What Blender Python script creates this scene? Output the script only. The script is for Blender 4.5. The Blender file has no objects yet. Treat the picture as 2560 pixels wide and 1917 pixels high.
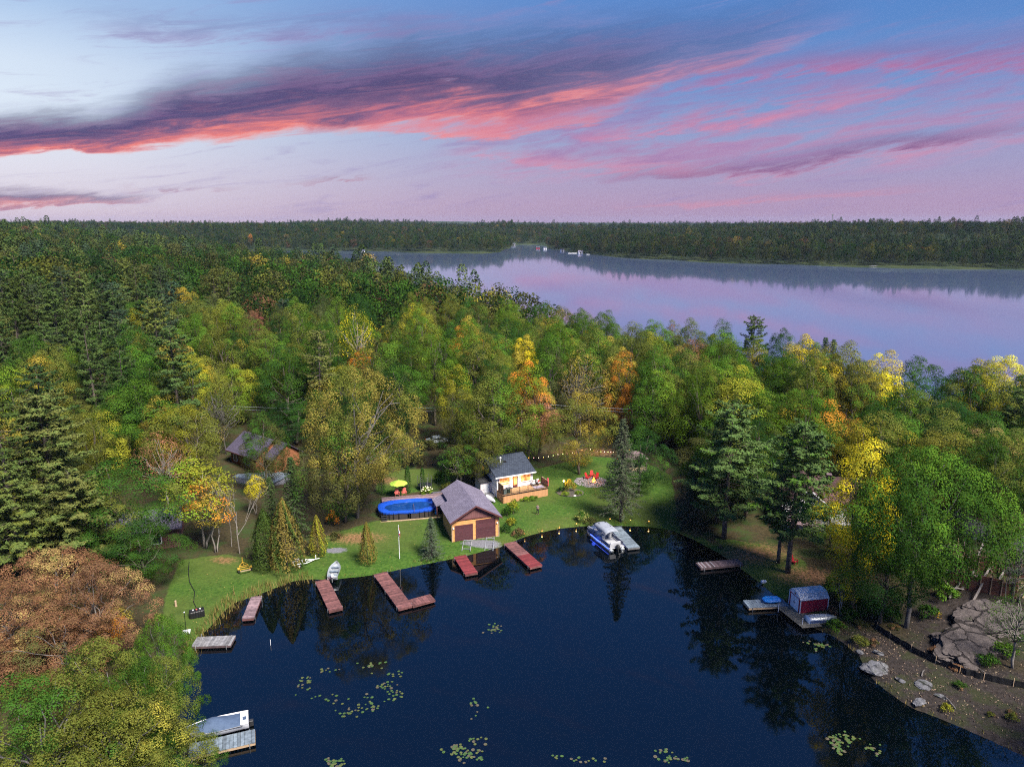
import bpy, bmesh, math, random
import numpy as np
from mathutils import Vector, Matrix
scene = bpy.context.scene
C = scene.collection

# ------------------------------------------------------------------ camera
cam_data = bpy.data.cameras.new('camera'); cam = bpy.data.objects.new('camera', cam_data); C.objects.link(cam)
cam_data.sensor_width = 36.0; cam_data.lens = 36.0*1774/2560
cam_data.clip_start = 0.5; cam_data.clip_end = 40000
cam.location = (0, 0, 47.0)
cam.rotation_euler = (math.radians(90)-math.atan((958.5-556)/1774), 0, 0)
scene.camera = cam

# ------------------------------------------------------------------ exposure and sampling
vs = scene.view_settings
vs.view_transform = 'Standard'; vs.look = 'None'; vs.gamma = 1.0; vs.exposure = 1.0; vs.use_curve_mapping = False
cy = scene.cycles
cy.max_bounces = 5; cy.diffuse_bounces = 2; cy.glossy_bounces = 3; cy.transmission_bounces = 4; cy.transparent_max_bounces = 6; cy.volume_bounces = 0
cy.caustics_reflective = False; cy.caustics_refractive = False
cy.use_denoising = False; cy.filter_width = 1.1
cy.sample_clamp_indirect = 4.0

# ------------------------------------------------------------------ small node language
def lin(c):
    return tuple(((v/255)/12.92 if v/255 <= 0.04045 else ((v/255+0.055)/1.055)**2.4) for v in c)
class NT:
    def __init__(s, tree): s.t = tree; s.n = tree.nodes; s.l = tree.links
    def node(s, typ, **kw):
        nd = s.n.new(typ)
        for k, v in kw.items(): setattr(nd, k, v)
        return nd
    def put(s, sock, v):
        if isinstance(v, bpy.types.NodeSocket): s.l.new(v, sock)
        elif v is not None: sock.default_value = v
    def m(s, op, a, b=None, c=None, clamp=False):
        nd = s.node('ShaderNodeMath', operation=op, use_clamp=clamp)
        for i, v in enumerate((a, b, c)):
            if v is not None: s.put(nd.inputs[i], v)
        return nd.outputs[0]
    def mix(s, f, a, b, blend='MIX'):
        nd = s.node('ShaderNodeMix', data_type='RGBA', blend_type=blend)
        s.put(nd.inputs[0], f)
        for i, v in ((6, a), (7, b)):
            if not isinstance(v, bpy.types.NodeSocket): v = tuple(v)[:3]+(1,)
            s.put(nd.inputs[i], v)
        return nd.outputs[2]
    def ramp(s, f, pts, interp='LINEAR'):
        nd = s.node('ShaderNodeValToRGB'); cr = nd.color_ramp; cr.interpolation = interp
        while len(cr.elements) < len(pts): cr.elements.new(0.5)
        for e, (p, c) in zip(cr.elements, pts):
            e.position = p; e.color = tuple(c)[:3]+(1,) if not isinstance(c, (int, float)) else (c, c, c, 1)
        s.put(nd.inputs[0], f)
        return nd.outputs[0]
    def sep(s, v):
        nd = s.node('ShaderNodeSeparateXYZ'); s.put(nd.inputs[0], v); return nd.outputs
    def comb(s, x, y, z):
        nd = s.node('ShaderNodeCombineXYZ')
        for i, v in enumerate((x, y, z)): s.put(nd.inputs[i], v)
        return nd.outputs[0]
    def noise(s, vec, scale, detail=4, rough=0.55, dist=0.0, dim='3D'):
        nd = s.node('ShaderNodeTexNoise', noise_dimensions=dim)
        if vec is not None: s.put(nd.inputs['Vector'], vec)
        nd.inputs['Scale'].default_value = scale; nd.inputs['Detail'].default_value = detail
        nd.inputs['Roughness'].default_value = rough; nd.inputs['Distortion'].default_value = dist
        return nd.outputs[0]
    def sstep(s, a, b, x):
        nd = s.node('ShaderNodeMapRange', interpolation_type='SMOOTHSTEP')
        s.put(nd.inputs[0], x); s.put(nd.inputs[1], a); s.put(nd.inputs[2], b)
        nd.inputs[3].default_value = 0; nd.inputs[4].default_value = 1
        return nd.outputs[0]

# ------------------------------------------------------------------ dusk sky: clear gradient plus streaks of lit cirrus
def build_world():
    w = bpy.data.worlds.new('World'); scene.world = w; w.use_nodes = True
    t = NT(w.node_tree); t.n.clear()
    out = t.node('ShaderNodeOutputWorld'); bg = t.node('ShaderNodeBackground'); t.l.new(bg.outputs[0], out.inputs[0])
    tc = t.node('ShaderNodeTexCoord')
    x, y, z = t.sep(tc.outputs['Generated'])[:3]
    az = t.m('MULTIPLY', t.m('ARCTAN2', x, y), 180/math.pi)
    el = t.m('MULTIPLY', t.m('ARCSINE', z), 180/math.pi)
    ela = t.m('ABSOLUTE', el)
    e90 = t.m('DIVIDE', ela, 90, clamp=True)
    def er(pts): return [(e/90, lin(c)) for e, c in pts]
    glow = t.ramp(e90, er([(0, (226, 196, 206)), (1.2, (224, 212, 224)), (3.5, (228, 226, 238)), (6.5, (226, 238, 250)), (10, (214, 230, 248)), (13.5, (172, 202, 238)), (19, (112, 162, 224)), (32, (22, 116, 214)), (90, (4, 76, 176))]))
    cool = t.ramp(e90, er([(0, (176, 138, 170)), (1.5, (178, 148, 184)), (3.5, (164, 154, 194)), (6, (142, 154, 202)), (9, (108, 146, 206)), (13, (78, 132, 202)), (18, (62, 126, 204)), (32, (16, 112, 214)), (90, (4, 76, 176))]))
    d = t.m('DIVIDE', t.m('ADD', az, 39), 27)
    wl = t.m('POWER', 2.718, t.m('MULTIPLY', t.m('MULTIPLY', d, d), -1.0))
    sky = t.mix(wl, cool, glow)
    warp = t.noise(t.comb(t.m('MULTIPLY', az, 0.06), t.m('MULTIPLY', el, 0.16), 0.0), 1.0, 4, 0.55)
    warp = t.m('SUBTRACT', warp, 0.5)
    fine = t.noise(t.comb(t.m('MULTIPLY', az, 0.11), t.m('MULTIPLY', t.m('SUBTRACT', el, t.m('MULTIPLY', az, 0.15)), 1.05), t.m('MULTIPLY', warp, 2.2)), 1.0, 7, 0.66, 0.9)
    fine2 = t.noise(t.comb(t.m('MULTIPLY', az, 0.4), t.m('MULTIPLY', t.m('SUBTRACT', el, t.m('MULTIPLY', az, 0.18)), 2.0), 3.7), 1.0, 4, 0.6, 0.6)
    u = t.m('DIVIDE', t.m('ADD', az, 60), 120, clamp=True)
    def streak(sky, pts, cols, wamp=2.0, thr=0.30, soft=0.35, edge=0.25, mixn=0.5, top=None):
        """pts: (azimuth, lower edge, upper edge, strength); cols: colour ramp from lower to upper edge"""
        r = t.ramp(u, [((a+60)/120, (lo/30, hi/30, s)) for a, lo, hi, s in pts], 'EASE')
        lo, hi, amp = t.sep(r)[:3]
        ee = t.m('DIVIDE', t.m('ADD', el, t.m('MULTIPLY', warp, wamp)), 30)
        ee = t.m('ADD', ee, t.m('ADD', t.m('MULTIPLY', t.m('SUBTRACT', fine2, 0.5), 0.03), t.m('MULTIPLY', t.m('SUBTRACT', fine, 0.5), 0.05)))
        tt = t.m('DIVIDE', t.m('SUBTRACT', ee, lo), t.m('MAXIMUM', t.m('SUBTRACT', hi, lo), 0.003))
        win = t.m('MULTIPLY', t.sstep(0.0, edge*0.5, tt), t.m('SUBTRACT', 1.0, t.sstep(top if top else 1-edge*2, 1.0, tt)))
        nz = t.m('ADD', t.m('MULTIPLY', fine, 1-mixn), t.m('MULTIPLY', fine2, mixn))
        cov = t.sstep(thr, thr+soft, nz)
        f = t.m('MULTIPLY', t.m('MULTIPLY', win, cov), amp, clamp=True)
        tcol = t.m('ADD', tt, t.m('MULTIPLY', t.m('SUBTRACT', fine, 0.5), 0.62), clamp=True)
        return t.mix(f, sky, t.ramp(tcol, [(p, lin(c)) for p, c in cols]))
    # faint lilac veils over the whole dome
    cov = t.m('MULTIPLY', t.sstep(0.50, 0.80, fine), t.m('SUBTRACT', 1.0, t.sstep(20.0, 60.0, el)))
    sky = t.mix(t.m('MULTIPLY', cov, 0.55), sky, lin((150, 132, 186)))
    veil = t.m('MULTIPLY', t.sstep(0.56, 0.85, fine2), t.sstep(16.0, 26.0, el))
    sky = t.mix(t.m('MULTIPLY', veil, 0.25), sky, lin((84, 130, 196)))
    # high mauve wisp
    sky = streak(sky, [(-32, 11.5, 14.5, 0.0), (-24, 11.6, 14.6, 0.55), (-10, 12.6, 16.0, 0.7), (0, 13.4, 16.4, 0.25), (12, 13.5, 16.5, 0.0)],
                 [(0, (168, 138, 190)), (0.5, (112, 112, 170)), (1, (110, 130, 195))], 1.5, 0.30, 0.3, 0.45)
    # pink and lilac fields on the cool side
    sky = streak(sky, [(-8, 3.0, 10.0, 0.0), (2, 2.4, 11.5, 0.85), (14, 2.4, 13.0, 0.9), (26, 3.0, 14.0, 0.85), (40, 4.0, 15.0, 0.6), (58, 6, 15, 0.0)], [(0, (206, 156, 190)), (0.3, (190, 136, 178)), (0.55, (150, 128, 184)), (1, (118, 134, 196))], 2.6, 0.38, 0.24, 0.3, 0.25, 0.5)
    P = [(0, (224, 150, 178)), (0.35, (206, 136, 170)), (0.6, (150, 122, 176)), (1, (112, 124, 188))]
    sky = streak(sky, [(-6, 4.6, 6.6, 0.0), (-2, 4.4, 6.8, 0.9), (8, 3.2, 6.4, 0.95), (18, 2.8, 6.0, 0.85), (26, 3.8, 6.2, 0.5), (34, 5, 7, 0.0)], P, 2.2, 0.32, 0.36, 0.4)
    sky = streak(sky, [(2, 6.2, 8.0, 0.0), (8, 6.0, 8.6, 0.8), (16, 6.2, 9.4, 0.85), (24, 7.2, 10.8, 0.6), (30, 9.0, 11, 0.2), (40, 11, 13, 0.0)],
                 [(0, (232, 140, 168)), (0.4, (212, 130, 164)), (0.75, (150, 122, 180)), (1, (108, 126, 194))], 2.8, 0.36, 0.32, 0.4)
    sky = streak(sky, [(8, 8.6, 10.2, 0.0), (16, 9.2, 11.6, 0.75), (24, 9.8, 12.2, 0.8), (36, 9.0, 12.5, 0.85), (44, 10, 13.5, 0.7), (56, 11, 14, 0.0)],
                 [(0, (200, 112, 160)), (0.4, (168, 108, 160)), (0.8, (110, 106, 166)), (1, (90, 120, 190))], 2.0, 0.30, 0.3, 0.4)
    sky = streak(sky, [(4, 2.6, 4.2, 0.0), (12, 2.8, 4.6, 0.6), (20, 3.2, 5.6, 0.95), (28, 4.6, 6.4, 0.85), (36, 5.4, 7.0, 0.3), (46, 6, 8, 0.0)],
                 [(0, (166, 106, 152)), (0.4, (112, 86, 142)), (1, (108, 104, 166))], 1.8, 0.26, 0.36, 0.4)
    sky = streak(sky, [(6, 0.8, 1.5, 0.0), (14, 1.0, 1.9, 0.7), (24, 1.8, 2.6, 0.5), (32, 2.0, 3.0, 0.0)], [(0, (222, 136, 156)), (1, (178, 140, 178))], 0.8, 0.2, 0.3, 0.5)
    # the main band: glowing underside on the bright side, slate top
    M = [(0, (250, 150, 132)), (0.08, (240, 122, 116)), (0.17, (186, 106, 128)), (0.27, (126, 92, 132)), (0.40, (84, 76, 124)), (0.52, (116, 88, 136)), (0.66, (74, 76, 126)), (0.82, (92, 98, 152)), (1, (128, 142, 200))]
    sky = streak(sky, [(-60, 2.6, 7.4, 0.95), (-38, 3.4, 7.4, 1.0), (-30, 4.3, 8.0, 1.0), (-22, 5.4, 11.4, 1.0), (-14, 6.2, 14.0, 1.0), (-7, 7.0, 15.2, 1.0), (-1, 7.0, 15.6, 0.95), (6, 8.2, 15.8, 0.8), (14, 10.0, 16.0, 0.45), (26, 13, 17, 0.0)],
                 M, 1.6, 0.10, 0.34, 0.24, 0.40, 0.38)
    sky = streak(sky, [(-13, 6.6, 8.6, 0.0), (-9, 6.4, 9.2, 0.65), (-5, 5.9, 9.4, 0.85), (-1, 6.0, 9.4, 0.8), (5, 7.0, 9.6, 0.6), (11, 8.4, 10.2, 0.0)],
                 [(0, (250, 142, 140)), (0.35, (232, 122, 134)), (0.7, (186, 108, 146)), (1, (120, 96, 150))], 1.4, 0.26, 0.34, 0.3)
    # low dark cloud on the bright horizon
    sky = streak(sky, [(-60, 0.6, 3.0, 0.95), (-40, 0.7, 2.7, 0.95), (-33, 0.9, 2.5, 0.9), (-29, 1.3, 2.3, 0.7), (-25, 1.6, 2.2, 0.0)],
                 [(0, (238, 146, 140)), (0.2, (190, 124, 142)), (0.5, (120, 98, 136)), (1, (150, 134, 166))], 0.7, 0.18, 0.26, 0.3)
    sky = streak(sky, [(-29, 2.1, 2.7, 0.0), (-25, 2.1, 2.7, 0.5), (-20, 2.2, 2.8, 0.1), (-17, 2.6, 3.3, 0.1), (-13, 3.0, 3.8, 0.6), (-10, 3.3, 3.9, 0.0)],
                 [(0, (190, 130, 150)), (1, (140, 116, 152))], 0.5, 0.42, 0.16, 0.3, 0.9)
    hs = t.node('ShaderNodeHueSaturation'); hs.inputs['Saturation'].default_value = 0.94; t.l.new(sky, hs.inputs['Color'])
    t.l.new(hs.outputs[0], bg.inputs[0]); bg.inputs[1].default_value = SKY_STRENGTH
    w.cycles.sampling_method = 'MANUAL'; w.cycles.sample_map_resolution = 512
SKY_STRENGTH = 0.50
build_world()

# ------------------------------------------------------------------ the last soft sunlight, from behind the viewer
sun_d = bpy.data.lights.new('sun', 'SUN'); sun = bpy.data.objects.new('sun', sun_d); C.objects.link(sun)
sun_d.energy = 5.0; sun_d.angle = math.radians(20); sun_d.color = (1.0, 0.93, 0.82)
sun.rotation_euler = (math.radians(38), 0, math.radians(43))

# ------------------------------------------------------------------ terrain shape
BAY = [(-28.23, 50.47), (-29.75, 53.75), (-32.6, 58.7), (-34.19, 63.38), (-35.06, 66.65), (-35.79, 70.21), (-36.66, 73.96), (-36.12, 75.8), (-35.93, 78.61), (-35.3, 81.72), (-33.09, 83.4), (-31.57, 85.05), (-29.82, 87.07), (-27.08, 87.84), (-24.31, 87.62), (-19.15, 88.85), (-12.95, 91.75), (-7.49, 94.2), (-1.78, 97.44), (1.22, 100.45), (3.72, 102.17), (6.92, 103.79), (9.5, 104.54), (13.39, 105.3), (17.8, 105.0), (21.88, 104.69), (25.07, 103.34), (27.69, 100.03), (30.3, 95.35), (31.87, 91.04), (33.24, 86.86), (33.98, 83.71), (34.28, 81.04), (34.6, 77.98), (35.96, 75.97), (37.68, 73.96), (38.75, 70.36), (38.04, 66.65), (38.83, 63.7), (39.76, 61.67), (41.4, 60.38), (42.87, 58.97), (44.69, 57.09), (46.31, 55.15), (48.57, 51.56), (70, -40), (-60, -40), (-55, 20)]
def poly_signed(px, py, poly):
    """signed distance to a closed polygon, positive outside"""
    P = np.asarray(poly, float); Q = np.roll(P, -1, axis=0)
    px = np.asarray(px, float); py = np.asarray(py, float)
    best = np.full(px.shape, 1e18); inside = np.zeros(px.shape, bool)
    for (ax, ay), (bx, by) in zip(P, Q):
        ex, ey = bx-ax, by-ay
        t = np.clip(((px-ax)*ex+(py-ay)*ey)/(ex*ex+ey*ey+1e-9), 0, 1)
        best = np.minimum(best, (px-ax-t*ex)**2+(py-ay-t*ey)**2)
        if by != ay:
            c = ((ay > py) != (by > py)) & (px < ex*(py-ay)/(by-ay)+ax)
            inside ^= c
    d = np.sqrt(best)
    return np.where(inside, -d, d)
def sst(a, b, x):
    t = np.clip((x-a)/(b-a), 0, 1); return t*t*(3-2*t)
LAKE = [(300,62),(180,100),(130,124),(97,144),(72,164),(47,192),(27,227),(10,272),(-10,327),(-50,412),(-110,522),(-190,650),(-300,820),(-420,1000),
        (-640,1180),(-420,1272),(-300,1215),(-160,1165),(-29,1145),(-16,1180),(-6,1300),(8,1580),(56,1580),(68,1360),(84,1210),(110,1100),(154,975),(213,903),(272,833),(382,780),(525,727),(640,690),(1100,600),(1800,500),(1800,-300),(600,-100)]
def wdist(x, y):
    return np.minimum(poly_signed(x, y, BAY), poly_signed(x, y, LAKE))
def zt(x, y):
    x = np.asarray(x, float); y = np.asarray(y, float)
    d = wdist(x, y)
    dl = np.maximum(d, 0)
    z = 0.38*(1-np.exp(-dl/0.5)) + 0.05*np.minimum(dl, 60) + 20*sst(40, 330, dl)*(0.75+0.25*np.sin(x*0.004+1)*np.cos(y*0.0031))
    z = z + 9*sst(0, 1, (-x-150)/400)*sst(300, 700, y)*sst(20, 200, dl)
    z = z + 0.10*np.sin(x*0.35+0.4*y)*np.cos(y*0.27-0.2*x)*sst(3, 12, dl)
    z = z + 8*(0.75+0.35*np.sin(x*0.011+0.6)+0.25*np.sin(x*0.027+y*0.004))*sst(4, 80, dl)*sst(450, 650, y)*sst(-200, 0, x+0.35*(y-700))
    # excavated building site and rocky bank beyond the right-hand shore
    z = z + 1.6*np.exp(-(((x-62)/11)**2+((y-83)/8)**2))*sst(2, 10, dl)
    z = np.where(d < 0, np.maximum(-3, 0.35*d), z)
    return z

def zg(x, y): return float(zt(np.array([x]), np.array([y]))[0])

# ------------------------------------------------------------------ object helpers
def tag(o, label=None, cat=None, group=None, kind=None):
    if label: o['label'] = label
    if cat: o['category'] = cat
    if group: o['group'] = group
    if kind: o['kind'] = kind
    return o
def thing(name, label, cat, loc=(0, 0, 0), rotz=0.0, group=None, scale=1.0):
    o = bpy.data.objects.new(name, None); C.objects.link(o)
    o.empty_display_size = 0.3
    o.location = loc; o.rotation_euler = (0, 0, rotz); o.scale = (scale,)*3
    return tag(o, label, cat, group)
def link_mesh(name, me, parent=None, loc=(0, 0, 0), rot=(0, 0, 0), scale=(1, 1, 1)):
    o = bpy.data.objects.new(name, me); C.objects.link(o)
    o.location = loc; o.rotation_euler = rot; o.scale = scale
    if parent: o.parent = parent
    return o
def np_mesh(name, verts, faces, mat=None, smooth=False, attrs=None):
    """verts (N,3) array, faces (M,k) array with one k"""
    me = bpy.data.meshes.new(name)
    verts = np.asarray(verts, np.float32); faces = np.asarray(faces, np.int32)
    k = faces.shape[1]
    me.vertices.add(len(verts)); me.vertices.foreach_set('co', verts.ravel())
    me.loops.add(faces.size); me.loops.foreach_set('vertex_index', faces.ravel())
    me.polygons.add(len(faces)); me.polygons.foreach_set('loop_start', np.arange(0, faces.size, k, dtype=np.int32))
    me.polygons.foreach_set('loop_total', np.full(len(faces), k, np.int32))
    if attrs:
        for nme, (typ, dom, data) in attrs.items():
            a = me.attributes.new(nme, typ, dom)
            a.data.foreach_set('value' if typ == 'FLOAT' else 'color', np.asarray(data, np.float32).ravel())
    me.update(calc_edges=True); me.validate()
    if smooth: me.polygons.foreach_set('use_smooth', np.ones(len(faces), bool))
    if mat: me.materials.append(mat)
    return me
class MB:
    """collects simple shapes into one mesh"""
    def __init__(s): s.v = []; s.f = []
    def add(s, vs, fs):
        b = len(s.v); s.v += [tuple(p) for p in vs]; s.f += [tuple(i+b for i in f) for f in fs]; return s
    def box(s, c, d, rz=0.0, rx=0.0, ry=0.0):
        M = Matrix.Rotation(rz, 3, 'Z') @ Matrix.Rotation(ry, 3, 'Y') @ Matrix.Rotation(rx, 3, 'X')
        vs = [Vector(c)+M @ Vector((sx*d[0]/2, sy*d[1]/2, sz*d[2]/2)) for sz in (-1, 1) for sx, sy in ((-1, -1), (1, -1), (1, 1), (-1, 1))]
        return s.add(vs, [(3, 2, 1, 0), (4, 5, 6, 7), (0, 1, 5, 4), (1, 2, 6, 5), (2, 3, 7, 6), (3, 0, 4, 7)])
    def beam(s, a, b, w, h=None):
        a, b = Vector(a), Vector(b); h = h or w; d = (b-a)
        L = d.length; d = d.normalized()
        up = Vector((0, 0, 1)) if abs(d.z) < 0.95 else Vector((0, 1, 0))
        r = d.cross(up).normalized(); u = r.cross(d)
        vs = [p+r*sx*w/2+u*sy*h/2 for p in (a, b) for sx, sy in ((-1, -1), (1, -1), (1, 1), (-1, 1))]
        return s.add(vs, [(3, 2, 1, 0), (4, 5, 6, 7), (0, 1, 5, 4), (1, 2, 6, 5), (2, 3, 7, 6), (3, 0, 4, 7)])
    def tube(s, path, rad, n=8, cap=True):
        path = [Vector(p) for p in path]
        if not isinstance(rad, (list, tuple)): rad = [rad]*len(path)
        b = len(s.v); vs = []
        prev = None
        for i, p in enumerate(path):
            d = (path[min(i+1, len(path)-1)]-path[max(i-1, 0)]).normalized()
            if prev is None:
                r = d.cross(Vector((0.31, 0.17, 0.93)) if abs(d.z) < 0.9 else Vector((0, 1, 0.1))).normalized()
            else:
                r = (prev-d*prev.dot(d)).normalized()
            prev = r; q = d.cross(r)
            for k in range(n):
                a = 2*math.pi*k/n; vs.append(p+(r*math.cos(a)+q*math.sin(a))*rad[i])
        fs = []
        for i in range(len(path)-1):
            for k in range(n):
                k2 = (k+1) % n
                fs.append((i*n+k, i*n+k2, (i+1)*n+k2, (i+1)*n+k))
        if cap:
            fs.append(tuple(range(n-1, -1, -1))); fs.append(tuple((len(path)-1)*n+k for k in range(n)))
        return s.add(vs, fs)
    def lathe(s, prof, c=(0, 0, 0), n=16, sx=1.0, sy=1.0):
        vs = []
        for r, z in prof:
            for k in range(n):
                a = 2*math.pi*k/n; vs.append((c[0]+r*math.cos(a)*sx, c[1]+r*math.sin(a)*sy, c[2]+z))
        fs = [(i*n+k, i*n+(k+1) % n, (i+1)*n+(k+1) % n, (i+1)*n+k) for i in range(len(prof)-1) for k in range(n)]
        fs.append(tuple(range(n-1, -1, -1))); fs.append(tuple((len(prof)-1)*n+k for k in range(n)))
        return s.add(vs, fs)
    def prism(s, poly, y0, y1, axis='y'):
        """extrude a polygon given in the plane across an axis"""
        n = len(poly)
        if axis == 'y': vs = [(a, y0, b) for a, b in poly]+[(a, y1, b) for a, b in poly]
        elif axis == 'x': vs = [(y0, a, b) for a, b in poly]+[(y1, a, b) for a, b in poly]
        else: vs = [(a, b, y0) for a, b in poly]+[(a, b, y1) for a, b in poly]
        fs = [tuple(range(n)), tuple(range(2*n-1, n-1, -1))]+[(i, n+i, n+(i+1) % n, (i+1) % n) for i in range(n)]
        return s.add(vs, fs)
    def mesh(s, name, mat=None, smooth=False, bevel=0.0):
        me = bpy.data.meshes.new(name); me.from_pydata([tuple(v) for v in s.v], [], s.f)
        bm = bmesh.new(); bm.from_mesh(me); bmesh.ops.recalc_face_normals(bm, faces=bm.faces)
        if bevel: bmesh.ops.bevel(bm, geom=list(bm.edges), offset=bevel, segments=1, affect='EDGES', clamp_overlap=True)
        bm.to_mesh(me); bm.free()
        if smooth: me.polygons.foreach_set('use_smooth', np.ones(len(me.polygons), bool))
        if mat: me.materials.append(mat)
        return me
    def build(s, name, mat, parent=None, smooth=False, bevel=0.0, **kw):
        return link_mesh(name, s.mesh(name, mat, smooth, bevel), parent, **kw)

# ------------------------------------------------------------------ materials
def new_mat(name):
    m = bpy.data.materials.new(name); m.use_nodes = True; t = NT(m.node_tree)
    return m, t, t.n['Principled BSDF']
def pm(name, c1, c2=None, scale=3.0, rough=0.7, bump=0.0, bscale=None, metal=0.0, stretch=(1, 1, 1), spec=0.3, detail=5, var=0.22):
    """painted, wooden, metal ... surface: two tones broken up by noise, with fine relief"""
    m, t, b = new_mat(name)
    b.inputs['Roughness'].default_value = rough; b.inputs['Metallic'].default_value = metal
    b.inputs['Specular IOR Level'].default_value = spec
    tc = t.node('ShaderNodeTexCoord'); mp = t.node('ShaderNodeMapping'); t.l.new(tc.outputs['Object'], mp.inputs[0]); mp.inputs['Scale'].default_value = stretch
    if c2 is None: c2 = tuple(v*0.72 for v in c1)
    n = t.noise(mp.outputs[0], scale, detail, 0.6)
    oi = t.node('ShaderNodeObjectInfo')
    f = t.sstep(0.32, 0.68, n)
    col = t.mix(f, c1, c2)
    hv = t.node('ShaderNodeHueSaturation'); t.l.new(col, hv.inputs['Color'])
    t.put(hv.inputs['Value'], t.m('ADD', t.m('MULTIPLY', oi.outputs['Random'], var), 1.0-var/2))
    t.l.new(hv.outputs[0], b.inputs['Base Color'])
    if bump:
        bn = t.node('ShaderNodeBump'); bn.inputs['Strength'].default_value = 1.0; bn.inputs['Distance'].default_value = bump
        t.l.new(t.noise(mp.outputs[0], bscale or scale*4, 4, 0.6), bn.inputs['Height']); t.l.new(bn.outputs[0], b.inputs['Normal'])
    return m
def emat(name, col, strength):
    m, t, b = new_mat(name)
    b.inputs['Base Color'].default_value = tuple(col)+(1,); b.inputs['Emission Color'].default_value = tuple(col)+(1,); b.inputs['Emission Strength'].default_value = strength
    return m

# ------------------------------------------------------------------ ground
def axis_steps(lo, f0, f1, hi, fine, grow=1.16):
    a = list(np.arange(f0, f1, fine)); s = fine; v = f1
    while v < hi: a.append(v); s = min(s*grow, 400); v += s
    a.append(hi); s = fine; v = f0-fine
    while v > lo: a.insert(0, v); s = min(s*grow, 400); v -= s
    a.insert(0, lo); return np.array(a)
LAWN = [[(-35.06, 66.64), (-37.13, 72.8), (-41.05, 74.82), (-43.92, 81.88), (-46.36, 91.17), (-40.95, 93.03), (-35.98, 91.77), (-28.07, 93.7), (-28.04, 99.23), (-20.86, 104.59), (-10.91, 106.31), (-10.15, 112.74), (-5.53, 115.42), (-4.1, 125.18), (5.31, 127.79), (15.87, 134.05), (25.03, 132.01), (29.49, 123.77), (26.08, 102.34), (29.08, 99.64), (33.2, 90.08), (32.85, 85.67), (27.72, 86.32), (11.23, 82.21), (-26.77, 73.31)],
        [(-24.18, 121.09), (-20.89, 125.49), (-14.66, 126.54), (-12.46, 123.08), (-11.32, 118.4), (-19.18, 114.27), (-23.45, 115.2)],
        [(30.41, 100.09), (36.59, 96.85), (40.97, 91.62), (39.81, 86.05), (34.56, 81.83), (33.11, 86.46), (31.57, 93.82)]]
LITTER = [((-23.07, 98.55), 6.5, 2.8), ((34.47, 93.97), 9, 5), ((39.2, 87.18), 6, 4.5), ((-40.32, 91.41), 3, 1.6), ((-22.96, 120.28), 4, 3), ((16.1, 136.17), 14, 3)]
DIRT = [((42.63, 68.6), 10, 5.0), ((46.52, 63.72), 11, 4.6), ((55.59, 73.98), 12, 8), ((39.45, 71.91), 5, 3), ((47.89, 57.51), 12, 7)]
GRAVEL = [((-4.46, 97.72), 3.6, 1.4), ((-25.5, 94.92), 2.0, 1.0), ((-44.33, 119.88), 6, 3)]
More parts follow.
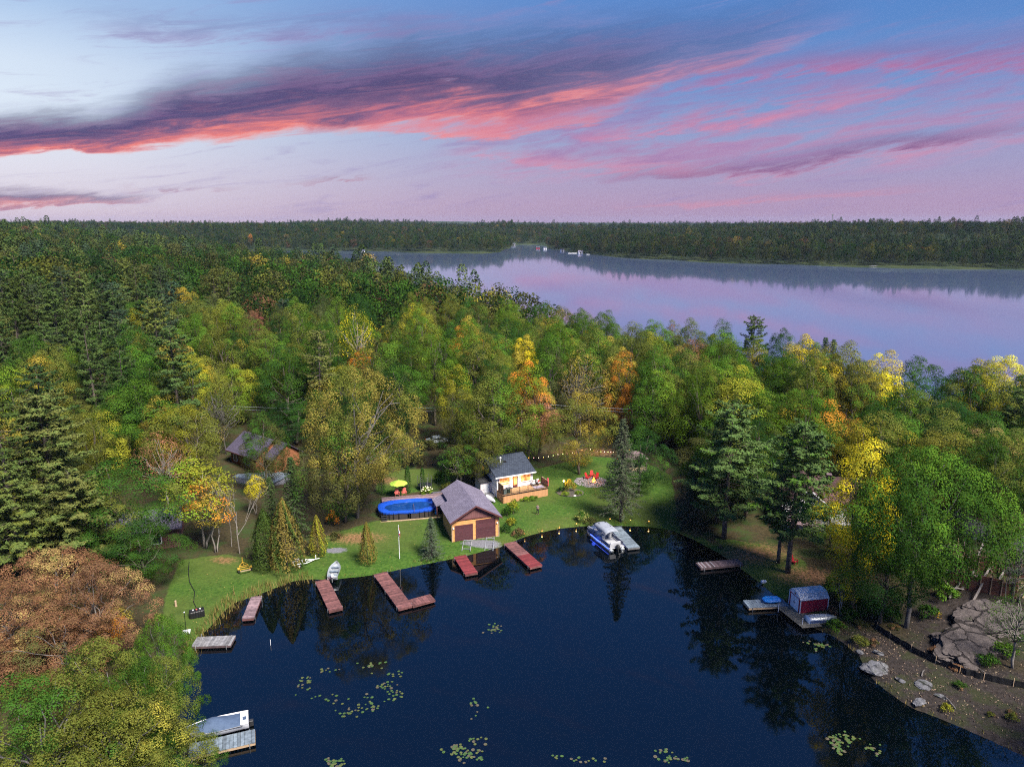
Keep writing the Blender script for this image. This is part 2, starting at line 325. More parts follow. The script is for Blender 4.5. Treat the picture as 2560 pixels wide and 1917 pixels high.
def ground():
    xs = axis_steps(-9000, -62, 76, 9000, 0.8); ys = axis_steps(-60, 48, 134, 9000, 0.8)
    X, Y = np.meshgrid(xs, ys); Z = zt(X, Y)
    # low ridges on the horizon
    R2 = np.sqrt(X**2+Y**2)
    ridge = 14*sst(2500, 4200, R2)*(0.6+0.4*np.sin(X*0.0011+2.0))+10*sst(5000, 7000, R2)*(0.5+0.5*np.sin(X*0.0007-0.5))
    Z = Z+ridge
    nx, ny = len(xs), len(ys)
    I = np.arange(nx*ny).reshape(ny, nx)
    F = np.stack([I[:-1, :-1], I[:-1, 1:], I[1:, 1:], I[1:, :-1]], -1).reshape(-1, 4)
    lawn = np.zeros_like(X)
    for p in LAWN: lawn = np.maximum(lawn, 1-sst(-0.8, 0.8, poly_signed(X, Y, p)))
    def blobs(lst):
        m = np.zeros_like(X)
        for (cx, cy), rx, ry in lst: m = np.maximum(m, np.clip(1.25-np.sqrt(((X-cx)/rx)**2+((Y-cy)/ry)**2), 0, 1))
        return m
    litter, dirt, gravel = blobs(LITTER), blobs(DIRT), blobs(GRAVEL)
    col = np.stack([lawn, litter, dirt, gravel], -1).reshape(-1, 4)
    m, t, b = new_mat('ground_surface')
    b.inputs['Roughness'].default_value = 0.95; b.inputs['Specular IOR Level'].default_value = 0.1
    at = t.node('ShaderNodeAttribute', attribute_name='surf')
    L, Li, Di = t.sep(at.outputs['Color'])[:3]; Gr = at.outputs['Alpha']
    geo = t.node('ShaderNodeNewGeometry'); P = geo.outputs['Position']
    n1 = t.noise(P, 0.35, 5, 0.6); n2 = t.noise(P, 2.6, 6, 0.7); n3 = t.noise(P, 0.08, 4, 0.5); n4 = t.noise(P, 9.0, 3, 0.7)
    px, py = t.sep(P)[:2]
    stripe = t.m('SINE', t.m('ADD', t.m('MULTIPLY', px, 1.2), t.m('ADD', t.m('MULTIPLY', py, 3.1), t.m('MULTIPLY', n1, 5.0))))
    floor = t.mix(t.sstep(0.35, 0.65, n2), (0.030, 0.026, 0.014), (0.062, 0.048, 0.024))
    floor = t.mix(t.sstep(0.45, 0.65, n1), floor, (0.035, 0.055, 0.016))
    grass = t.mix(t.sstep(0.3, 0.7, n2), (0.022, 0.062, 0.009), (0.068, 0.128, 0.020))
    grass = t.mix(t.m('MULTIPLY', t.sstep(0.40, 0.62, n3), 0.5), grass, (0.088, 0.098, 0.026))
    grass = t.mix(t.m('MULTIPLY', t.sstep(0.56, 0.72, n1), 0.3), grass, (0.030, 0.050, 0.012))
    grass = t.mix(t.m('MULTIPLY', t.sstep(0.60, 0.70, t.noise(P, 0.9, 4, 0.6)), 0.28), grass, (0.105, 0.095, 0.045))
    grass = t.mix(t.m('MULTIPLY', t.sstep(-1.0, 1.0, stripe), 0.12), grass, (0.022, 0.055, 0.008))
    grass = t.mix(t.m('MULTIPLY', t.sstep(0.62, 0.72, n4), 0.55), grass, (0.11, 0.145, 0.04))
    edge = t.m('ADD', L, t.m('MULTIPLY', t.m('SUBTRACT', n1, 0.5), 0.9))
    col_ = t.mix(t.sstep(0.35, 0.65, edge), floor, grass)
    lit = t.mix(t.sstep(0.35, 0.62, n2), (0.10, 0.052, 0.025), (0.26, 0.135, 0.07))
    col_ = t.mix(t.sstep(0.25, 0.75, t.m('ADD', t.m('MULTIPLY', Li, 0.62), t.m('MULTIPLY', t.m('SUBTRACT', n2, 0.5), 0.9))), col_, lit)
    dirt_c = t.mix(t.sstep(0.3, 0.7, n2), (0.017, 0.014, 0.013), (0.042, 0.034, 0.031))
    dirt_c = t.mix(t.m('MULTIPLY', t.sstep(0.48, 0.62, n1), 0.75), dirt_c, (0.028, 0.034, 0.013))
    dirt_c = t.mix(t.m('MULTIPLY', t.sstep(0.60, 0.7, n4), 0.7), dirt_c, (0.13, 0.105, 0.10))
    col_ = t.mix(t.sstep(0.2, 0.6, t.m('ADD', Di, t.m('MULTIPLY', t.m('SUBTRACT', n1, 0.5), 0.5))), col_, dirt_c)
    gr_c = t.mix(t.sstep(0.3, 0.7, n4), (0.09, 0.09, 0.10), (0.21, 0.21, 0.235))
    col_ = t.mix(t.sstep(0.3, 0.6, t.m('ADD', Gr, t.m('MULTIPLY', t.m('SUBTRACT', n2, 0.5), 0.9))), col_, gr_c)
    dist = t.node('ShaderNodeVectorMath', operation='LENGTH'); t.l.new(P, dist.inputs[0])
    n5 = t.noise(P, 0.02, 6, 0.65)
    far = t.mix(t.sstep(0.35, 0.65, n5), (0.018, 0.032, 0.014), (0.045, 0.058, 0.022))
    col_ = t.mix(t.sstep(240.0, 420.0, dist.outputs['Value']), col_, far)
    t.l.new(col_, b.inputs['Base Color'])
    bn = t.node('ShaderNodeBump'); bn.inputs['Strength'].default_value = 0.9; bn.inputs['Distance'].default_value = 0.12
    t.l.new(n2, bn.inputs['Height']); t.l.new(bn.outputs[0], b.inputs['Normal'])
    me = np_mesh('ground', np.stack([X, Y, Z], -1).reshape(-1, 3), F, m, True, {'surf': ('FLOAT_COLOR', 'POINT', col)})
    tag(link_mesh('ground', me), 'lawns, leaf litter and forest floor around the bay', None, None, 'structure')
ground()
# ------------------------------------------------------------------ water
def water():
    m, t, b = new_mat('lake_water')
    b.inputs['IOR'].default_value = 1.58
    b.inputs['Roughness'].default_value = 0.035
    geo = t.node('ShaderNodeNewGeometry'); P = geo.outputs['Position']
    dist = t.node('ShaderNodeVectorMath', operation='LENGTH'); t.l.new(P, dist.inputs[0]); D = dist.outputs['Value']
    lake_sheen = t.sstep(118.0, 175.0, D)
    t.l.new(t.mix(lake_sheen, (0.0005, 0.0014, 0.0024), (0.075, 0.105, 0.20)), b.inputs['Base Color'])  # pale blue base on the open lake paints in extra sky reflection
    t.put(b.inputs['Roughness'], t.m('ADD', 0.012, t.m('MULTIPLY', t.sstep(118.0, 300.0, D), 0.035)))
    bn = t.node('ShaderNodeBump'); bn.inputs['Strength'].default_value = 1.0; bn.inputs['Distance'].default_value = 0.0035
    calm = t.sstep(0.42, 0.62, t.noise(P, 0.06, 3, 0.5, 0.8))
    t.put(bn.inputs['Strength'], t.m('ADD', 0.2, t.m('MULTIPLY', calm, 0.6)))
    t.l.new(t.noise(P, 2.2, 4, 0.6, 0.5), bn.inputs['Height']); t.l.new(bn.outputs[0], b.inputs['Normal'])
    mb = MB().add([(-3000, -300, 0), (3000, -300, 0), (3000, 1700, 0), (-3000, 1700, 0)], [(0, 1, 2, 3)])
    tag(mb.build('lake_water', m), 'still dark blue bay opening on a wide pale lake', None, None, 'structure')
water()

# ------------------------------------------------------------------ foliage and bark materials
def leaf_material(name, attr_type=None, transl=0.13, v0=0.56, vl=0.22, vc=0.50):
    m, t, b = new_mat(name); out = t.n['Material Output']; t.n.remove(b)
    if attr_type:
        a = t.node('ShaderNodeAttribute', attribute_name='tint', attribute_type='INSTANCER'); base = a.outputs['Color']; turn = None
    else:
        oi = t.node('ShaderNodeObjectInfo'); base = oi.outputs['Color']; amt = oi.outputs['Alpha']
        tn = t.node('ShaderNodeAttribute', attribute_name='turn', attribute_type='OBJECT'); turn = tn.outputs['Color']
    lv = t.node('ShaderNodeAttribute', attribute_name='leafv').outputs['Fac']; cv = t.node('ShaderNodeAttribute', attribute_name='clumpv').outputs['Fac']
    if turn:
        thr = t.m('SUBTRACT', 1.0, amt)
        f = t.sstep(t.m('SUBTRACT', thr, 0.12), t.m('ADD', thr, 0.12), t.m('ADD', t.m('MULTIPLY', cv, 0.86), t.m('MULTIPLY', lv, 0.14)))
        f = t.m('MULTIPLY', f, t.m('GREATER_THAN', amt, 0.01))
        base = t.mix(f, base, turn)
    hv = t.node('ShaderNodeHueSaturation'); t.l.new(base, hv.inputs['Color'])
    t.put(hv.inputs['Value'], t.m('ADD', v0, t.m('ADD', t.m('MULTIPLY', lv, vl), t.m('MULTIPLY', cv, vc))))
    t.put(hv.inputs['Hue'], t.m('ADD', 0.482, t.m('MULTIPLY', lv, 0.036)))
    d = t.node('ShaderNodeBsdfDiffuse'); tr = t.node('ShaderNodeBsdfTranslucent'); mx = t.node('ShaderNodeMixShader')
    t.l.new(hv.outputs[0], d.inputs[0]); t.l.new(hv.outputs[0], tr.inputs[0]); mx.inputs[0].default_value = transl
    t.l.new(d.outputs[0], mx.inputs[1]); t.l.new(tr.outputs[0], mx.inputs[2]); t.l.new(mx.outputs[0], out.inputs[0])
    return m
LEAF = leaf_material('leaves'); NEEDLE = leaf_material('needles', transl=0.10, v0=0.70, vl=0.20, vc=0.30); FAR_LEAF = leaf_material('far_leaves', 'INSTANCER')
BARK = pm('bark', (0.17, 0.14, 0.12), (0.07, 0.055, 0.045), 2.5, 0.9, 0.03, stretch=(3, 3, 0.6))
BARK_PALE = pm('pale_bark', (0.30, 0.27, 0.24), (0.16, 0.14, 0.12), 2.0, 0.85, 0.02, stretch=(3, 3, 0.8))
BARK_GREY = pm('grey_bark', (0.19, 0.175, 0.17), (0.10, 0.09, 0.085), 2.0, 0.9, 0.02, stretch=(3, 3, 0.7))

# ------------------------------------------------------------------ leaf and branch builders
def unit(v): return v/np.maximum(np.linalg.norm(v, axis=-1, keepdims=True), 1e-6)
def cards(cen, nrm, size, rng, asp=1.0, along=None, fold=0.25):
    """one small folded card per leaf spray; returns verts, quads"""
    n = len(cen); nrm = unit(nrm)
    a = unit(rng.normal(size=(n, 3))) if along is None else unit(along)
    tx = unit(a-nrm*(a*nrm).sum(1, keepdims=True)+1e-6); ty = np.cross(nrm, tx)
    sx = (size*0.5)[:, None]; sy = (size*0.5*asp)[:, None]
    k = rng.uniform(0.55, 1.0, (n, 4, 1))
    f = nrm*(size*fold*rng.uniform(-1, 1, n))[:, None]
    v = np.stack([cen-tx*sx*k[:, 0], cen-ty*sy*k[:, 1]+f, cen+tx*sx*k[:, 2], cen+ty*sy*k[:, 3]+f], 1)
    return v.reshape(-1, 3), np.arange(4*n).reshape(n, 4)
def foliage_mesh(name, cen, nrm, size, leafv, clumpv, rng, mat, asp=1.0, along=None, fold=0.25):
    v, f = cards(cen, nrm, size, rng, asp, along, fold)
    return np_mesh(name, v, f, mat, False, {'leafv': ('FLOAT', 'FACE', leafv), 'clumpv': ('FLOAT', 'FACE', clumpv)})
def bend(a, b, rng, k=4, wob=0.06, sag=0.0):
    a, b = np.array(a, float), np.array(b, float); L = np.linalg.norm(b-a); pts = []
    for i in range(k+1):
        t = i/k; p = a*(1-t)+b*t
        p = p+(rng.normal(size=3)*wob*L*math.sin(math.pi*t)); p[2] += sag*L*math.sin(math.pi*t); pts.append(p)
    return pts

def broadleaf(name, seed, h=18.0, w=12.0, base=0.22, nclump=66, per=380, leaf=0.22, peak=0.45, clump=1.62, lobes=5, sparse=0.0, limbs=10, bark=None, trunks=1, rough=0.0):
    rng = np.random.default_rng(seed); zb = base*h; ch = h-zb; r = w/2
    lobe = unit(rng.normal(size=(lobes, 3))*[1, 1, 0.6]); lamp = rng.uniform(0.18, 0.55+rough, lobes)
    def env(dirs, t):
        prof = np.where(t < peak, np.sin(np.clip(t/peak, 0, 1)*math.pi/2)**0.7, np.cos(np.clip((t-peak)/(1-peak), 0, 1)*math.pi/2)**0.75)
        b = np.minimum(0.70-0.35*rough+((np.clip(dirs@lobe.T, 0, 1)**4)*lamp).sum(1), 1.22)
        return prof*r*b
    cs = []; tries = 0; md = clump*0.95
    while len(cs) < nclump and tries < nclump*60:
        tries += 1
        t = rng.uniform(0.02, 1.0); a = rng.uniform(0, 2*math.pi)
        d = np.array([[math.cos(a), math.sin(a), (t-0.4)*1.2]])
        R_ = env(unit(d), np.array([t]))[0]
        q = rng.uniform(0.55, 1.0)**0.5 if rng.random() < 0.86 else rng.uniform(0.1, 0.6)
        p = np.array([math.cos(a)*R_*q, math.sin(a)*R_*q, zb+ch*t*0.97])
        if cs and np.min(np.linalg.norm(np.array(cs)-p, axis=1)) < md*(1-0.5*tries/(nclump*60)): continue
        cs.append(p)
    cs = np.array(cs); nc = len(cs)
    cr = clump*rng.uniform(0.65, 1.25, nc)
    N = nc*per; ci = np.repeat(np.arange(nc), per)
    d = unit(rng.normal(size=(N, 3))*0.85+np.array([0, 0, 0.28])+unit(cs-[0, 0, zb+ch*0.3])[ci]*0.6)
    rad = cr[ci]*rng.uniform(0.45, 1.08, N)**0.5
    cen = cs[ci]+d*rad[:, None]*np.array([1.05, 1.05, 0.98])
    nrm = unit(d*1.3+rng.normal(size=(N, 3))*0.28+np.array([0, 0, 0.30]))
    if sparse > 0:
        keep = rng.random(N) > sparse; cen, nrm, ci = cen[keep], nrm[keep], ci[keep]; N = len(cen)
    # patches of turning colour are whole limbs
    cv0 = 0.5+0.5*np.sin(cs[:, 0]*0.55+seed)*np.cos(cs[:, 1]*0.5+seed*2)+0.25*(cs[:, 2]-zb-ch*0.5)/ch+rng.normal(size=nc)*0.12
    cv0 = np.argsort(np.argsort(cv0))/max(nc-1, 1)
    crown = foliage_mesh(name+'_crown', cen, nrm, leaf*rng.uniform(0.6, 1.3, N), rng.random(N), cv0[ci], rng, LEAF, asp=0.85)
    mb = MB(); tr = max(0.10, h*0.014/(1 if trunks == 1 else 1.7))
    for k in range(trunks):
        off = rng.normal(size=3)*[0.5, 0.5, 0] if trunks > 1 else np.zeros(3); lean = rng.normal(size=3)*[0.05, 0.05, 0]*h
        top = np.array([lean[0]+off[0]*3, lean[1]+off[1]*3, zb+ch*0.72]); pts = bend(off+[0, 0, -0.4], top, rng, 7, 0.018)
        mb.tube(pts, list(np.linspace(tr*1.25, tr*0.22, 8)), 7)
        idx = rng.choice(nc, min(limbs, nc), replace=False)
        for i in idx:
            t = np.clip((cs[i][2]-zb)/ch*0.55+0.12, 0.1, 0.8); st = np.array(pts[int(2+t*5)])
            mb.tube(bend(st, cs[i]*[0.92, 0.92, 1], rng, 4, 0.07, 0.05), list(np.linspace(tr*0.5, 0.03, 5)), 5)
    return crown, mb.mesh(name+'_trunk', bark or BARK, True)

def pine(name, seed, h=22.0, w=9.0, base=0.38, step=0.85, droop=0.05, dens=1.0, irregular=0.4, spruce=False, needle=0.5, bark=None):
    rng = np.random.default_rng(seed); r = w/2
    cen, nrm, al, sz, cv = [], [], [], [], []
    mb = MB(); tr = h*0.0115
    sway = rng.normal(size=2)*0.012*h
    def axis(z): return np.array([sway[0]*(z/h)**2, sway[1]*(z/h)**2, z])
    mb.tube([axis(z)-[0, 0, 0.4 if z == 0 else 0] for z in np.linspace(0, h*0.98, 9)], list(np.linspace(tr*1.3, 0.03, 9)), 7)
    z = base*h; wh = 0
    while z < h*0.985:
        t = (z-base*h)/(h*(1-base)); nb = 6 if spruce else rng.integers(3, 6)
        a0 = rng.uniform(0, 7)
        if spruce: L0 = r*(1-t)**0.95+0.15
        else: L0 = r*(min(1, 0.55+1.6*t))*(1-t)**0.48+0.45
        for k in range(nb):
            a = a0+2*math.pi*k/nb+rng.normal()*0.25
            L = L0*(rng.uniform(0.85, 1.1) if spruce else rng.uniform(1-irregular, 1.12))
            dz = -0.22*L*(1-t) if spruce else (0.30*t-droop+rng.normal()*0.06)*L
            tip = axis(z)+np.array([math.cos(a)*L, math.sin(a)*L, dz])
            pts = np.array(bend(axis(z), tip, rng, 4, 0.03, -0.06 if spruce else -0.07))
            mb.tube(list(pts[[0, 2, 4]]), [max(0.02, tr*0.32*(1-t)), 0.03, 0.012], 4, False)
            dirn = unit((tip-axis(z))[None])[0]; side = np.array([-dirn[1], dirn[0], 0])
            s0 = 0.12 if spruce else 0.34
            nt = max(3, int(L*(3.2 if spruce else 2.5)*dens))
            cval = rng.random()
            for s in np.linspace(s0, 1.0, nt):
                i = min(3, int(s*4)); q = pts[i]*(1-(s*4-i))+pts[i+1]*(s*4-i)
                lw = (0.30 if spruce else 0.42)*L*(1-s)**0.8*(0.5 if s < 0.4 else 1)+0.10
                for _ in range(2 if spruce else 2):
                    p = q+side*rng.uniform(-1, 1)*lw+np.array([0, 0, rng.normal()*0.08])
                    m_ = (5 if spruce else 7)
                    dd = unit(rng.normal(size=(m_, 3))*(0.55 if spruce else 0.8)+dirn*0.7+np.array([0, 0, -0.15 if spruce else 0.55]))
                    cen.append(p+dd*needle*0.42); al.append(dd); nrm.append(unit(rng.normal(size=(m_, 3))*0.6+np.array([0, 0, 0.9])+0.5*dirn))
                    sz.append(needle*rng.uniform(0.7, 1.25, m_)); cv.append(np.full(m_, cval*0.6+rng.random()*0.4))
        z += step*(0.75+0.5*rng.random())*(1-0.35*t); wh += 1
    if not spruce:   # dead lower limbs
        for k in range(9):
            z = rng.uniform(0.14, base)*h; a = rng.uniform(0, 7); L = rng.uniform(0.8, r*0.55)
            mb.tube([axis(z), axis(z)+np.array([math.cos(a)*L, math.sin(a)*L, L*rng.uniform(-0.25, 0.15)])], [0.05, 0.015], 4, False)
    cen, nrm, al, sz, cv = map(np.concatenate, (cen, nrm, al, sz, cv))
    crown = foliage_mesh(name+'_crown', cen, nrm, sz, rng.random(len(cen)), cv, rng, NEEDLE, asp=0.34, along=al, fold=0.05)
    return crown, mb.mesh(name+'_trunk', bark or BARK, True)

def cedar(name, seed, h=6.0, w=2.6, n=4200, leaf=0.22, col=False):
    rng = np.random.default_rng(seed)
    t = rng.uniform(0, 1, n)**0.8; a = rng.uniform(0, 2*math.pi, n)
    pr = np.where(t < 0.18, 0.75+t/0.18*0.25, (1-(t-0.18)/0.82)**(0.45 if col else 0.8))
    wob = 1+0.16*np.sin(a*5+seed+t*4)+0.12*np.sin(a*9+t*11)
    R_ = (w/2)*pr*wob*rng.uniform(0.78, 1.04, n)+0.03
    cen = np.stack([np.cos(a)*R_, np.sin(a)*R_, 0.12*h*0.3+t*h*0.98], -1)
    out = np.stack([np.cos(a), np.sin(a), np.full(n, 0.25)], -1)
    al = np.stack([np.cos(a)*0.35, np.sin(a)*0.35, np.ones(n)], -1)+rng.normal(size=(n, 3))*0.3
    cv = 0.5+0.5*np.sin(a*5+seed+t*4)
    crown = foliage_mesh(name+'_crown', cen, out+rng.normal(size=(n, 3))*0.45, leaf*rng.uniform(0.6, 1.3, n), rng.random(n), cv, rng, NEEDLE, asp=0.6, along=al)
    mb = MB().tube([(0, 0, -0.3), (0, 0, h*0.55)], [0.05+h*0.008, 0.03], 6)
    return crown, mb.mesh(name+'_trunk', BARK, True)

def bare(name, seed, h=14.0, spread=0.45, bark=None, depth=4):
    rng = np.random.default_rng(seed); mb = MB()
    def grow(p, d, L, r, k):
        q = p+d*L; mid = (p+q)/2+rng.normal(size=3)*L*0.05
        mb.tube([p, mid, q], [r, r*0.82, r*0.62], 5 if k > 1 else 4, False)
        if k == 0: return
        for j in range(3 if k > 1 else 2):
            nd = unit((d+rng.normal(size=3)*spread+np.array([0, 0, 0.12]))[None])[0]
            s = rng.uniform(0.45, 1.0); grow(p+(q-p)*s, nd, L*rng.uniform(0.5, 0.75), r*0.55, k-1)
    grow(np.array([0, 0, -0.4]), np.array([0, 0, 1.0]), h*0.5, h*0.0085, depth)
    return mb.mesh(name+'_branches', bark or BARK_PALE, True)

def shrub(name, seed, h=1.6, w=2.2, nclump=16, per=60, leaf=0.16, mat=None):
    rng = np.random.default_rng(seed)
    a = rng.uniform(0, 2*math.pi, nclump); q = rng.uniform(0, 1, nclump)**0.5
    cs = np.stack([np.cos(a)*q*w*0.36, np.sin(a)*q*w*0.36, h*(0.30+0.42*(1-q**2)*rng.uniform(0.5, 1.1, nclump))], -1)
    ci = np.repeat(np.arange(nclump), per); N = len(ci)
    d = unit(rng.normal(size=(N, 3))+[0, 0, 0.5])
    cen = cs[ci]+d*(w*0.17)*rng.uniform(0.4, 1.1, (N, 1)); cen[:, 2] = np.maximum(cen[:, 2], 0.04)
    return foliage_mesh(name+'_leaves', cen, d+rng.normal(size=(N, 3))*0.6, leaf*rng.uniform(0.6, 1.3, N), rng.random(N), rng.random(nclump)[ci], rng, mat or LEAF)

PROTO = {}
def P_(key, pair, h, w): PROTO[key] = (pair[0], pair[1], h, w)
P_('round1', broadleaf('round1', 1), 18, 12); P_('round2', broadleaf('round2', 2, lobes=7, base=0.18), 18, 12); P_('round3', broadleaf('round3', 3, peak=0.38, base=0.16, lobes=4), 18, 12)
P_('oval1', broadleaf('oval1', 4, w=9, peak=0.42, nclump=54, base=0.2), 18, 9); P_('oval2', broadleaf('oval2', 5, w=8.5, peak=0.5, nclump=50, lobes=6, base=0.25), 18, 8.5)
P_('oval3', broadleaf('oval3', 15, w=9, peak=0.36, nclump=54, lobes=6, base=0.12), 18, 9)
P_('broad1', broadleaf('broad1', 6, h=18, w=19, nclump=150, per=270, lobes=13, peak=0.5, base=0.26, clump=1.35, leaf=0.22, limbs=22, sparse=0.10, rough=0.35, bark=BARK_GREY), 18, 19)
P_('broad2', broadleaf('broad2', 7, h=15, w=16, nclump=130, per=200, lobes=8, peak=0.45, base=0.16, clump=1.45, leaf=0.25, limbs=14), 15, 16)
P_('airy1', broadleaf('airy1', 8, h=16, w=10, nclump=70, per=90, leaf=0.24, sparse=0.35, limbs=26, base=0.3, bark=BARK_PALE), 16, 10)
P_('airy2', broadleaf('airy2', 9, h=14, w=13, nclump=90, per=95, leaf=0.25, sparse=0.25, limbs=36, base=0.2, bark=BARK_GREY, trunks=3), 14, 13)
P_('birch1', broadleaf('birch1', 10, h=13, w=6.5, nclump=42, per=100, leaf=0.26, base=0.42, clump=1.1, limbs=9, bark=BARK_PALE, trunks=2, lobes=6), 13, 6.5)
P_('near1', broadleaf('near1', 11, h=16, w=15, nclump=190, per=250, leaf=0.20, clump=1.15, lobes=9, peak=0.5, base=0.12, limbs=30, bark=BARK_GREY), 16, 15)
P_('near2', broadleaf('near2', 12, h=14, w=13, nclump=165, per=250, leaf=0.19, clump=1.1, lobes=8, peak=0.5, base=0.1, limbs=26, bark=BARK_GREY), 14, 13)
P_('near3', broadleaf('near3', 13, h=18, w=17, nclump=220, per=280, leaf=0.23, clump=1.4, lobes=14, peak=0.5, base=0.33, limbs=14, rough=0.4, bark=BARK_GREY), 18, 17)
P_('pine1', pine('pine1', 21, dens=1.6, base=0.3, irregular=0.55), 22, 9); P_('pine2', pine('pine2', 22, base=0.26, irregular=0.62, dens=1.6), 22, 9); P_('pine3', pine('pine3', 23, base=0.18, w=9.5, irregular=0.5, dens=1.6), 22, 9.5)
P_('pine4', pine('pine4', 24, base=0.5, w=8, irregular=0.6), 22, 8)
P_('bigpine', pine('bigpine', 25, h=22, w=12, base=0.2, step=0.62, dens=1.9, irregular=0.62), 22, 12); P_('bigpine2', pine('bigpine2', 26, h=20, w=10, base=0.28, step=0.6, dens=1.9, irregular=0.62), 20, 10)
P_('spruce1', pine('spruce1', 31, h=16, w=6.0, base=0.16, step=0.5, spruce=True, needle=0.34, dens=1.1), 16, 6); P_('spruce2', pine('spruce2', 32, h=16, w=5.0, base=0.06, step=0.55, spruce=True, needle=0.34), 16, 5)
P_('cedar1', cedar('cedar1', 41), 6, 2.6); P_('cedar2', cedar('cedar2', 42, h=7, w=3.6, n=6500), 7, 3.6); P_('column', cedar('column', 43, h=5, w=1.0, n=1900, leaf=0.16, col=True), 5, 1.0)
for i in range(3): PROTO['bare%d' % i] = (None, bare('bare%d' % i, 50+i, 14, 0.42+0.1*i), 14, 7)
SHRUB = [shrub('shrub%d' % i, 60+i) for i in range(3)]

# ------------------------------------------------------------------ colours (surface albedo)
COL = dict(deep=(0.026, 0.066, 0.014), green=(0.042, 0.098, 0.014), fresh=(0.074, 0.150, 0.016), bright=(0.15, 0.235, 0.022), olive=(0.115, 0.130, 0.024), drab=(0.082, 0.090, 0.028),
           yellowgreen=(0.25, 0.25, 0.024), yellow=(0.66, 0.54, 0.025), gold=(0.33, 0.265, 0.040), tan=(0.29, 0.215, 0.075), orange=(0.52, 0.20, 0.028), rust=(0.20, 0.105, 0.055), pink=(0.40, 0.18, 0.10), red=(0.25, 0.065, 0.06),
           pine=(0.066, 0.108, 0.030), pine_l=(0.104, 0.142, 0.038), pine_o=(0.142, 0.158, 0.044), blue=(0.054, 0.088, 0.046), spruce=(0.075, 0.102, 0.058), pinefresh=(0.095, 0.160, 0.050), cedar=(0.052, 0.085, 0.018), goldcedar=(0.20, 0.15, 0.036))
KINDNAME = dict(round='broadleaf_tree', oval='maple_tree', broad='spreading_tree', airy='thin_tree', birch='birch_tree', near='oak_tree', pine='pine_tree', bigpine='pine_tree', spruce='spruce_tree', cedar='cedar_tree', column='cedar_tree', bare='dead_tree')
TREES = []; _tr = random.Random(5)
def tree(xyh, key, width, colour, label=None, group=None, turn=None, amt=0.0, rot=None, jit=0.12, name=None):
    if group: jit = 0.30
    x, y, h = xyh[:3]; crown, trunk, ph, pw = PROTO[key]
    kind = name or KINDNAME[key.rstrip('0123456789')]
    o = thing(kind, label, 'tree', (x, y, zg(x, y)), _tr.uniform(0, 6.28) if rot is None else rot, group)
    o.scale = (width/pw, width/pw, h/ph)
    tk = link_mesh('branches' if crown is None else 'trunk', trunk, o)
    if crown is not None:
        c = link_mesh('crown', crown, o)
        base = COL[colour] if isinstance(colour, str) else colour
        j = 1+_tr.uniform(-jit, jit); hs = _tr.uniform(-jit, jit)*0.5
        c.color = (base[0]*j*(1+hs), base[1]*j, base[2]*j*(1-hs), amt)
        tc_ = COL[turn] if turn else base
        c['turn'] = [float(v) for v in tc_]
    TREES.append((x, y, width))
    return o

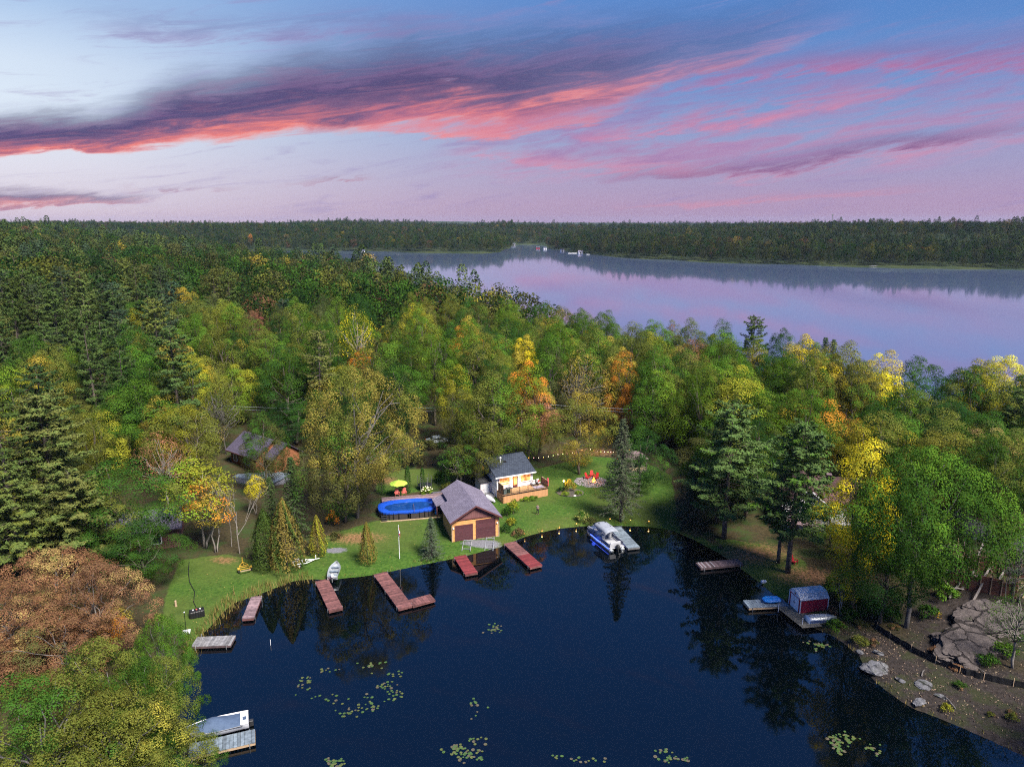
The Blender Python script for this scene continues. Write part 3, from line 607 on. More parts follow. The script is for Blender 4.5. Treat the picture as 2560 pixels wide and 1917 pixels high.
# ------------------------------------------------------------------ trees one can pick out
# (x, y, height), shape, crown width, colour, turning colour and share, label
MT = [
 # around the lawns
 ((-24.6, 105.3, 24.0), 'broad1', 18.5, (0.235, 0.205, 0.044), 'olive', 0.35, 'huge spreading tree with golden olive leaves standing over the blue pool'),
 ((-26.2, 103.6, 16.5), 'broad2', 14, 'drab', 'green', 0.3, 'dark tree painting the shaded lower golden crown, thick trunk in a circle of fallen leaves'),  # darker second tree stands in for the golden tree's shaded lower crown
 ((17.39, 105.95, 17.07), 'spruce1', 7.2, 'spruce', None, 0, 'tall grey green spruce standing alone on the lawn beside the pontoon boat'),
 ((-30.95, 89.6, 10.18), 'cedar2', 5.6, 'goldcedar', 'cedar', 0.2, 'wide golden brown cedar by the trailer with a cut trunk'),
 ((-33.72, 89.7, 8.59), 'cedar2', 4.6, 'cedar', None, 0, 'dark green cedar pressed against the golden brown one'),
 ((-27.57, 93.21, 6.15), 'cedar1', 2.6, 'goldcedar', 'yellowgreen', 0.4, 'small yellowish cedar on bare legs beside the leaf litter circle'),
 ((-20.1, 91.13, 6.18), 'cedar1', 2.5, 'goldcedar', 'olive', 0.3, 'slim straw coloured sapling next to the flagpole'),
 ((-11.49, 93.49, 5.96), 'spruce2', 3.6, 'spruce', None, 0, 'young blue green spruce on the grass beside the tan garage'),
 ((-32.11, 97.92, 13.03), 'spruce2', 5.0, 'pine', None, 0, 'slender dark spruce rising behind the small yellowish cedar'),
 ((-40.66, 106.12, 6.42), 'birch1', 3.2, 'yellow', 'gold', 0.3, 'little yellow birch before the grey yard of the log house'),
 ((-22.23, 114.19, 4.6), 'column', 1.15, 'deep', None, 0, 'narrow columnar cedar shaded by the huge golden tree'),
 ((-17.96, 115.31, 4.89), 'column', 1.2, 'deep', None, 0, 'narrow columnar cedar right behind the lime parasol'),
 ((-15.53, 116.39, 4.08), 'column', 1.0, 'deep', None, 0, 'narrow columnar cedar beside the white flowering bush'),
 ((-11.74, 118.21, 5.15), 'cedar1', 2.0, 'deep', None, 0, 'dark pointed cedar between the trampoline net and the white cottage'),
 ((-9.7, 116.05, 7.92), 'birch1', 5.5, 'olive', 'green', 0.4, 'olive birch clump leaning over the garage roof'),
 ((-6.19, 118.37, 12.49), 'oval1', 7.5, 'olive', 'green', 0.4, 'olive green tree on pale trunks at the shed end of the cottage'),
 ((3.17, 130.19, 19.59), 'oval3', 8.5, 'bright', 'orange', 0.36, 'tall maple half green half orange right behind the cottage roof'),
 ((-3.56, 122.0, 18.0), 'oval2', 10.5, 'olive', 'fresh', 0.2, 'olive tree filling the gap above the cottage chimney vent'),
 ((12.54, 125.0, 15.5), 'round2', 11, 'gold', 'olive', 0.6, 'tan and olive tree over the middle of the string lights'),
 ((22.01, 116.0, 12.0), 'round3', 9, 'deep', 'green', 0.3, 'dark green tree tucked behind the gazebo roof'),
 ((28.74, 135.0, 17.0), 'oval1', 9.5, 'fresh', 'bright', 0.3, 'fresh green maple between the orange tree and the gazebo'),
 ((14.37, 145.0, 18.0), 'airy2', 10.5, 'tan', 'gold', 0.4, 'thin tan tree with grey branches showing above the string lights'),
 ((23.23, 146.5, 18.5), 'oval3', 7.5, 'orange', 'gold', 0.45, 'bright orange maple standing highest above the gazebo'),
 ((-11.67, 140.0, 18.0), 'oval1', 9, 'yellowgreen', 'fresh', 0.35, 'yellow green maple topping the wood above the garage'),
 ((36.82, 138.5, 17.0), 'round1', 11, 'olive', 'fresh', 0.3, 'olive round tree left of the tall twin toned maple by the big pine'),
 ((42.15, 128.0, 19.0), 'oval3', 11.5, 'bright', 'yellowgreen', 0.4, 'tall lime green tree with a yellow top behind the big pine'),
 ((31.92, 99.08, 21.23), 'bigpine', 15, 'pinefresh', 'fresh', 0.2, 'big white pine with tiered boughs beside the mown lawn'),
 ((28.19, 104.65, 10.03), 'spruce2', 6.0, 'blue', None, 0, 'dense dark spruce hugging the edge of the lawn below the big pine'),
 ((37.48, 88.36, 21.61), 'bigpine2', 13, 'pinefresh', 'fresh', 0.3, 'bushy white pine rising by the red shed'),
 ((37.17, 91.14, 13.32), 'pine4', 7, 'blue', None, 0, 'thin dark pine standing in the shade of the bushy one'),
 ((51.43, 119.0, 17.0), 'round2', 11.5, 'fresh', 'orange', 0.14, 'round green tree with a rusty shoulder above the brown roof'),
 ((62.74, 124.5, 10.0), 'round1', 5.5, 'orange', 'rust', 0.4, 'small copper tree next to the wires above the brown roof'),
 ((55.41, 117.5, 10.5), 'round3', 12, 'green', 'olive', 0.4, 'wide green tree shading the brown roofed white house'),
 ((41.2, 77.85, 21.19), 'oval2', 7.5, 'yellow', 'yellowgreen', 0.2, 'brilliant yellow tree glowing over the wood by the red shed'),
 ((39.66, 77.29, 6.22), 'birch1', 4, 'yellow', 'bright', 0.4, 'low yellow sapling draping over the red shed'),
 ((46.06, 74.63, 21.52), 'near3', 15.5, 'green', 'fresh', 0.4, 'massive green maple on a grey trunk above the silt fence'),
 ((43.59, 75.7, 14.93), 'round3', 10, 'deep', 'green', 0.3, 'dark green tree filling the space under the yellow one'),
 ((72.75, 102.5, 14.0), 'oval3', 9, 'fresh', 'tan', 0.25, 'yellowish green maple with a tan crown edge above the building site'),
 ((60.14, 77.5, 11.0), 'airy2', 7, 'green', 'blue', 0.3, 'thin blue green tree over the timber walls of the site'),
 ((52.92, 66.5, 9.0), 'airy1', 6, 'green', 'fresh', 0.3, 'loose green tree leaning in beside the fallen beams'),
 ((76.86, 110.0, 15.0), 'round1', 11, 'green', 'rust', 0.12, 'round green tree with a russet cap near the dark roofed house'),
 ((98.08, 135.0, 15.0), 'round2', 10, 'deep', 'olive', 0.3, 'dark tree at the water edge near the dark roofed house'),
 ((68.58, 95.13, 15.39), 'near3', 12.5, 'green', 'olive', 0.35, 'tall green tree on twin trunks beside the gravel track'),
 # the far bank of the yard peninsula, against the lake
 ((43.78, 191.0, 20.83), 'oval1', 7, 'rust', 'olive', 0.35, 'rust red maple against the pale lake'),
 ((46.89, 187.0, 19.51), 'airy1', 6.5, 'rust', 'olive', 0.5, 'thin rusty tree with water showing through its twigs'),
 ((50.1, 183.5, 18.19), 'round3', 8, 'deep', None, 0, 'dark rounded tree beside the gap in the lakeside wood'),
 ((52.51, 181.0, 16.77), 'oval1', 8, 'green', 'olive', 0.3, 'mid green tree right of the gap in the lakeside wood'),
 ((59.67, 173.0, 24.05), 'pine3', 11, 'pine', None, 0, 'dark pine top sticking out over the lake'),
 ((64.41, 167.5, 21.54), 'round1', 9, 'deep', 'green', 0.3, 'dark green round tree next to the dark pine top by the lake'),
 ((68.81, 163.0, 19.73), 'round2', 10, 'green', 'olive', 0.35, 'green tree beside the pair of pointed lakeside spruces'),
 ((71.48, 160.0, 20.95), 'spruce1', 7.5, 'blue', None, 0, 'pointed spruce at the lake, the shorter of the pair'),
 ((72.86, 159.0, 20.69), 'spruce1', 7.5, 'blue', None, 0, 'pointed spruce at the lake, the outer of the pair'),
 ((78.43, 154.5, 16.96), 'oval1', 8, 'green', 'olive', 0.3, 'narrow green tree beside the bleached dead one at the lake'),
 ((80.46, 151.0, 15.0), 'round3', 10, 'fresh', 'yellowgreen', 0.3, 'yellowish green tree stepping down to the lake'),
 ((86.43, 148.0, 18.19), 'broad2', 13, 'deep', 'green', 0.4, 'broad dark tree cutting into the lake view'),
 ((93.6, 143.0, 15.0), 'round2', 11, 'green', 'deep', 0.4, 'lacy dark green tree with lake glinting through'),
 # the hillside behind the pool
 ((-39.57, 179.5, 22.0), 'airy1', 9, 'yellowgreen', 'yellow', 0.25, 'slim yellow green tree on a pale trunk standing out of the dark pines'),
 ((-37.88, 178.5, 11.0), 'birch1', 8, 'orange', 'gold', 0.4, 'orange maple sapling burning among dark trees above the golden giant'),
 ((-46.59, 145.0, 18.0), 'round3', 13, 'green', 'deep', 0.4, 'rounded deep green tree with a dense crown above the log house'),
 ((-40.17, 144.5, 22.0), 'pine4', 9, 'pine_o', None, 0, 'half bare pine with dead lower limbs above the log house'),
 ((-24.06, 165.5, 17.0), 'round2', 12, 'green', 'bright', 0.25, 'green tree behind the crown of the golden giant'),
 ((2.71, 168.0, 18.0), 'oval1', 7.5, 'yellow', 'gold', 0.3, 'yellow maple above the half orange one'),
 ((15.32, 224.5, 20.0), 'round1', 10, 'olive', 'tan', 0.35, 'olive tree with a tan top below the lake'),
 ((5.22, 131.0, 15.0), 'oval2', 7, 'pink', 'gold', 0.5, 'salmon coloured maple crown pressed behind the half orange one'),
 ((-475.36, 1316.0, 22.0), 'oval1', 9, 'orange', None, 0, 'single orange crown far off on the skyline wood'),
 ((-81.25, 221.5, 14.0), 'oval2', 7, 'red', 'rust', 0.4, 'small dark red tree among the pines of the slope'),
 ((-40.27, 222.5, 12.0), 'oval1', 6, 'yellow', 'olive', 0.5, 'small yellow tree beside the slim yellow green one'),
 ((-59.95, 150.0, 13.0), 'oval3', 9, 'bright', 'yellowgreen', 0.3, 'lime green tree below the rounded deep green one'),
 ((-43.71, 137.56, 8.91), 'round3', 13, 'deep', 'green', 0.2, 'dark hedge like tree behind the purple roof'),
 # left hand wood
 ((-56.8, 132.5, 14.0), 'airy2', 12, 'drab', 'olive', 0.5, 'leaf thin grey olive tree spreading over the log house'),
 ((-54.47, 114.5, 15.0), 'round1', 12, 'yellowgreen', 'olive', 0.45, 'yellow green tree in front of the thin grey olive one'),
 ((-55.08, 106.5, 13.0), 'airy1', 7, 'pink', 'rust', 0.4, 'salmon pink thin tree among green ones'),
 ((-45.14, 94.5, 13.0), 'birch1', 9.5, 'yellowgreen', 'bright', 0.35, 'birch clump with yellow leaves on slanting white trunks'),
 ((-42.45, 93.0, 11.0), 'birch1', 6, 'gold', 'orange', 0.3, 'orange yellow birch leaning toward the bare saplings'),
 ((-66.01, 121.0, 17.0), 'round2', 13, 'fresh', 'green', 0.4, 'large fresh green tree with a dark hollow beneath'),
 ((-61.79, 121.0, 15.0), 'oval3', 8, 'gold', 'green', 0.4, 'gold edged maple joined to the large fresh green tree'),
 ((-67.36, 108.5, 16.0), 'round1', 10, 'olive', 'yellowgreen', 0.3, 'olive tree between the huge pine and the dark hollow'),
 ((-90.32, 126.0, 17.0), 'round3', 11, 'yellowgreen', 'bright', 0.4, 'lemon yellow round tree at the picture edge above the huge pine'),
 ((-65.42, 95.0, 22.0), 'bigpine', 17, 'pine_o', 'pine_l', 0.4, 'huge white pine with long feathery boughs above the rust tree'),
 ((-55.21, 84.0, 16.0), 'bigpine2', 12, 'pine_o', 'pine_l', 0.4, 'second feathery pine crowding under the huge one'),
 ((-60.76, 81.5, 17.0), 'bigpine2', 12, 'pine_l', 'olive', 0.3, 'feathery pine cut by the picture edge above the rust tree'),
 ((-52.3, 88.5, 15.0), 'round2', 13, 'green', 'olive', 0.25, 'dark green round tree hiding the grey roof'),
 ((-47.41, 84.0, 9.0), 'round3', 9, 'green', 'deep', 0.4, 'dark bushy tree where the lawn meets the left wood'),
 ((-49.1, 69.0, 12.0), 'near1', 13, 'rust', 'tan', 0.15, 'wide rust brown tree with bare twigs near the dock bank'),
 ((-43.86, 68.5, 11.0), 'near2', 10, 'rust', 'tan', 0.15, 'second rust brown tree touching the lawn side'),
 ((-52.43, 67.5, 9.0), 'near2', 11, 'rust', 'tan', 0.15, 'low rust brown tree at the picture edge'),
 ((-42.93, 68.8, 5.86), 'birch1', 3.4, 'orange', 'gold', 0.5, 'slim orange birch with two white stems'),
 ((-32.99, 60.0, 11.07), 'near2', 5.4, 'fresh', 'green', 0.3, 'soft light green bush tree at the reedy bank'),
 ((-33.89, 52.0, 13.0), 'near1', 9.5, 'green', 'olive', 0.45, 'big oak with grey green leaves in the bottom corner wood'),
 ((-30.95, 53.0, 10.72), 'near2', 7.5, 'green', 'olive', 0.35, 'darker oak leaning to the water above the covered boat'),
 ((-36.01, 46.5, 13.0), 'near1', 13, 'olive', 'green', 0.35, 'oak with yellow tips filling the bottom corner'),
 ((-30.84, 48.5, 10.84), 'near2', 10, 'olive', 'gold', 0.08, 'oak with sprays of yellow beside the covered boat'),
 ((-27.67, 50.0, 6.43), 'near2', 6, 'green', 'olive', 0.35, 'low oak bough hiding the end of the grey dock'),
 ((-55.0, 119.5, 12.5), 'airy1', 6.5, 'tan', 'olive', 0.4, 'thin straw coloured tree screening the log house wall'),
 ((-42.3, 114.5, 14.0), 'round3', 8.5, 'drab', 'green', 0.35, 'green tree filling the space between the log house and the golden giant'),
 ((-37.22, 103.05, 7.63), 'spruce2', 4, 'pine', None, 0, 'small dark spruce on the log house patio edge'),
 ((-45.6, 64.0, 8.0), 'near2', 10, 'rust', 'drab', 0.25, 'brown lower tree below the wide rust one'),
 ((45.2, 93.5, 7.5), 'round2', 6.5, 'green', 'fresh', 0.3, 'small green tree standing in front of the white house wall'),
 ((51.5, 96.0, 9.0), 'oval2', 6, 'green', 'olive', 0.3, 'green tree between the brilliant yellow one and the white house'),
 ((-52.8, 85.5, 12.0), 'round3', 9, 'green', 'olive', 0.3, 'green tree in front of the grey roofed house'),
 # bare ones
 ((-38.83, 93.39, 13.56), 'bare0', 5, None, None, 0, 'leafless sapling with pale stems between birches and cedars'),
 ((-40.7, 95.2, 9.96), 'bare1', 4, None, None, 0, 'shorter leafless sapling beside the pale stemmed one'),
 ((79.09, 154.0, 16.22), 'bare2', 7, None, None, 0, 'bleached dead tree with forked white branches by the lake'),
 ((-111.68, 186.0, 13.0), 'bare1', 4.5, None, None, 0, 'bleached snag in the wood of the left slope'),
 ((-18.73, 189.0, 15.0), 'bare0', 5, None, None, 0, 'grey leafless tree on the slope above the garage'),
 ((32.95, 210.5, 21.27), 'bare2', 6, None, None, 0, 'bare trunk with stub branches below the lake shore'),
 ((58.89, 102.0, 9.0), 'bare1', 5, None, None, 0, 'grey leafless shrub tree near the dark roof'),
]
for xyh, key, w, c, tc_, amt, lab in MT: tree(xyh, key, w, c or 'green', lab, None, tc_, amt)

# ------------------------------------------------------------------ the woods between them: countable trees near, one mass far off
CLEAR = LAWN+[[(-22.11, 104.51), (-10.27, 106.34), (-10.86, 121.41), (-14.73, 130.87), (-21.63, 130.38), (-26.0, 124.95)],
  [(-6.11, 113.11), (8.18, 113.49), (30.54, 121.9), (28.5, 133.8), (16.32, 138.25), (4.08, 138.32), (-6.23, 131.36)],
  [(-41.4, 91.33), (-31.54, 91.93), (-45.52, 137.91), (-58.46, 136.8)], [(-67.07, 80.82), (-47.49, 80.5), (-38.44, 63.86), (-54.63, 62.72)], [(-19.04, 128.34), (-13.0, 128.86), (-13.72, 145.95), (-20.49, 145.3)],
  [(36.37, 89.7), (45.29, 88.84), (60.0, 121.37), (51.96, 122.94)], [(37.1, 73.66), (37.73, 63.86), (46.05, 54.74), (62.57, 55.76), (89.49, 97.02), (70.06, 101.68), (57.97, 88.43), (44.68, 77.87)],
  [(29.47, 84.75), (38.04, 75.94), (43.26, 86.71), (37.01, 98.09), (30.77, 101.41)], [(78.79, 132.97), (92.39, 134.41), (118.0, 173.71), (104.82, 177.45)],
  [(-53.03, 88.09), (-46.38, 88.82), (-51.71, 99.09), (-58.65, 98.62)]]
ALIAS = [('golden olive leaves', 'huge golden tree over the pool'), ('thick trunk', 'dark olive tree by the leaf circle'), ('slender dark spruce', 'slender dark spruce by the cedars'), ('half orange right behind', 'half orange maple at the cottage'), ('cottage chimney vent', 'olive tree above the cottage vent'),
  ('middle of the string lights', 'tan tree over the string lights'), ('tucked behind the gazebo', 'dark tree behind the gazebo'), ('thin tan tree', 'thin tan tree with grey branches'), ('standing highest above the gazebo', 'bright orange maple above the gazebo'), ('above the garage', 'yellow green maple above the garage'),
  ('left of the tall twin', 'olive round tree by the lime green one'), ('tall lime green tree', 'tall lime green tree'), ('big white pine with tiered', 'big tiered pine by the lawn'), ('bushy white pine', 'bushy pine by the red shed'), ('rusty shoulder', 'round tree with a rusty shoulder'), ('small copper tree', 'small copper tree'),
  ('shading the brown roofed', 'wide tree over the brown roof'), ('brilliant yellow', 'brilliant yellow tree'), ('massive green maple', 'massive maple above the silt fence'), ('tan crown edge', 'tan edged maple above the site'), ('russet cap', 'russet capped tree'), ('rust red maple', 'rust red maple at the lake'), ('gap in the lakeside wood', 'gap in the lakeside wood'),
  ('dark pine top', 'dark pine top over the lake'), ('outer of the pair', 'pair of pointed lakeside spruces'), ('stepping down to the lake', 'yellowish tree stepping to the lake'), ('broad dark tree', 'broad dark tree at the lake'), ('lacy dark green', 'lacy lakeside tree'), ('out of the dark pines', 'slim yellow green tree on the slope'), ('orange maple sapling', 'orange sapling above the golden giant'),
  ('dense crown above the log', 'dense deep green tree above the log house'), ('half bare pine', 'half bare pine'), ('yellow maple above', 'yellow maple above the cottage wood'), ('tan top below the lake', 'olive tree with a tan top'), ('small dark red', 'small dark red tree'), ('lime green tree below', 'lime tree below the deep green one'), ('grey olive tree spreading', 'thin grey olive tree'),
  ('salmon pink thin', 'salmon pink thin tree'), ('slanting white trunks', 'yellow birch clump'), ('dark hollow beneath', 'large fresh green tree with a hollow'), ('lemon yellow', 'lemon yellow tree at the edge'), ('huge white pine', 'huge feathery pine'), ('hiding the grey roof', 'dark round tree over the grey roof'), ('wide rust brown', 'wide rust brown tree'), ('grey green leaves in the bottom', 'big oak in the bottom corner'), ('bleached snag', 'bleached snag on the slope'), ('grey leafless tree on', 'grey leafless tree on the slope'), ('single orange crown', 'single orange crown on the skyline')]
PLACES = [(-49, 128, 'purple roofed log house'), (46, 107, 'brown roofed white house'), (79, 124, 'black roofed house'), (1, 121, 'white cottage'), (2, 143, 'utility pole behind the cottage')]
CNAME = dict(deep='dark green', green='green', fresh='fresh green', olive='olive', drab='dull olive', yellowgreen='yellow green', gold='golden', orange='orange', rust='rusty', yellow='yellow')
def fill_woods():
    rng = np.random.default_rng(77)
    step = 8.0
    gx, gy = np.meshgrid(np.arange(-330, 140, step), np.arange(40, 480, step))
    X = (gx+rng.uniform(-0.46, 0.46, gx.shape)*step).ravel(); Y = (gy+rng.uniform(-0.46, 0.46, gy.shape)*step).ravel()
    ex, ey = np.meshgrid(np.arange(38, 140, 8.5), np.arange(98, 185, 8.5)); X = np.concatenate([X, (ex+rng.uniform(-3, 3, ex.shape)).ravel()]); Y = np.concatenate([Y, (ey+rng.uniform(-3, 3, ey.shape)).ravel()])
    ok = (wdist(X, Y) > 2.2) & (np.abs(X) < Y*0.80+16)
    for p in CLEAR: ok &= poly_signed(X, Y, p) > 2.0
    for i in np.where(ok)[0]:
        if any((X[i]-a)**2+(Y[i]-b)**2 < (0.26*w+1.2)**2 for a, b, w in TREES): ok[i] = False
    # keep the trees one can pick out in the clear: nothing grown right up in front of their crowns
    Zf = zt(X, Y); Rf = np.hypot(X, Y); Af = np.arctan2(X, Y)
    for xyh, k_, w_, *_ in MT:
        if xyh[1] > 330 or xyh[2] < 6 or xyh[0] > 26: continue
        rm = math.hypot(xyh[0], xyh[1]); am = math.atan2(xyh[0], xyh[1]); zm = zg(xyh[0], xyh[1])+0.62*xyh[2]
        line = 47+(zm-47)*Rf/rm
        ok &= ~((Rf < rm) & (np.abs(Af-am)*Rf < 3.2+0.25*w_) & (Zf+13.0 > line))
    X, Y = X[ok], Y[ok]
    o = np.argsort(np.hypot(X, Y)); X, Y = X[o], Y[o]
    pn = 0.5+0.5*np.sin(X*0.021+1.3)*np.cos(Y*0.017+0.4)+rng.normal(size=len(X))*0.18
    far = []; LM = [(xyh[0], xyh[1], nm) for key_, nm in ALIAS for xyh, k_, w_, c_, t_, a_, lab in MT if key_ in lab]+PLACES
    def where(x, y):
        dd = sorted(((x-a)**2+(y-b)**2, nm, x-a, y-b) for a, b, nm in LM)[0]; d = math.sqrt(dd[0])
        return ('far behind' if d > 45 else 'behind' if dd[3] > 0.6*abs(dd[2]) else 'before' if -dd[3] > 0.6*abs(dd[2]) else 'beside')+' the '+dd[1], 'trees around the '+dd[1]
    counts = dict(pine=0, leaf=0)
    for i, (x, y) in enumerate(zip(X, Y)):
        hillside = x < -0.12*y+8
        isp = pn[i] > (0.72 if (hillside and y > 135) else 0.82)
        k = 'pine' if isp else 'leaf'
        if counts[k] >= (270 if isp else 280) or y > 330: far.append((x, y, isp)); continue
        counts[k] += 1
        rel, grp = where(x, y)
        if isp:
            key = ['pine1', 'pine2', 'pine3', 'pine4', 'pine1', 'pine3'][rng.integers(6)]; cl = ['pine', 'pine', 'pine_l', 'pine_o', 'blue'][rng.integers(5)]
            h = rng.uniform(18, 28) if hillside else rng.uniform(13, 18)
            tree((x, y, h), key, rng.uniform(9, 12.5), cl, ('towering ' if h > 25 else 'tall ' if h > 20 else 'short ')+{'pine': 'green', 'pine_l': 'pale green', 'pine_o': 'olive', 'blue': 'dark'}[cl]+' pine '+rel, 'pine '+grp, 'pine_l', 0.2)
        else:
            q = rng.random(); near_lake = wdist(np.array([x]), np.array([y]))[0] < 14 and y > 100
            key = ['round1', 'round2', 'round3', 'oval1', 'oval2', 'oval3'][rng.integers(6)]
            h = rng.uniform(11, 16) if y < 125 else rng.uniform(13.5, 22)
            if q < 0.66: cl, nm, tn, am = ['deep', 'green', 'fresh', 'fresh'][rng.integers(4)], None, 'olive', rng.uniform(0, 0.35)
            elif q < 0.85: cl, nm, tn, am = ['olive', 'drab', 'olive'][rng.integers(3)], None, 'fresh', rng.uniform(0, 0.4)
            elif q < 0.94: cl, nm, tn, am = ['yellowgreen', 'gold', 'yellowgreen'][rng.integers(3)], None, 'olive', 0.4
            else: cl, nm, tn, am = ['orange', 'rust', 'yellow'][rng.integers(3)], None, 'gold', 0.4
            tree((x, y, h), key, rng.uniform(7.0, 10.0) if key.startswith('oval') else rng.uniform(9, 12.5), cl, ('towering ' if h > 19 else 'tall ' if h > 15 else 'low ')+CNAME[cl]+(' rounded tree ' if key.startswith('round') else ' upright tree ')+rel, 'leafy '+grp, tn, am)
    print('woods', counts, len(far))
    return far
FAR = fill_woods()

# far woods as one mass: instances of a few light crowns, one object
def light_tree(name, seed, conifer):
    rng = np.random.default_rng(seed)
    if conifer:
        n = 620; t = rng.uniform(0.1, 1, n); a = rng.uniform(0, 6.28, n)
        R_ = 3.9*(1-t)**0.5*rng.uniform(0.55, 1.1, n)*(0.9+0.2*np.sin(t*17+a*2))+0.2
        cen = np.stack([np.cos(a)*R_, np.sin(a)*R_, t*16.5], -1); nrm = np.stack([np.cos(a)*0.5, np.sin(a)*0.5, np.ones(n)], -1)+rng.normal(size=(n, 3))*0.5; s = 0.72
        ci = (t*9).astype(int)
    else:
        n = 820; k = 18; cs = unit(rng.normal(size=(k, 3)))*[3.6, 3.6, 4.6]+[0, 0, 9.5]; ci = rng.integers(0, k, n)
        d = unit(rng.normal(size=(n, 3))+[0, 0, 0.4]); cen = cs[ci]+d*1.7*rng.uniform(0.6, 1.1, (n, 1)); nrm = d+rng.normal(size=(n, 3))*0.6; s = 0.62
    return foliage_mesh(name, cen, nrm, s*rng.uniform(0.6, 1.25, n), rng.random(n), rng.random(20)[ci % 20], rng, FAR_LEAF)
def mass_wood(name, label, pts, rng, shade=1.0, size=1.0):
    """pts: x, y, conifer flag"""
    pts = np.array(pts, float); n = len(pts)
    z = zt(pts[:, 0], pts[:, 1])
    con = pts[:, 2] > 0.5
    idx = np.where(con, rng.integers(3, 5, n), rng.integers(0, 3, n))
    sc = np.where(con, rng.uniform(0.8, 1.6, n), rng.uniform(0.7, 1.4, n))*size*(1+0.18*np.sin(pts[:, 0]*0.05)*np.cos(pts[:, 1]*0.04))
    pal = np.array([COL['deep'], COL['green'], COL['drab'], COL['olive'], COL['drab'], COL['green'], COL['rust'], COL['gold'], COL['tan']])
    pc = np.array([COL['pine'], COL['blue'], COL['pine'], COL['pine_l']])
    col = np.where(con[:, None], pc[rng.integers(0, 4, n)], pal[rng.choice(9, n, p=[.24, .23, .20, .16, .07, .06, .02, .01, .01])])*rng.uniform(0.55, 1.0, (n, 1))*shade
    me = bpy.data.meshes.new(name); me.from_pydata([tuple(p) for p in np.stack([pts[:, 0], pts[:, 1], z-0.3], -1)], [], [])
    for nm, typ, data in (('idx', 'INT', idx), ('sc', 'FLOAT', sc), ('rz', 'FLOAT', rng.uniform(0, 6.28, n))):
        a = me.attributes.new(nm, typ, 'POINT'); a.data.foreach_set('value', data.astype(np.int32 if typ == 'INT' else np.float32))
    a = me.attributes.new('tint', 'FLOAT_COLOR', 'POINT'); a.data.foreach_set('color', np.concatenate([col, np.ones((n, 1))], 1).astype(np.float32).ravel())
    o = link_mesh(name, me); tag(o, label, None, None, 'stuff')
    ng = bpy.data.node_groups.new(name+'_scatter', 'GeometryNodeTree')
    ng.interface.new_socket('Geometry', in_out='INPUT', socket_type='NodeSocketGeometry'); ng.interface.new_socket('Geometry', in_out='OUTPUT', socket_type='NodeSocketGeometry')
    N = ng.nodes.new; L = ng.links.new
    gi, go = N('NodeGroupInput'), N('NodeGroupOutput'); iop = N('GeometryNodeInstanceOnPoints')
    m2p = N('GeometryNodeMeshToPoints'); L(gi.outputs[0], m2p.inputs[0]); L(m2p.outputs[0], iop.inputs['Points'])
    jn = N('GeometryNodeJoinGeometry')
    for ob in reversed(LIGHT):
        oi = N('GeometryNodeObjectInfo'); oi.inputs[0].default_value = ob; g2 = N('GeometryNodeGeometryToInstance')
        L(oi.outputs['Geometry'], g2.inputs[0]); L(g2.outputs[0], jn.inputs[0])
    L(jn.outputs[0], iop.inputs['Instance']); iop.inputs['Pick Instance'].default_value = True
    def attr(nm, typ):
        q = N('GeometryNodeInputNamedAttribute'); q.data_type = typ; q.inputs[0].default_value = nm; return q.outputs[0]
    L(attr('idx', 'INT'), iop.inputs['Instance Index'])
    cx = N('ShaderNodeCombineXYZ'); L(attr('rz', 'FLOAT'), cx.inputs[2]); L(cx.outputs[0], iop.inputs['Rotation'])
    L(attr('sc', 'FLOAT'), iop.inputs['Scale'])
    L(iop.outputs[0], go.inputs[0])
    md = o.modifiers.new('scatter', 'NODES'); md.node_group = ng
    return o
LIGHT = [bpy.data.objects.new('light_crown', light_tree('light_crown', 90+i, i >= 3)) for i in range(5)]
def far_woods():
    rng = np.random.default_rng(8)
    def zone(x0, x1, y0, y1, step, cond=None):
        gx, gy = np.meshgrid(np.arange(x0, x1, step), np.arange(y0, y1, step))
        X = (gx+rng.uniform(-0.48, 0.48, gx.shape)*step).ravel(); Y = (gy+rng.uniform(-0.48, 0.48, gy.shape)*step).ravel()
        ok = (np.abs(X) < Y*0.76+30); X, Y = X[ok], Y[ok]; d = wdist(X, Y); ok = d > 0.3
        if cond is not None: ok &= cond(X, Y, d)
        X, Y = X[ok], Y[ok]
        con = rng.random(len(X)) < 0.18+0.25*np.sin(X*0.02)*np.cos(Y*0.013)
        return list(zip(X, Y, con.astype(float)))
    a = [(x, y, float(c)) for x, y, c in FAR]
    a += zone(-520, -20, 480, 760, 8.8, lambda X, Y, d: (X < 0))+zone(-760, -330, 300, 760, 9.0)+zone(-1100, -100, 760, 1120, 10)
    mass_wood('hillside_forest', 'dense mixed forest covering the hillside up to the skyline', a, rng, 1.0, 1.12)
    b = zone(-700, 20, 1120, 1500, 8.5, lambda X, Y, d: d < 260)+zone(-160, 200, 1570, 1800, 9)+zone(-1300, 0, 1500, 2300, 18)
    mass_wood('point_forest', 'wooded point on the opposite side of the lake', b, rng, 0.75, 1.0)
    c_ = zone(0, 1000, 690, 1400, 7.5, lambda X, Y, d: d < 130)+zone(0, 1500, 800, 1800, 14, lambda X, Y, d: d >= 130)
    mass_wood('lakeshore_forest', 'long dark wooded shore across the lake', c_, rng, 0.62, 1.0)
    dd = zone(-2500, 3000, 2300, 3600, 38)
    mass_wood('horizon_forest', 'faint woods along the horizon', dd, rng, 0.6)
    print('far woods', len(a), len(b), len(c_), len(dd))
far_woods()

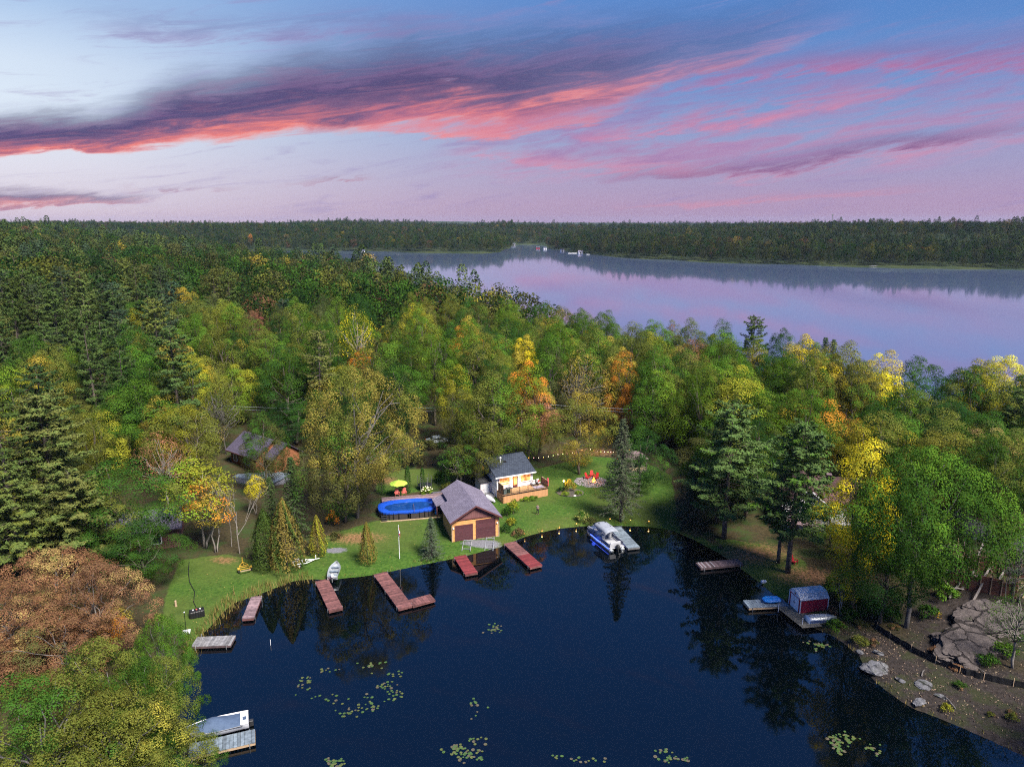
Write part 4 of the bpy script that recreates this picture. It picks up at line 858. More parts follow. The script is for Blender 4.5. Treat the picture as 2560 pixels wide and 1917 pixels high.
# ------------------------------------------------------------------ building materials
def siding(name, c, pitch=0.16, vertical=False, rough=0.75, depth=0.02):
    m, t, b = new_mat(name); b.inputs['Roughness'].default_value = rough; b.inputs['Specular IOR Level'].default_value = 0.25
    tc = t.node('ShaderNodeTexCoord'); x, y, z = t.sep(tc.outputs['Object'])[:3]
    q = t.m('ADD', x, t.m('MULTIPLY', y, 1.0)) if vertical else z
    f = t.m('FRACT', t.m('DIVIDE', q, pitch)); i = t.m('FLOOR', t.m('DIVIDE', q, pitch))
    wn = t.node('ShaderNodeTexWhiteNoise', noise_dimensions='1D'); t.l.new(i, wn.inputs['W'])
    n = t.noise(tc.outputs['Object'], 3.0, 5, 0.6)
    v = t.m('ADD', 0.80, t.m('ADD', t.m('MULTIPLY', wn.outputs['Value'], 0.22), t.m('MULTIPLY', n, 0.22)))
    hv = t.node('ShaderNodeHueSaturation'); hv.inputs['Color'].default_value = tuple(c)+(1,); t.l.new(v, hv.inputs['Value']); t.l.new(hv.outputs[0], b.inputs['Base Color'])
    h = t.sstep(0.0, 0.22, f) if vertical else t.m('SUBTRACT', 1.0, f)
    bn = t.node('ShaderNodeBump'); bn.inputs['Distance'].default_value = depth; t.l.new(h, bn.inputs['Height']); t.l.new(bn.outputs[0], b.inputs['Normal'])
    return m
def shingles(name, c, c2, along='z'):
    m, t, b = new_mat(name); b.inputs['Roughness'].default_value = 0.9; b.inputs['Specular IOR Level'].default_value = 0.2
    tc = t.node('ShaderNodeTexCoord'); x, y, z = t.sep(tc.outputs['Object'])[:3]
    br = t.node('ShaderNodeTexBrick'); br.inputs['Scale'].default_value = 1.0; br.inputs['Brick Width'].default_value = 0.4; br.inputs['Row Height'].default_value = 0.14; br.inputs['Mortar Size'].default_value = 0.012
    br.inputs['Color1'].default_value = tuple(c)+(1,); br.inputs['Color2'].default_value = tuple(c2)+(1,); br.inputs['Mortar'].default_value = tuple(v*0.45 for v in c2)+(1,)
    t.l.new(t.comb(t.m('ADD', x, t.m('MULTIPLY', y, 0.73)), t.m('MULTIPLY', z, 2.2), 0), br.inputs['Vector'])
    n = t.noise(tc.outputs['Object'], 7.0, 6, 0.75); n2 = t.noise(tc.outputs['Object'], 0.7, 3, 0.6)
    hv = t.node('ShaderNodeHueSaturation'); t.l.new(br.outputs['Color'], hv.inputs['Color']); t.put(hv.inputs['Value'], t.m('ADD', 0.25, t.m('ADD', t.m('MULTIPLY', n, 1.0), t.m('MULTIPLY', n2, 0.5))))
    t.l.new(hv.outputs[0], b.inputs['Base Color'])
    bn = t.node('ShaderNodeBump'); bn.inputs['Distance'].default_value = 0.03; t.l.new(br.outputs['Fac'], bn.inputs['Height']); bn.invert = True; t.l.new(bn.outputs[0], b.inputs['Normal'])
    return m
M = {}
M['tan'] = siding('tan_siding', (0.62, 0.31, 0.11)); M['brown_siding'] = siding('brown_board', (0.19, 0.085, 0.082), 0.30, True)
M['white_siding'] = siding('white_siding', (0.72, 0.70, 0.74), 0.18); M['log'] = siding('log_siding', (0.21, 0.08, 0.036), 0.24, False, 0.7, 0.05)
M['skirt'] = siding('deck_skirt_boards', (0.52, 0.27, 0.13), 0.14, True); M['pink_white'] = siding('shed_siding', (0.62, 0.54, 0.56), 0.2)
M['roof_purple'] = shingles('purple_brown_shingles', (0.23, 0.205, 0.275), (0.165, 0.145, 0.20)); M['roof_log'] = shingles('dark_purple_shingles', (0.105, 0.092, 0.14), (0.07, 0.06, 0.095)); M['roof_dark'] = shingles('charcoal_shingles', (0.060, 0.075, 0.105), (0.036, 0.045, 0.066))
M['roof_brown'] = shingles('brown_shingles', (0.15, 0.085, 0.085), (0.10, 0.055, 0.055)); M['roof_black'] = shingles('black_shingles', (0.05, 0.05, 0.055), (0.03, 0.03, 0.035))
M['maroon'] = pm('maroon_door', (0.105, 0.038, 0.045), (0.075, 0.028, 0.034), 4, 0.55, 0.004); M['maroon_trim'] = pm('maroon_trim', (0.13, 0.050, 0.050), None, 4, 0.6)
M['white'] = pm('white_paint', (0.78, 0.78, 0.80), (0.66, 0.66, 0.70), 2, 0.5); M['black'] = pm('black_metal', (0.018, 0.018, 0.020), None, 3, 0.45)
M['dark'] = pm('dark_plastic', (0.035, 0.036, 0.040), None, 3, 0.5); M['grey'] = pm('grey_plastic', (0.22, 0.23, 0.24), None, 3, 0.5); M['steel'] = pm('aluminium', (0.52, 0.55, 0.58), (0.40, 0.43, 0.46), 3, 0.42, metal=0.55)
M['deckwood'] = siding('deck_boards', (0.56, 0.31, 0.16), 0.14, True); M['fencewood'] = siding('brown_lattice', (0.34, 0.17, 0.085), 0.12)
M['redplank'] = pm('red_plank', (0.185, 0.078, 0.072), (0.095, 0.043, 0.042), 2.2, 0.75, 0.006, stretch=(1, 1, 1), var=0.6); M['redpaint'] = pm('fresh_red_plank', (0.20, 0.036, 0.038), (0.14, 0.027, 0.030), 2, 0.65, 0.004, var=0.6)
M['greyplank'] = pm('weathered_plank', (0.22, 0.215, 0.22), (0.12, 0.118, 0.125), 2.5, 0.85, 0.006, var=0.6); M['darkplank'] = pm('dark_plank', (0.125, 0.085, 0.090), (0.07, 0.05, 0.055), 2.5, 0.8, 0.006, var=0.6); M['blueplank'] = pm('bluish_plank', (0.17, 0.21, 0.25), (0.09, 0.115, 0.14), 2.5, 0.8, 0.006, var=0.6)
M['purpleplank'] = pm('mauve_plank', (0.25, 0.17, 0.18), (0.14, 0.095, 0.105), 2.5, 0.8, 0.006, var=0.6); M['mossplank'] = pm('mossy_plank', (0.15, 0.135, 0.11), (0.09, 0.085, 0.07), 3, 0.9, 0.01, var=0.6)
M['timber'] = pm('bare_timber', (0.24, 0.21, 0.19), (0.15, 0.13, 0.12), 2, 0.8); M['palewood'] = pm('pale_edge_wood', (0.46, 0.33, 0.22), (0.34, 0.24, 0.15), 2, 0.8); M['formwood'] = pm('reddish_form_board', (0.155, 0.062, 0.042), (0.08, 0.035, 0.026), 2, 0.85, 0.01)
M['bluecover'] = pm('blue_tarp', (0.015, 0.10, 0.62), (0.010, 0.065, 0.45), 6, 0.35, 0.03, 5, spec=0.5); M['pondwater'] = pm('water_on_tarp', (0.004, 0.035, 0.16), (0.010, 0.06, 0.25), 1.2, 0.06, spec=0.6)
M['poolwall'] = pm('dark_pool_panel', (0.060, 0.048, 0.045), (0.030, 0.026, 0.026), 6, 0.6, 0.01, stretch=(4, 4, 1)); M['redchair'] = pm('red_resin', (0.55, 0.030, 0.035), (0.44, 0.022, 0.028), 3, 0.45); M['coral'] = pm('coral_resin', (0.55, 0.12, 0.10), None, 3, 0.5)
M['lime'] = pm('lime_canvas', (0.46, 0.66, 0.075), (0.36, 0.56, 0.06), 3, 0.8); M['pinkcanvas'] = pm('pink_canvas', (0.66, 0.060, 0.12), (0.5, 0.04, 0.09), 4, 0.8); M['cushion'] = pm('white_cushion', (0.76, 0.74, 0.72), None, 5, 0.9); M['redcushion'] = pm('red_cushion', (0.60, 0.02, 0.03), None, 5, 0.9)
M['wicker'] = pm('dark_wicker', (0.075, 0.055, 0.048), None, 12, 0.8, 0.01); M['rug'] = pm('patterned_rug', (0.60, 0.50, 0.58), (0.34, 0.20, 0.30), 9, 0.95, detail=1); M['boatwhite'] = pm('gelcoat', (0.80, 0.80, 0.84), (0.72, 0.72, 0.77), 1.5, 0.25, spec=0.5)
M['boatcover'] = pm('blue_grey_canvas', (0.070, 0.105, 0.175), (0.05, 0.078, 0.135), 2, 0.85, 0.02, 3); M['pontblue'] = pm('blue_panel', (0.07, 0.10, 0.20), (0.05, 0.075, 0.16), 2, 0.35, spec=0.5); M['bimini'] = pm('grey_canvas_top', (0.27, 0.29, 0.33), (0.20, 0.22, 0.26), 2.5, 0.85, 0.015)
M['vinyl'] = pm('light_vinyl', (0.46, 0.47, 0.50), (0.34, 0.34, 0.38), 3, 0.5); M['yellowmetal'] = pm('yellow_paint', (0.58, 0.36, 0.045), None, 3, 0.5); M['rubber'] = pm('rubber', (0.02, 0.02, 0.02), None, 4, 0.8); M['red_shed'] = siding('red_shed_siding', (0.30, 0.018, 0.040), 0.2, True)
M['tinroof'] = pm('worn_tin_roof', (0.70, 0.74, 0.78), (0.34, 0.33, 0.32), 2.2, 0.7, 0.006, stretch=(1.5, 5, 1), metal=0.0); M['bluebin'] = pm('blue_plastic', (0.020, 0.22, 0.62), (0.015, 0.17, 0.52), 2, 0.4); M['granite'] = pm('granite', (0.19, 0.19, 0.205), (0.06, 0.06, 0.064), 2.6, 0.9, 0.25, 4.0)
M['granite2'] = pm('pinkish_bedrock', (0.11, 0.092, 0.088), (0.036, 0.031, 0.031), 2.2, 0.9, 0.3, 3.5); M['pebble'] = pm('pebbles', (0.36, 0.33, 0.36), (0.22, 0.20, 0.23), 4, 0.9); M['tarp'] = pm('black_silt_cloth', (0.012, 0.012, 0.014), None, 6, 0.7, 0.03, 4); M['skin'] = pm('skin', (0.42, 0.25, 0.18), None, 5, 0.6)
M['carpaint'] = pm('silver_car_paint', (0.52, 0.58, 0.62), None, 2, 0.25, spec=0.6); M['carglass'] = pm('dark_car_glass', (0.015, 0.02, 0.025), None, 2, 0.08, spec=0.6); M['glassdark'] = pm('dark_window_glass', (0.02, 0.028, 0.035), (0.03, 0.04, 0.05), 2, 0.07, spec=0.6)
def cracked_rock(name, c1, c2):
    m, t, b = new_mat(name); b.inputs['Roughness'].default_value = 0.95; b.inputs['Specular IOR Level'].default_value = 0.15
    P = t.node('ShaderNodeNewGeometry').outputs['Position']; n = t.noise(P, 1.1, 7, 0.7); n2 = t.noise(P, 6.0, 5, 0.7)
    vo = t.node('ShaderNodeTexVoronoi', feature='DISTANCE_TO_EDGE'); vo.inputs['Scale'].default_value = 0.33
    mp = t.node('ShaderNodeVectorMath', operation='ADD'); t.l.new(P, mp.inputs[0]); cb = t.comb(t.m('MULTIPLY', n, 1.6), t.m('MULTIPLY', n2, 0.5), 0.0); t.l.new(cb, mp.inputs[1]); t.l.new(mp.outputs[0], vo.inputs['Vector'])
    col = t.mix(t.sstep(0.35, 0.65, n), c1, c2); col = t.mix(t.m('MULTIPLY', t.sstep(0.52, 0.66, n2), 0.6), col, tuple(v*1.9 for v in c1)); crack = t.sstep(0.0, 0.035, vo.outputs['Distance'])
    col = t.mix(crack, tuple(v*0.6 for v in c2), col); col = t.mix(t.m('MULTIPLY', t.sstep(0.56, 0.70, t.noise(P, 0.8, 5, 0.65)), 0.6), col, (0.035, 0.045, 0.018)); t.l.new(col, b.inputs['Base Color'])
    bn = t.node('ShaderNodeBump'); bn.inputs['Distance'].default_value = 0.25; t.l.new(t.m('ADD', t.m('MULTIPLY', crack, 0.8), t.m('ADD', t.m('MULTIPLY', n, 0.8), t.m('MULTIPLY', n2, 0.35))), bn.inputs['Height']); t.l.new(bn.outputs[0], b.inputs['Normal'])
    return m
M['granite2'] = cracked_rock('cracked_bedrock', (0.10, 0.084, 0.08), (0.050, 0.042, 0.042)); M['granite'] = cracked_rock('lichen_granite', (0.15, 0.15, 0.165), (0.07, 0.07, 0.075))
def glass_mat():
    m, t, b = new_mat('clear_glass'); out = t.n['Material Output']; t.n.remove(b)
    tr = t.node('ShaderNodeBsdfTransparent'); gl = t.node('ShaderNodeBsdfGlossy'); gl.inputs['Roughness'].default_value = 0.03; mx = t.node('ShaderNodeMixShader'); mx.inputs[0].default_value = 0.10
    tr.inputs[0].default_value = (0.90, 0.93, 0.93, 1); t.l.new(tr.outputs[0], mx.inputs[1]); t.l.new(gl.outputs[0], mx.inputs[2]); t.l.new(mx.outputs[0], out.inputs[0]); return m
M['glass'] = glass_mat()
def lit_window(name, strength):
    m, t, b = new_mat(name)
    tc = t.node('ShaderNodeTexCoord'); n = t.noise(tc.outputs['Object'], 1.3, 3, 0.5, 0.8)
    col = t.mix(t.sstep(0.38, 0.62, n), (1.0, 0.42, 0.14), (0.42, 0.15, 0.04))
    t.l.new(col, b.inputs['Base Color']); t.l.new(col, b.inputs['Emission Color']); b.inputs['Emission Strength'].default_value = strength; b.inputs['Roughness'].default_value = 0.1
    return m
M['lit'] = lit_window('lit_room_window', 0.42); M['bulb'] = emat('warm_bulb', (1.0, 0.46, 0.09), 1.9); M['bulb_white'] = emat('white_bulb', (1.0, 0.80, 0.5), 1.8); M['bulb_pink'] = emat('pink_bulb', (1.0, 0.40, 0.4), 1.6); M['bulb_green'] = emat('green_bulb', (0.8, 1.0, 0.3), 1.4)
M['bigbulb'] = emat('garden_lamp_glow', (1.0, 0.52, 0.10), 16); M['flame'] = emat('flame', (1.0, 0.24, 0.02), 2.5); M['led'] = emat('blue_led', (0.06, 0.12, 1.0), 4); M['ember'] = emat('flame_core', (1.0, 0.66, 0.2), 5)
def point_light(name, parent, loc, watts, col, rad=0.08):
    d = bpy.data.lights.new(name, 'POINT'); d.energy = watts; d.color = col; d.shadow_soft_size = rad
    o = bpy.data.objects.new(name, d); C.objects.link(o); o.location = loc; o.parent = parent; return o
def bx(name, mat, parent, c, d, rz=0, rx=0, ry=0, bevel=0.0): return MB().box(c, d, rz, rx, ry).build(name, mat, parent, bevel=bevel)
def window(parent, c, w, h, axis='x', pane='lit', frame='white', outer='black', name='window'):
    """a window in a wall facing -y (axis x) or -x/+x (axis y); c = centre on the wall face"""
    s = 1 if axis == 'x' else 0
    def bar(dx, dz, ww, hh, out, th):
        cx = (c[0]+dx, c[1]-out, c[2]+dz) if s else (c[0]+out, c[1]+dx, c[2]+dz)
        return cx, ((ww, th, hh) if s else (th, ww, hh))
    sg = 1 if s else (axis == '+y')*2-1
    f = MB()
    for dx, dz, ww, hh in ((0, h/2+0.05, w+0.22, 0.12), (0, -h/2-0.05, w+0.22, 0.12), (-w/2-0.05, 0, 0.12, h), (w/2+0.05, 0, 0.12, h)):
        f.box(*bar(dx, dz, ww, hh, 0.05*sg, 0.07))
    o = f.build(name, M[frame], parent)
    g = MB()
    for dx, dz, ww, hh in ((0, h/2+0.14, w+0.36, 0.07), (0, -h/2-0.14, w+0.36, 0.07), (-w/2-0.14, 0, 0.07, h+0.20), (w/2+0.14, 0, 0.07, h+0.20)):
        g.box(*bar(dx, dz, ww, hh, 0.03*sg, 0.05))
    if outer: g.build('trim', M[outer], o)
    MB().box(*bar(0, 0, w, h, 0.025*sg, 0.03)).build('pane', M[pane], o)
    return o

# ------------------------------------------------------------------ the white cottage and its deck
def cottage():
    r = math.radians(25)
    t = thing('cottage', 'small white cottage with a charcoal roof and a timber deck with lit windows', 'cottage', (-1.41, 111.81, 0.95), r)
    dz = 1.42; W_ = 8.4; D_ = 2.6
    MB().prism([(-0.1, dz), (-0.1, -0.8), (0.0, -0.8), (0.0, dz)], 0.02, D_, 'y').box((W_-0.05, D_/2, dz/2-0.4), (0.1, D_, dz+0.8)).box((W_/2, 0.05, dz/2-0.45), (W_-0.12, 0.08, dz+0.9)).build('deck_skirt', M['skirt'], t)
    bx('deck_floor', M['deckwood'], t, (W_/2, D_/2, dz+0.04), (W_+0.1, D_-0.02, 0.08))
    MB().box((W_/2, -0.02, dz-0.02), (W_+0.16, 0.06, 0.16)).build('rim_joist', M['black'], t)
    # posts, rails and glass of the front railing
    xs = [0.06, 1.55, 3.05, 4.6, 6.3, W_-0.06]
    for x in xs: bx('railing_post', M['black'], t, (x, 0.08, dz+0.58), (0.08, 0.08, 1.0))
    for a, b in zip(xs[:-1], xs[1:]): bx('glass_pane', M['glass'], t, ((a+b)/2, 0.08, dz+0.54), (b-a-0.14, 0.012, 0.78))
    bx('top_rail', M['black'], t, (W_/2, 0.08, dz+1.10), (W_, 0.07, 0.05)); bx('bottom_rail', M['black'], t, (W_/2, 0.08, dz+0.13), (W_, 0.05, 0.04))
    # privacy screens on both ends
    for k, (x, h) in enumerate(((0.05, 1.55), (W_-0.05, 1.25))):
        s = MB()
        for z in np.arange(0.12, h, 0.17): s.box((x, D_*0.46 if k == 0 else D_/2+0.1, dz+z+0.02), (0.035, D_*0.84, 0.15))
        sc = s.build('privacy_screen', M['fencewood'], t)
        for y in (0.24, D_*0.5, D_*0.86): bx('post', M['palewood'] if k == 0 else M['black'], sc, (x, y, dz+h/2+0.1), (0.09, 0.09, h+0.1))
        bx('cap', M['palewood'], sc, (x, D_*0.46, dz+h+0.08), (0.12, D_*0.86, 0.05))
    # walls: gable prism along x
    z0 = -0.6; ze = 3.95; zr = 5.75; y0 = D_+0.02; ym = 7.4; y1 = 10.2; zb = 4.8
    MB().prism([(y0, z0), (y1, z0), (y1, zb), (ym, zr), (y0, ze)], -0.1, 6.75, 'x').build('wall', M['white_siding'], t)
    def slab(p0, p1, x0, x1, th): return MB().prism([p0, p1, (p1[0], p1[1]+th), (p0[0], p0[1]+th)], x0, x1, 'x')
    sl = (zr-ze)/(ym-y0)
    rf = slab((y0-0.5, ze-0.5*sl+0.02), (ym, zr+0.02), -0.5, 7.15, 0.16).build('roof', M['roof_dark'], t)
    slab((ym, zr+0.02), (y1+0.4, zb-0.1), -0.5, 7.15, 0.16).build('rear_roof', M['roof_dark'], t)
    MB().box((3.32, y0-0.54, ze-0.5*sl+0.06), (7.7, 0.07, 0.22)).build('gutter', M['white'], t)
    MB().lathe([(0.10, 0), (0.10, 0.75), (0.20, 0.78), (0.20, 1.0), (0.05, 1.08)], (1.9, 5.6, ze+(5.6-y0)*sl+0.1), 10).build('chimney_vent', M['white'], rf)
    bx('roof_vent', M['black'], rf, (2.75, 5.5, ze+(5.5-y0)*sl+0.24), (0.5, 0.4, 0.14), 0, math.atan(sl))
    window(t, (1.35, y0, dz+1.55), 1.9, 1.5); bx('mullion', M['white'], t, (1.35, y0-0.075, dz+1.15), (1.9, 0.05, 0.08))
    window(t, (5.35, y0, dz+1.62), 1.85, 1.45)
    d = bx('door', M['maroon'], t, (3.35, y0-0.03, dz+1.1), (0.95, 0.06, 2.05)); MB().box((3.35, y0-0.075, dz+1.25), (0.62, 0.02, 1.5)).build('pane', M['lit'], d)
    f = MB()
    for x in (2.8, 3.9): f.box((x, y0-0.035, dz+1.1), (0.14, 0.07, 2.15))
    f.box((3.35, y0-0.036, dz+2.2), (1.24, 0.07, 0.12)); f.build('frame', M['white'], d); bx('handle', M['steel'], d, (3.72, y0-0.1, dz+1.0), (0.05, 0.08, 0.12))
    for x in (2.55, 4.15):
        l = MB().lathe([(0.05, 0), (0.09, 0.06), (0.09, 0.2), (0.04, 0.26)], (x, y0-0.14, dz+2.05), 8).build('porch_lamp', M['bulb'], t)
        point_light('porch_light', l, (x, y0-0.35, dz+2.1), 14, (1.0, 0.62, 0.28), 0.08)
    # lean-to shed against the end wall
    MB().prism([(5.0, -0.7), (7.4, -0.7), (7.4, 2.9), (5.0, 2.3)], -2.1, -0.1, 'x').build('lean_to_wall', M['pink_white'], t)
    MB().prism([(4.75, 2.32), (7.5, 2.98), (7.5, 3.10), (4.75, 2.44)], -2.3, -0.1, 'x').build('lean_to_roof', M['roof_black'], t)
    bx('shed_door', M['white'], t, (-1.0, 4.97, 0.95), (0.85, 0.05, 1.9))
    window(t, (-0.1, 8.6, 3.6), 0.9, 0.7, '-y', 'lit', 'white', None, 'side_window')
    bx('landing', M['greyplank'], t, (-1.0, 3.9, 0.28), (2.0, 1.9, 0.12))
    for x in (-1.95, -0.35): bx('landing_post', M['grey'], t, (x, 3.05, 0.75), (0.07, 0.07, 1.0))
    for k in range(3): bx('step', M['greyplank'], t, (-1.0, 2.85-0.28*k, 0.16-0.18*k), (1.3, 0.28, 0.06))
    bx('mast', M['grey'], t, (2.2, 10.3, 6.2), (0.06, 0.06, 5.0))
    # things on the deck
    def L(x, y, z): 
        c_, s_ = math.cos(r), math.sin(r); return (-1.41+x*c_-y*s_, 111.81+x*s_+y*c_, 0.95+z)
    zt_ = dz+0.085
    for i, (x, y, a, lab) in enumerate(((6.55, 1.75, -0.35, 'dark wicker armchair with a white cushion nearer the lit window'), (7.5, 1.9, 0.3, 'dark wicker armchair with a white cushion holding the red pillow'))):
        c = thing('wicker_chair', lab, 'chair', L(x, y, zt_), r+a, 'wicker armchairs on the cottage deck')
        bx('seat', M['wicker'], c, (0, 0, 0.34), (0.66, 0.66, 0.12)); bx('seat_cushion', M['cushion'], c, (0, -0.02, 0.45), (0.54, 0.56, 0.10), bevel=0.03); bx('back_cushion', M['cushion'], c, (0, 0.24, 0.76), (0.52, 0.14, 0.56), 0, 0.2, bevel=0.03)
        bx('backrest', M['wicker'], c, (0, 0.35, 0.68), (0.66, 0.06, 0.7), 0, 0.2)
        for sx in (-1, 1):
            bx('armrest', M['wicker'], c, (sx*0.33, -0.02, 0.58), (0.07, 0.62, 0.06))
            for sy in (-0.29, 0.29): bx('leg', M['wicker'], c, (sx*0.3, sy, 0.16), (0.05, 0.05, 0.33))
    p = bx('pillow', M['redcushion'], None, (0, 0, 0), (0.36, 0.12, 0.36), bevel=0.04); p.location = L(7.52, 1.83, zt_+0.68); p.rotation_euler = (0.25, 0, r+0.5); tag(p, 'small red pillow on the deck armchair', 'pillow')
    rug = bx('rug', M['rug'], None, (0, 0, 0), (1.9, 1.2, 0.014)); rug.location = L(7.05, 0.95, zt_+0.012); rug.rotation_euler = (0, 0, r); tag(rug, 'mauve and white patterned rug on the deck boards', 'rug')
    g = thing('barbecue', 'black barbecue with a rounded lid on the cottage deck', 'barbecue', L(1.15, 0.62, zt_), r)
    bx('cart', M['dark'], g, (0, 0, 0.38), (0.62, 0.5, 0.7)); MB().prism([(0.3*math.cos(a)*0.95, 0.74+0.3*math.sin(a)) for a in np.linspace(0, math.pi, 7)], -0.42, 0.42, 'x').build('lid', M['dark'], g)
    for s in (-1, 1): bx('side_shelf', M['grey'], g, (s*0.62, 0, 0.76), (0.4, 0.45, 0.05))
    bx('handle', M['steel'], g, (0, -0.33, 0.86), (0.6, 0.04, 0.04))
    g = thing('storage_cabinet', 'grey storage cabinet standing in the deck corner by the screen', 'cabinet', L(0.42, 0.42, zt_), r)
    bx('body', M['grey'], g, (0, 0, 0.43), (0.5, 0.42, 0.86), bevel=0.02); bx('lid', M['steel'], g, (0, 0, 0.88), (0.54, 0.46, 0.05)); bx('emblem', M['dark'], g, (0, -0.215, 0.5), (0.14, 0.02, 0.14))
    g = thing('deck_table', 'small white folding table behind the barbecue', 'table', L(0.95, 1.8, zt_), r)
    bx('table_top', M['white'], g, (0, 0, 0.74), (0.8, 0.6, 0.05))
    for sx in (-1, 1):
        for sy in (-1, 1): bx('leg', M['white'], g, (sx*0.35, sy*0.25, 0.36), (0.04, 0.04, 0.72))
    g = thing('closed_parasol', 'closed bright pink parasol on a stand past the deck railing', 'parasol', L(8.75, 0.75, -0.15))
    MB().lathe([(0.30, 0), (0.30, 0.08), (0.05, 0.12)], (0, 0, 0), 12).build('base', M['grey'], g); MB().tube([(0, 0, 0), (0, 0, 3.15)], 0.025, 6).build('pole', M['steel'], g)
    MB().lathe([(0.05, 1.55), (0.15, 1.68), (0.12, 1.95), (0.14, 2.6), (0.12, 3.0), (0.05, 3.1)], (0, 0, 0), 10).build('canopy', M['pinkcanvas'], g, True)
    c = thing('canoe', 'upturned white canoe lying between the garage and the deck', 'canoe', (-3.6, 113.11)+(1.25,), math.radians(-58))
    MB().add(*hull(3.0, 0.42, 0.34, 9, flip=True)).build('hull', M['boatwhite'], c, True); bx('keel', M['steel'], c, (0, 0, 0.37), (2.4, 0.04, 0.03))
def hull(L, hw, dep, n=11, flip=False, stern=0.85, sheer=0.12, deadrise=0.35):
    """boat shell lofted along x, bow at +x; returns verts, faces (open top)"""
    vs = []; m = 7
    for i in range(n):
        t = i/(n-1); x = -L/2+L*t
        b = hw*(stern+(1-stern)*min(1, t*3))*(1-max(0, (t-0.45)/0.55)**2.2) if t < 0.999 else 0.02
        up = sheer*max(0, (t-0.4)/0.6)**2
        for k in range(m):
            s = -1+2*k/(m-1); a = abs(s)
            yy = b*math.copysign(a**0.55, s); zz = dep*(a**2.2)*(1-0.0)+up*(0.3+0.7*a)
            zz += (1-a)*dep*0.55*max(0, (t-0.6)/0.4)**2
            vs.append((x, yy, zz if not flip else dep-zz))
    fs = [(i*m+k, (i+1)*m+k, (i+1)*m+k+1, i*m+k+1) for i in range(n-1) for k in range(m-1)]+[tuple(range(m))]
    return vs, fs
cottage()

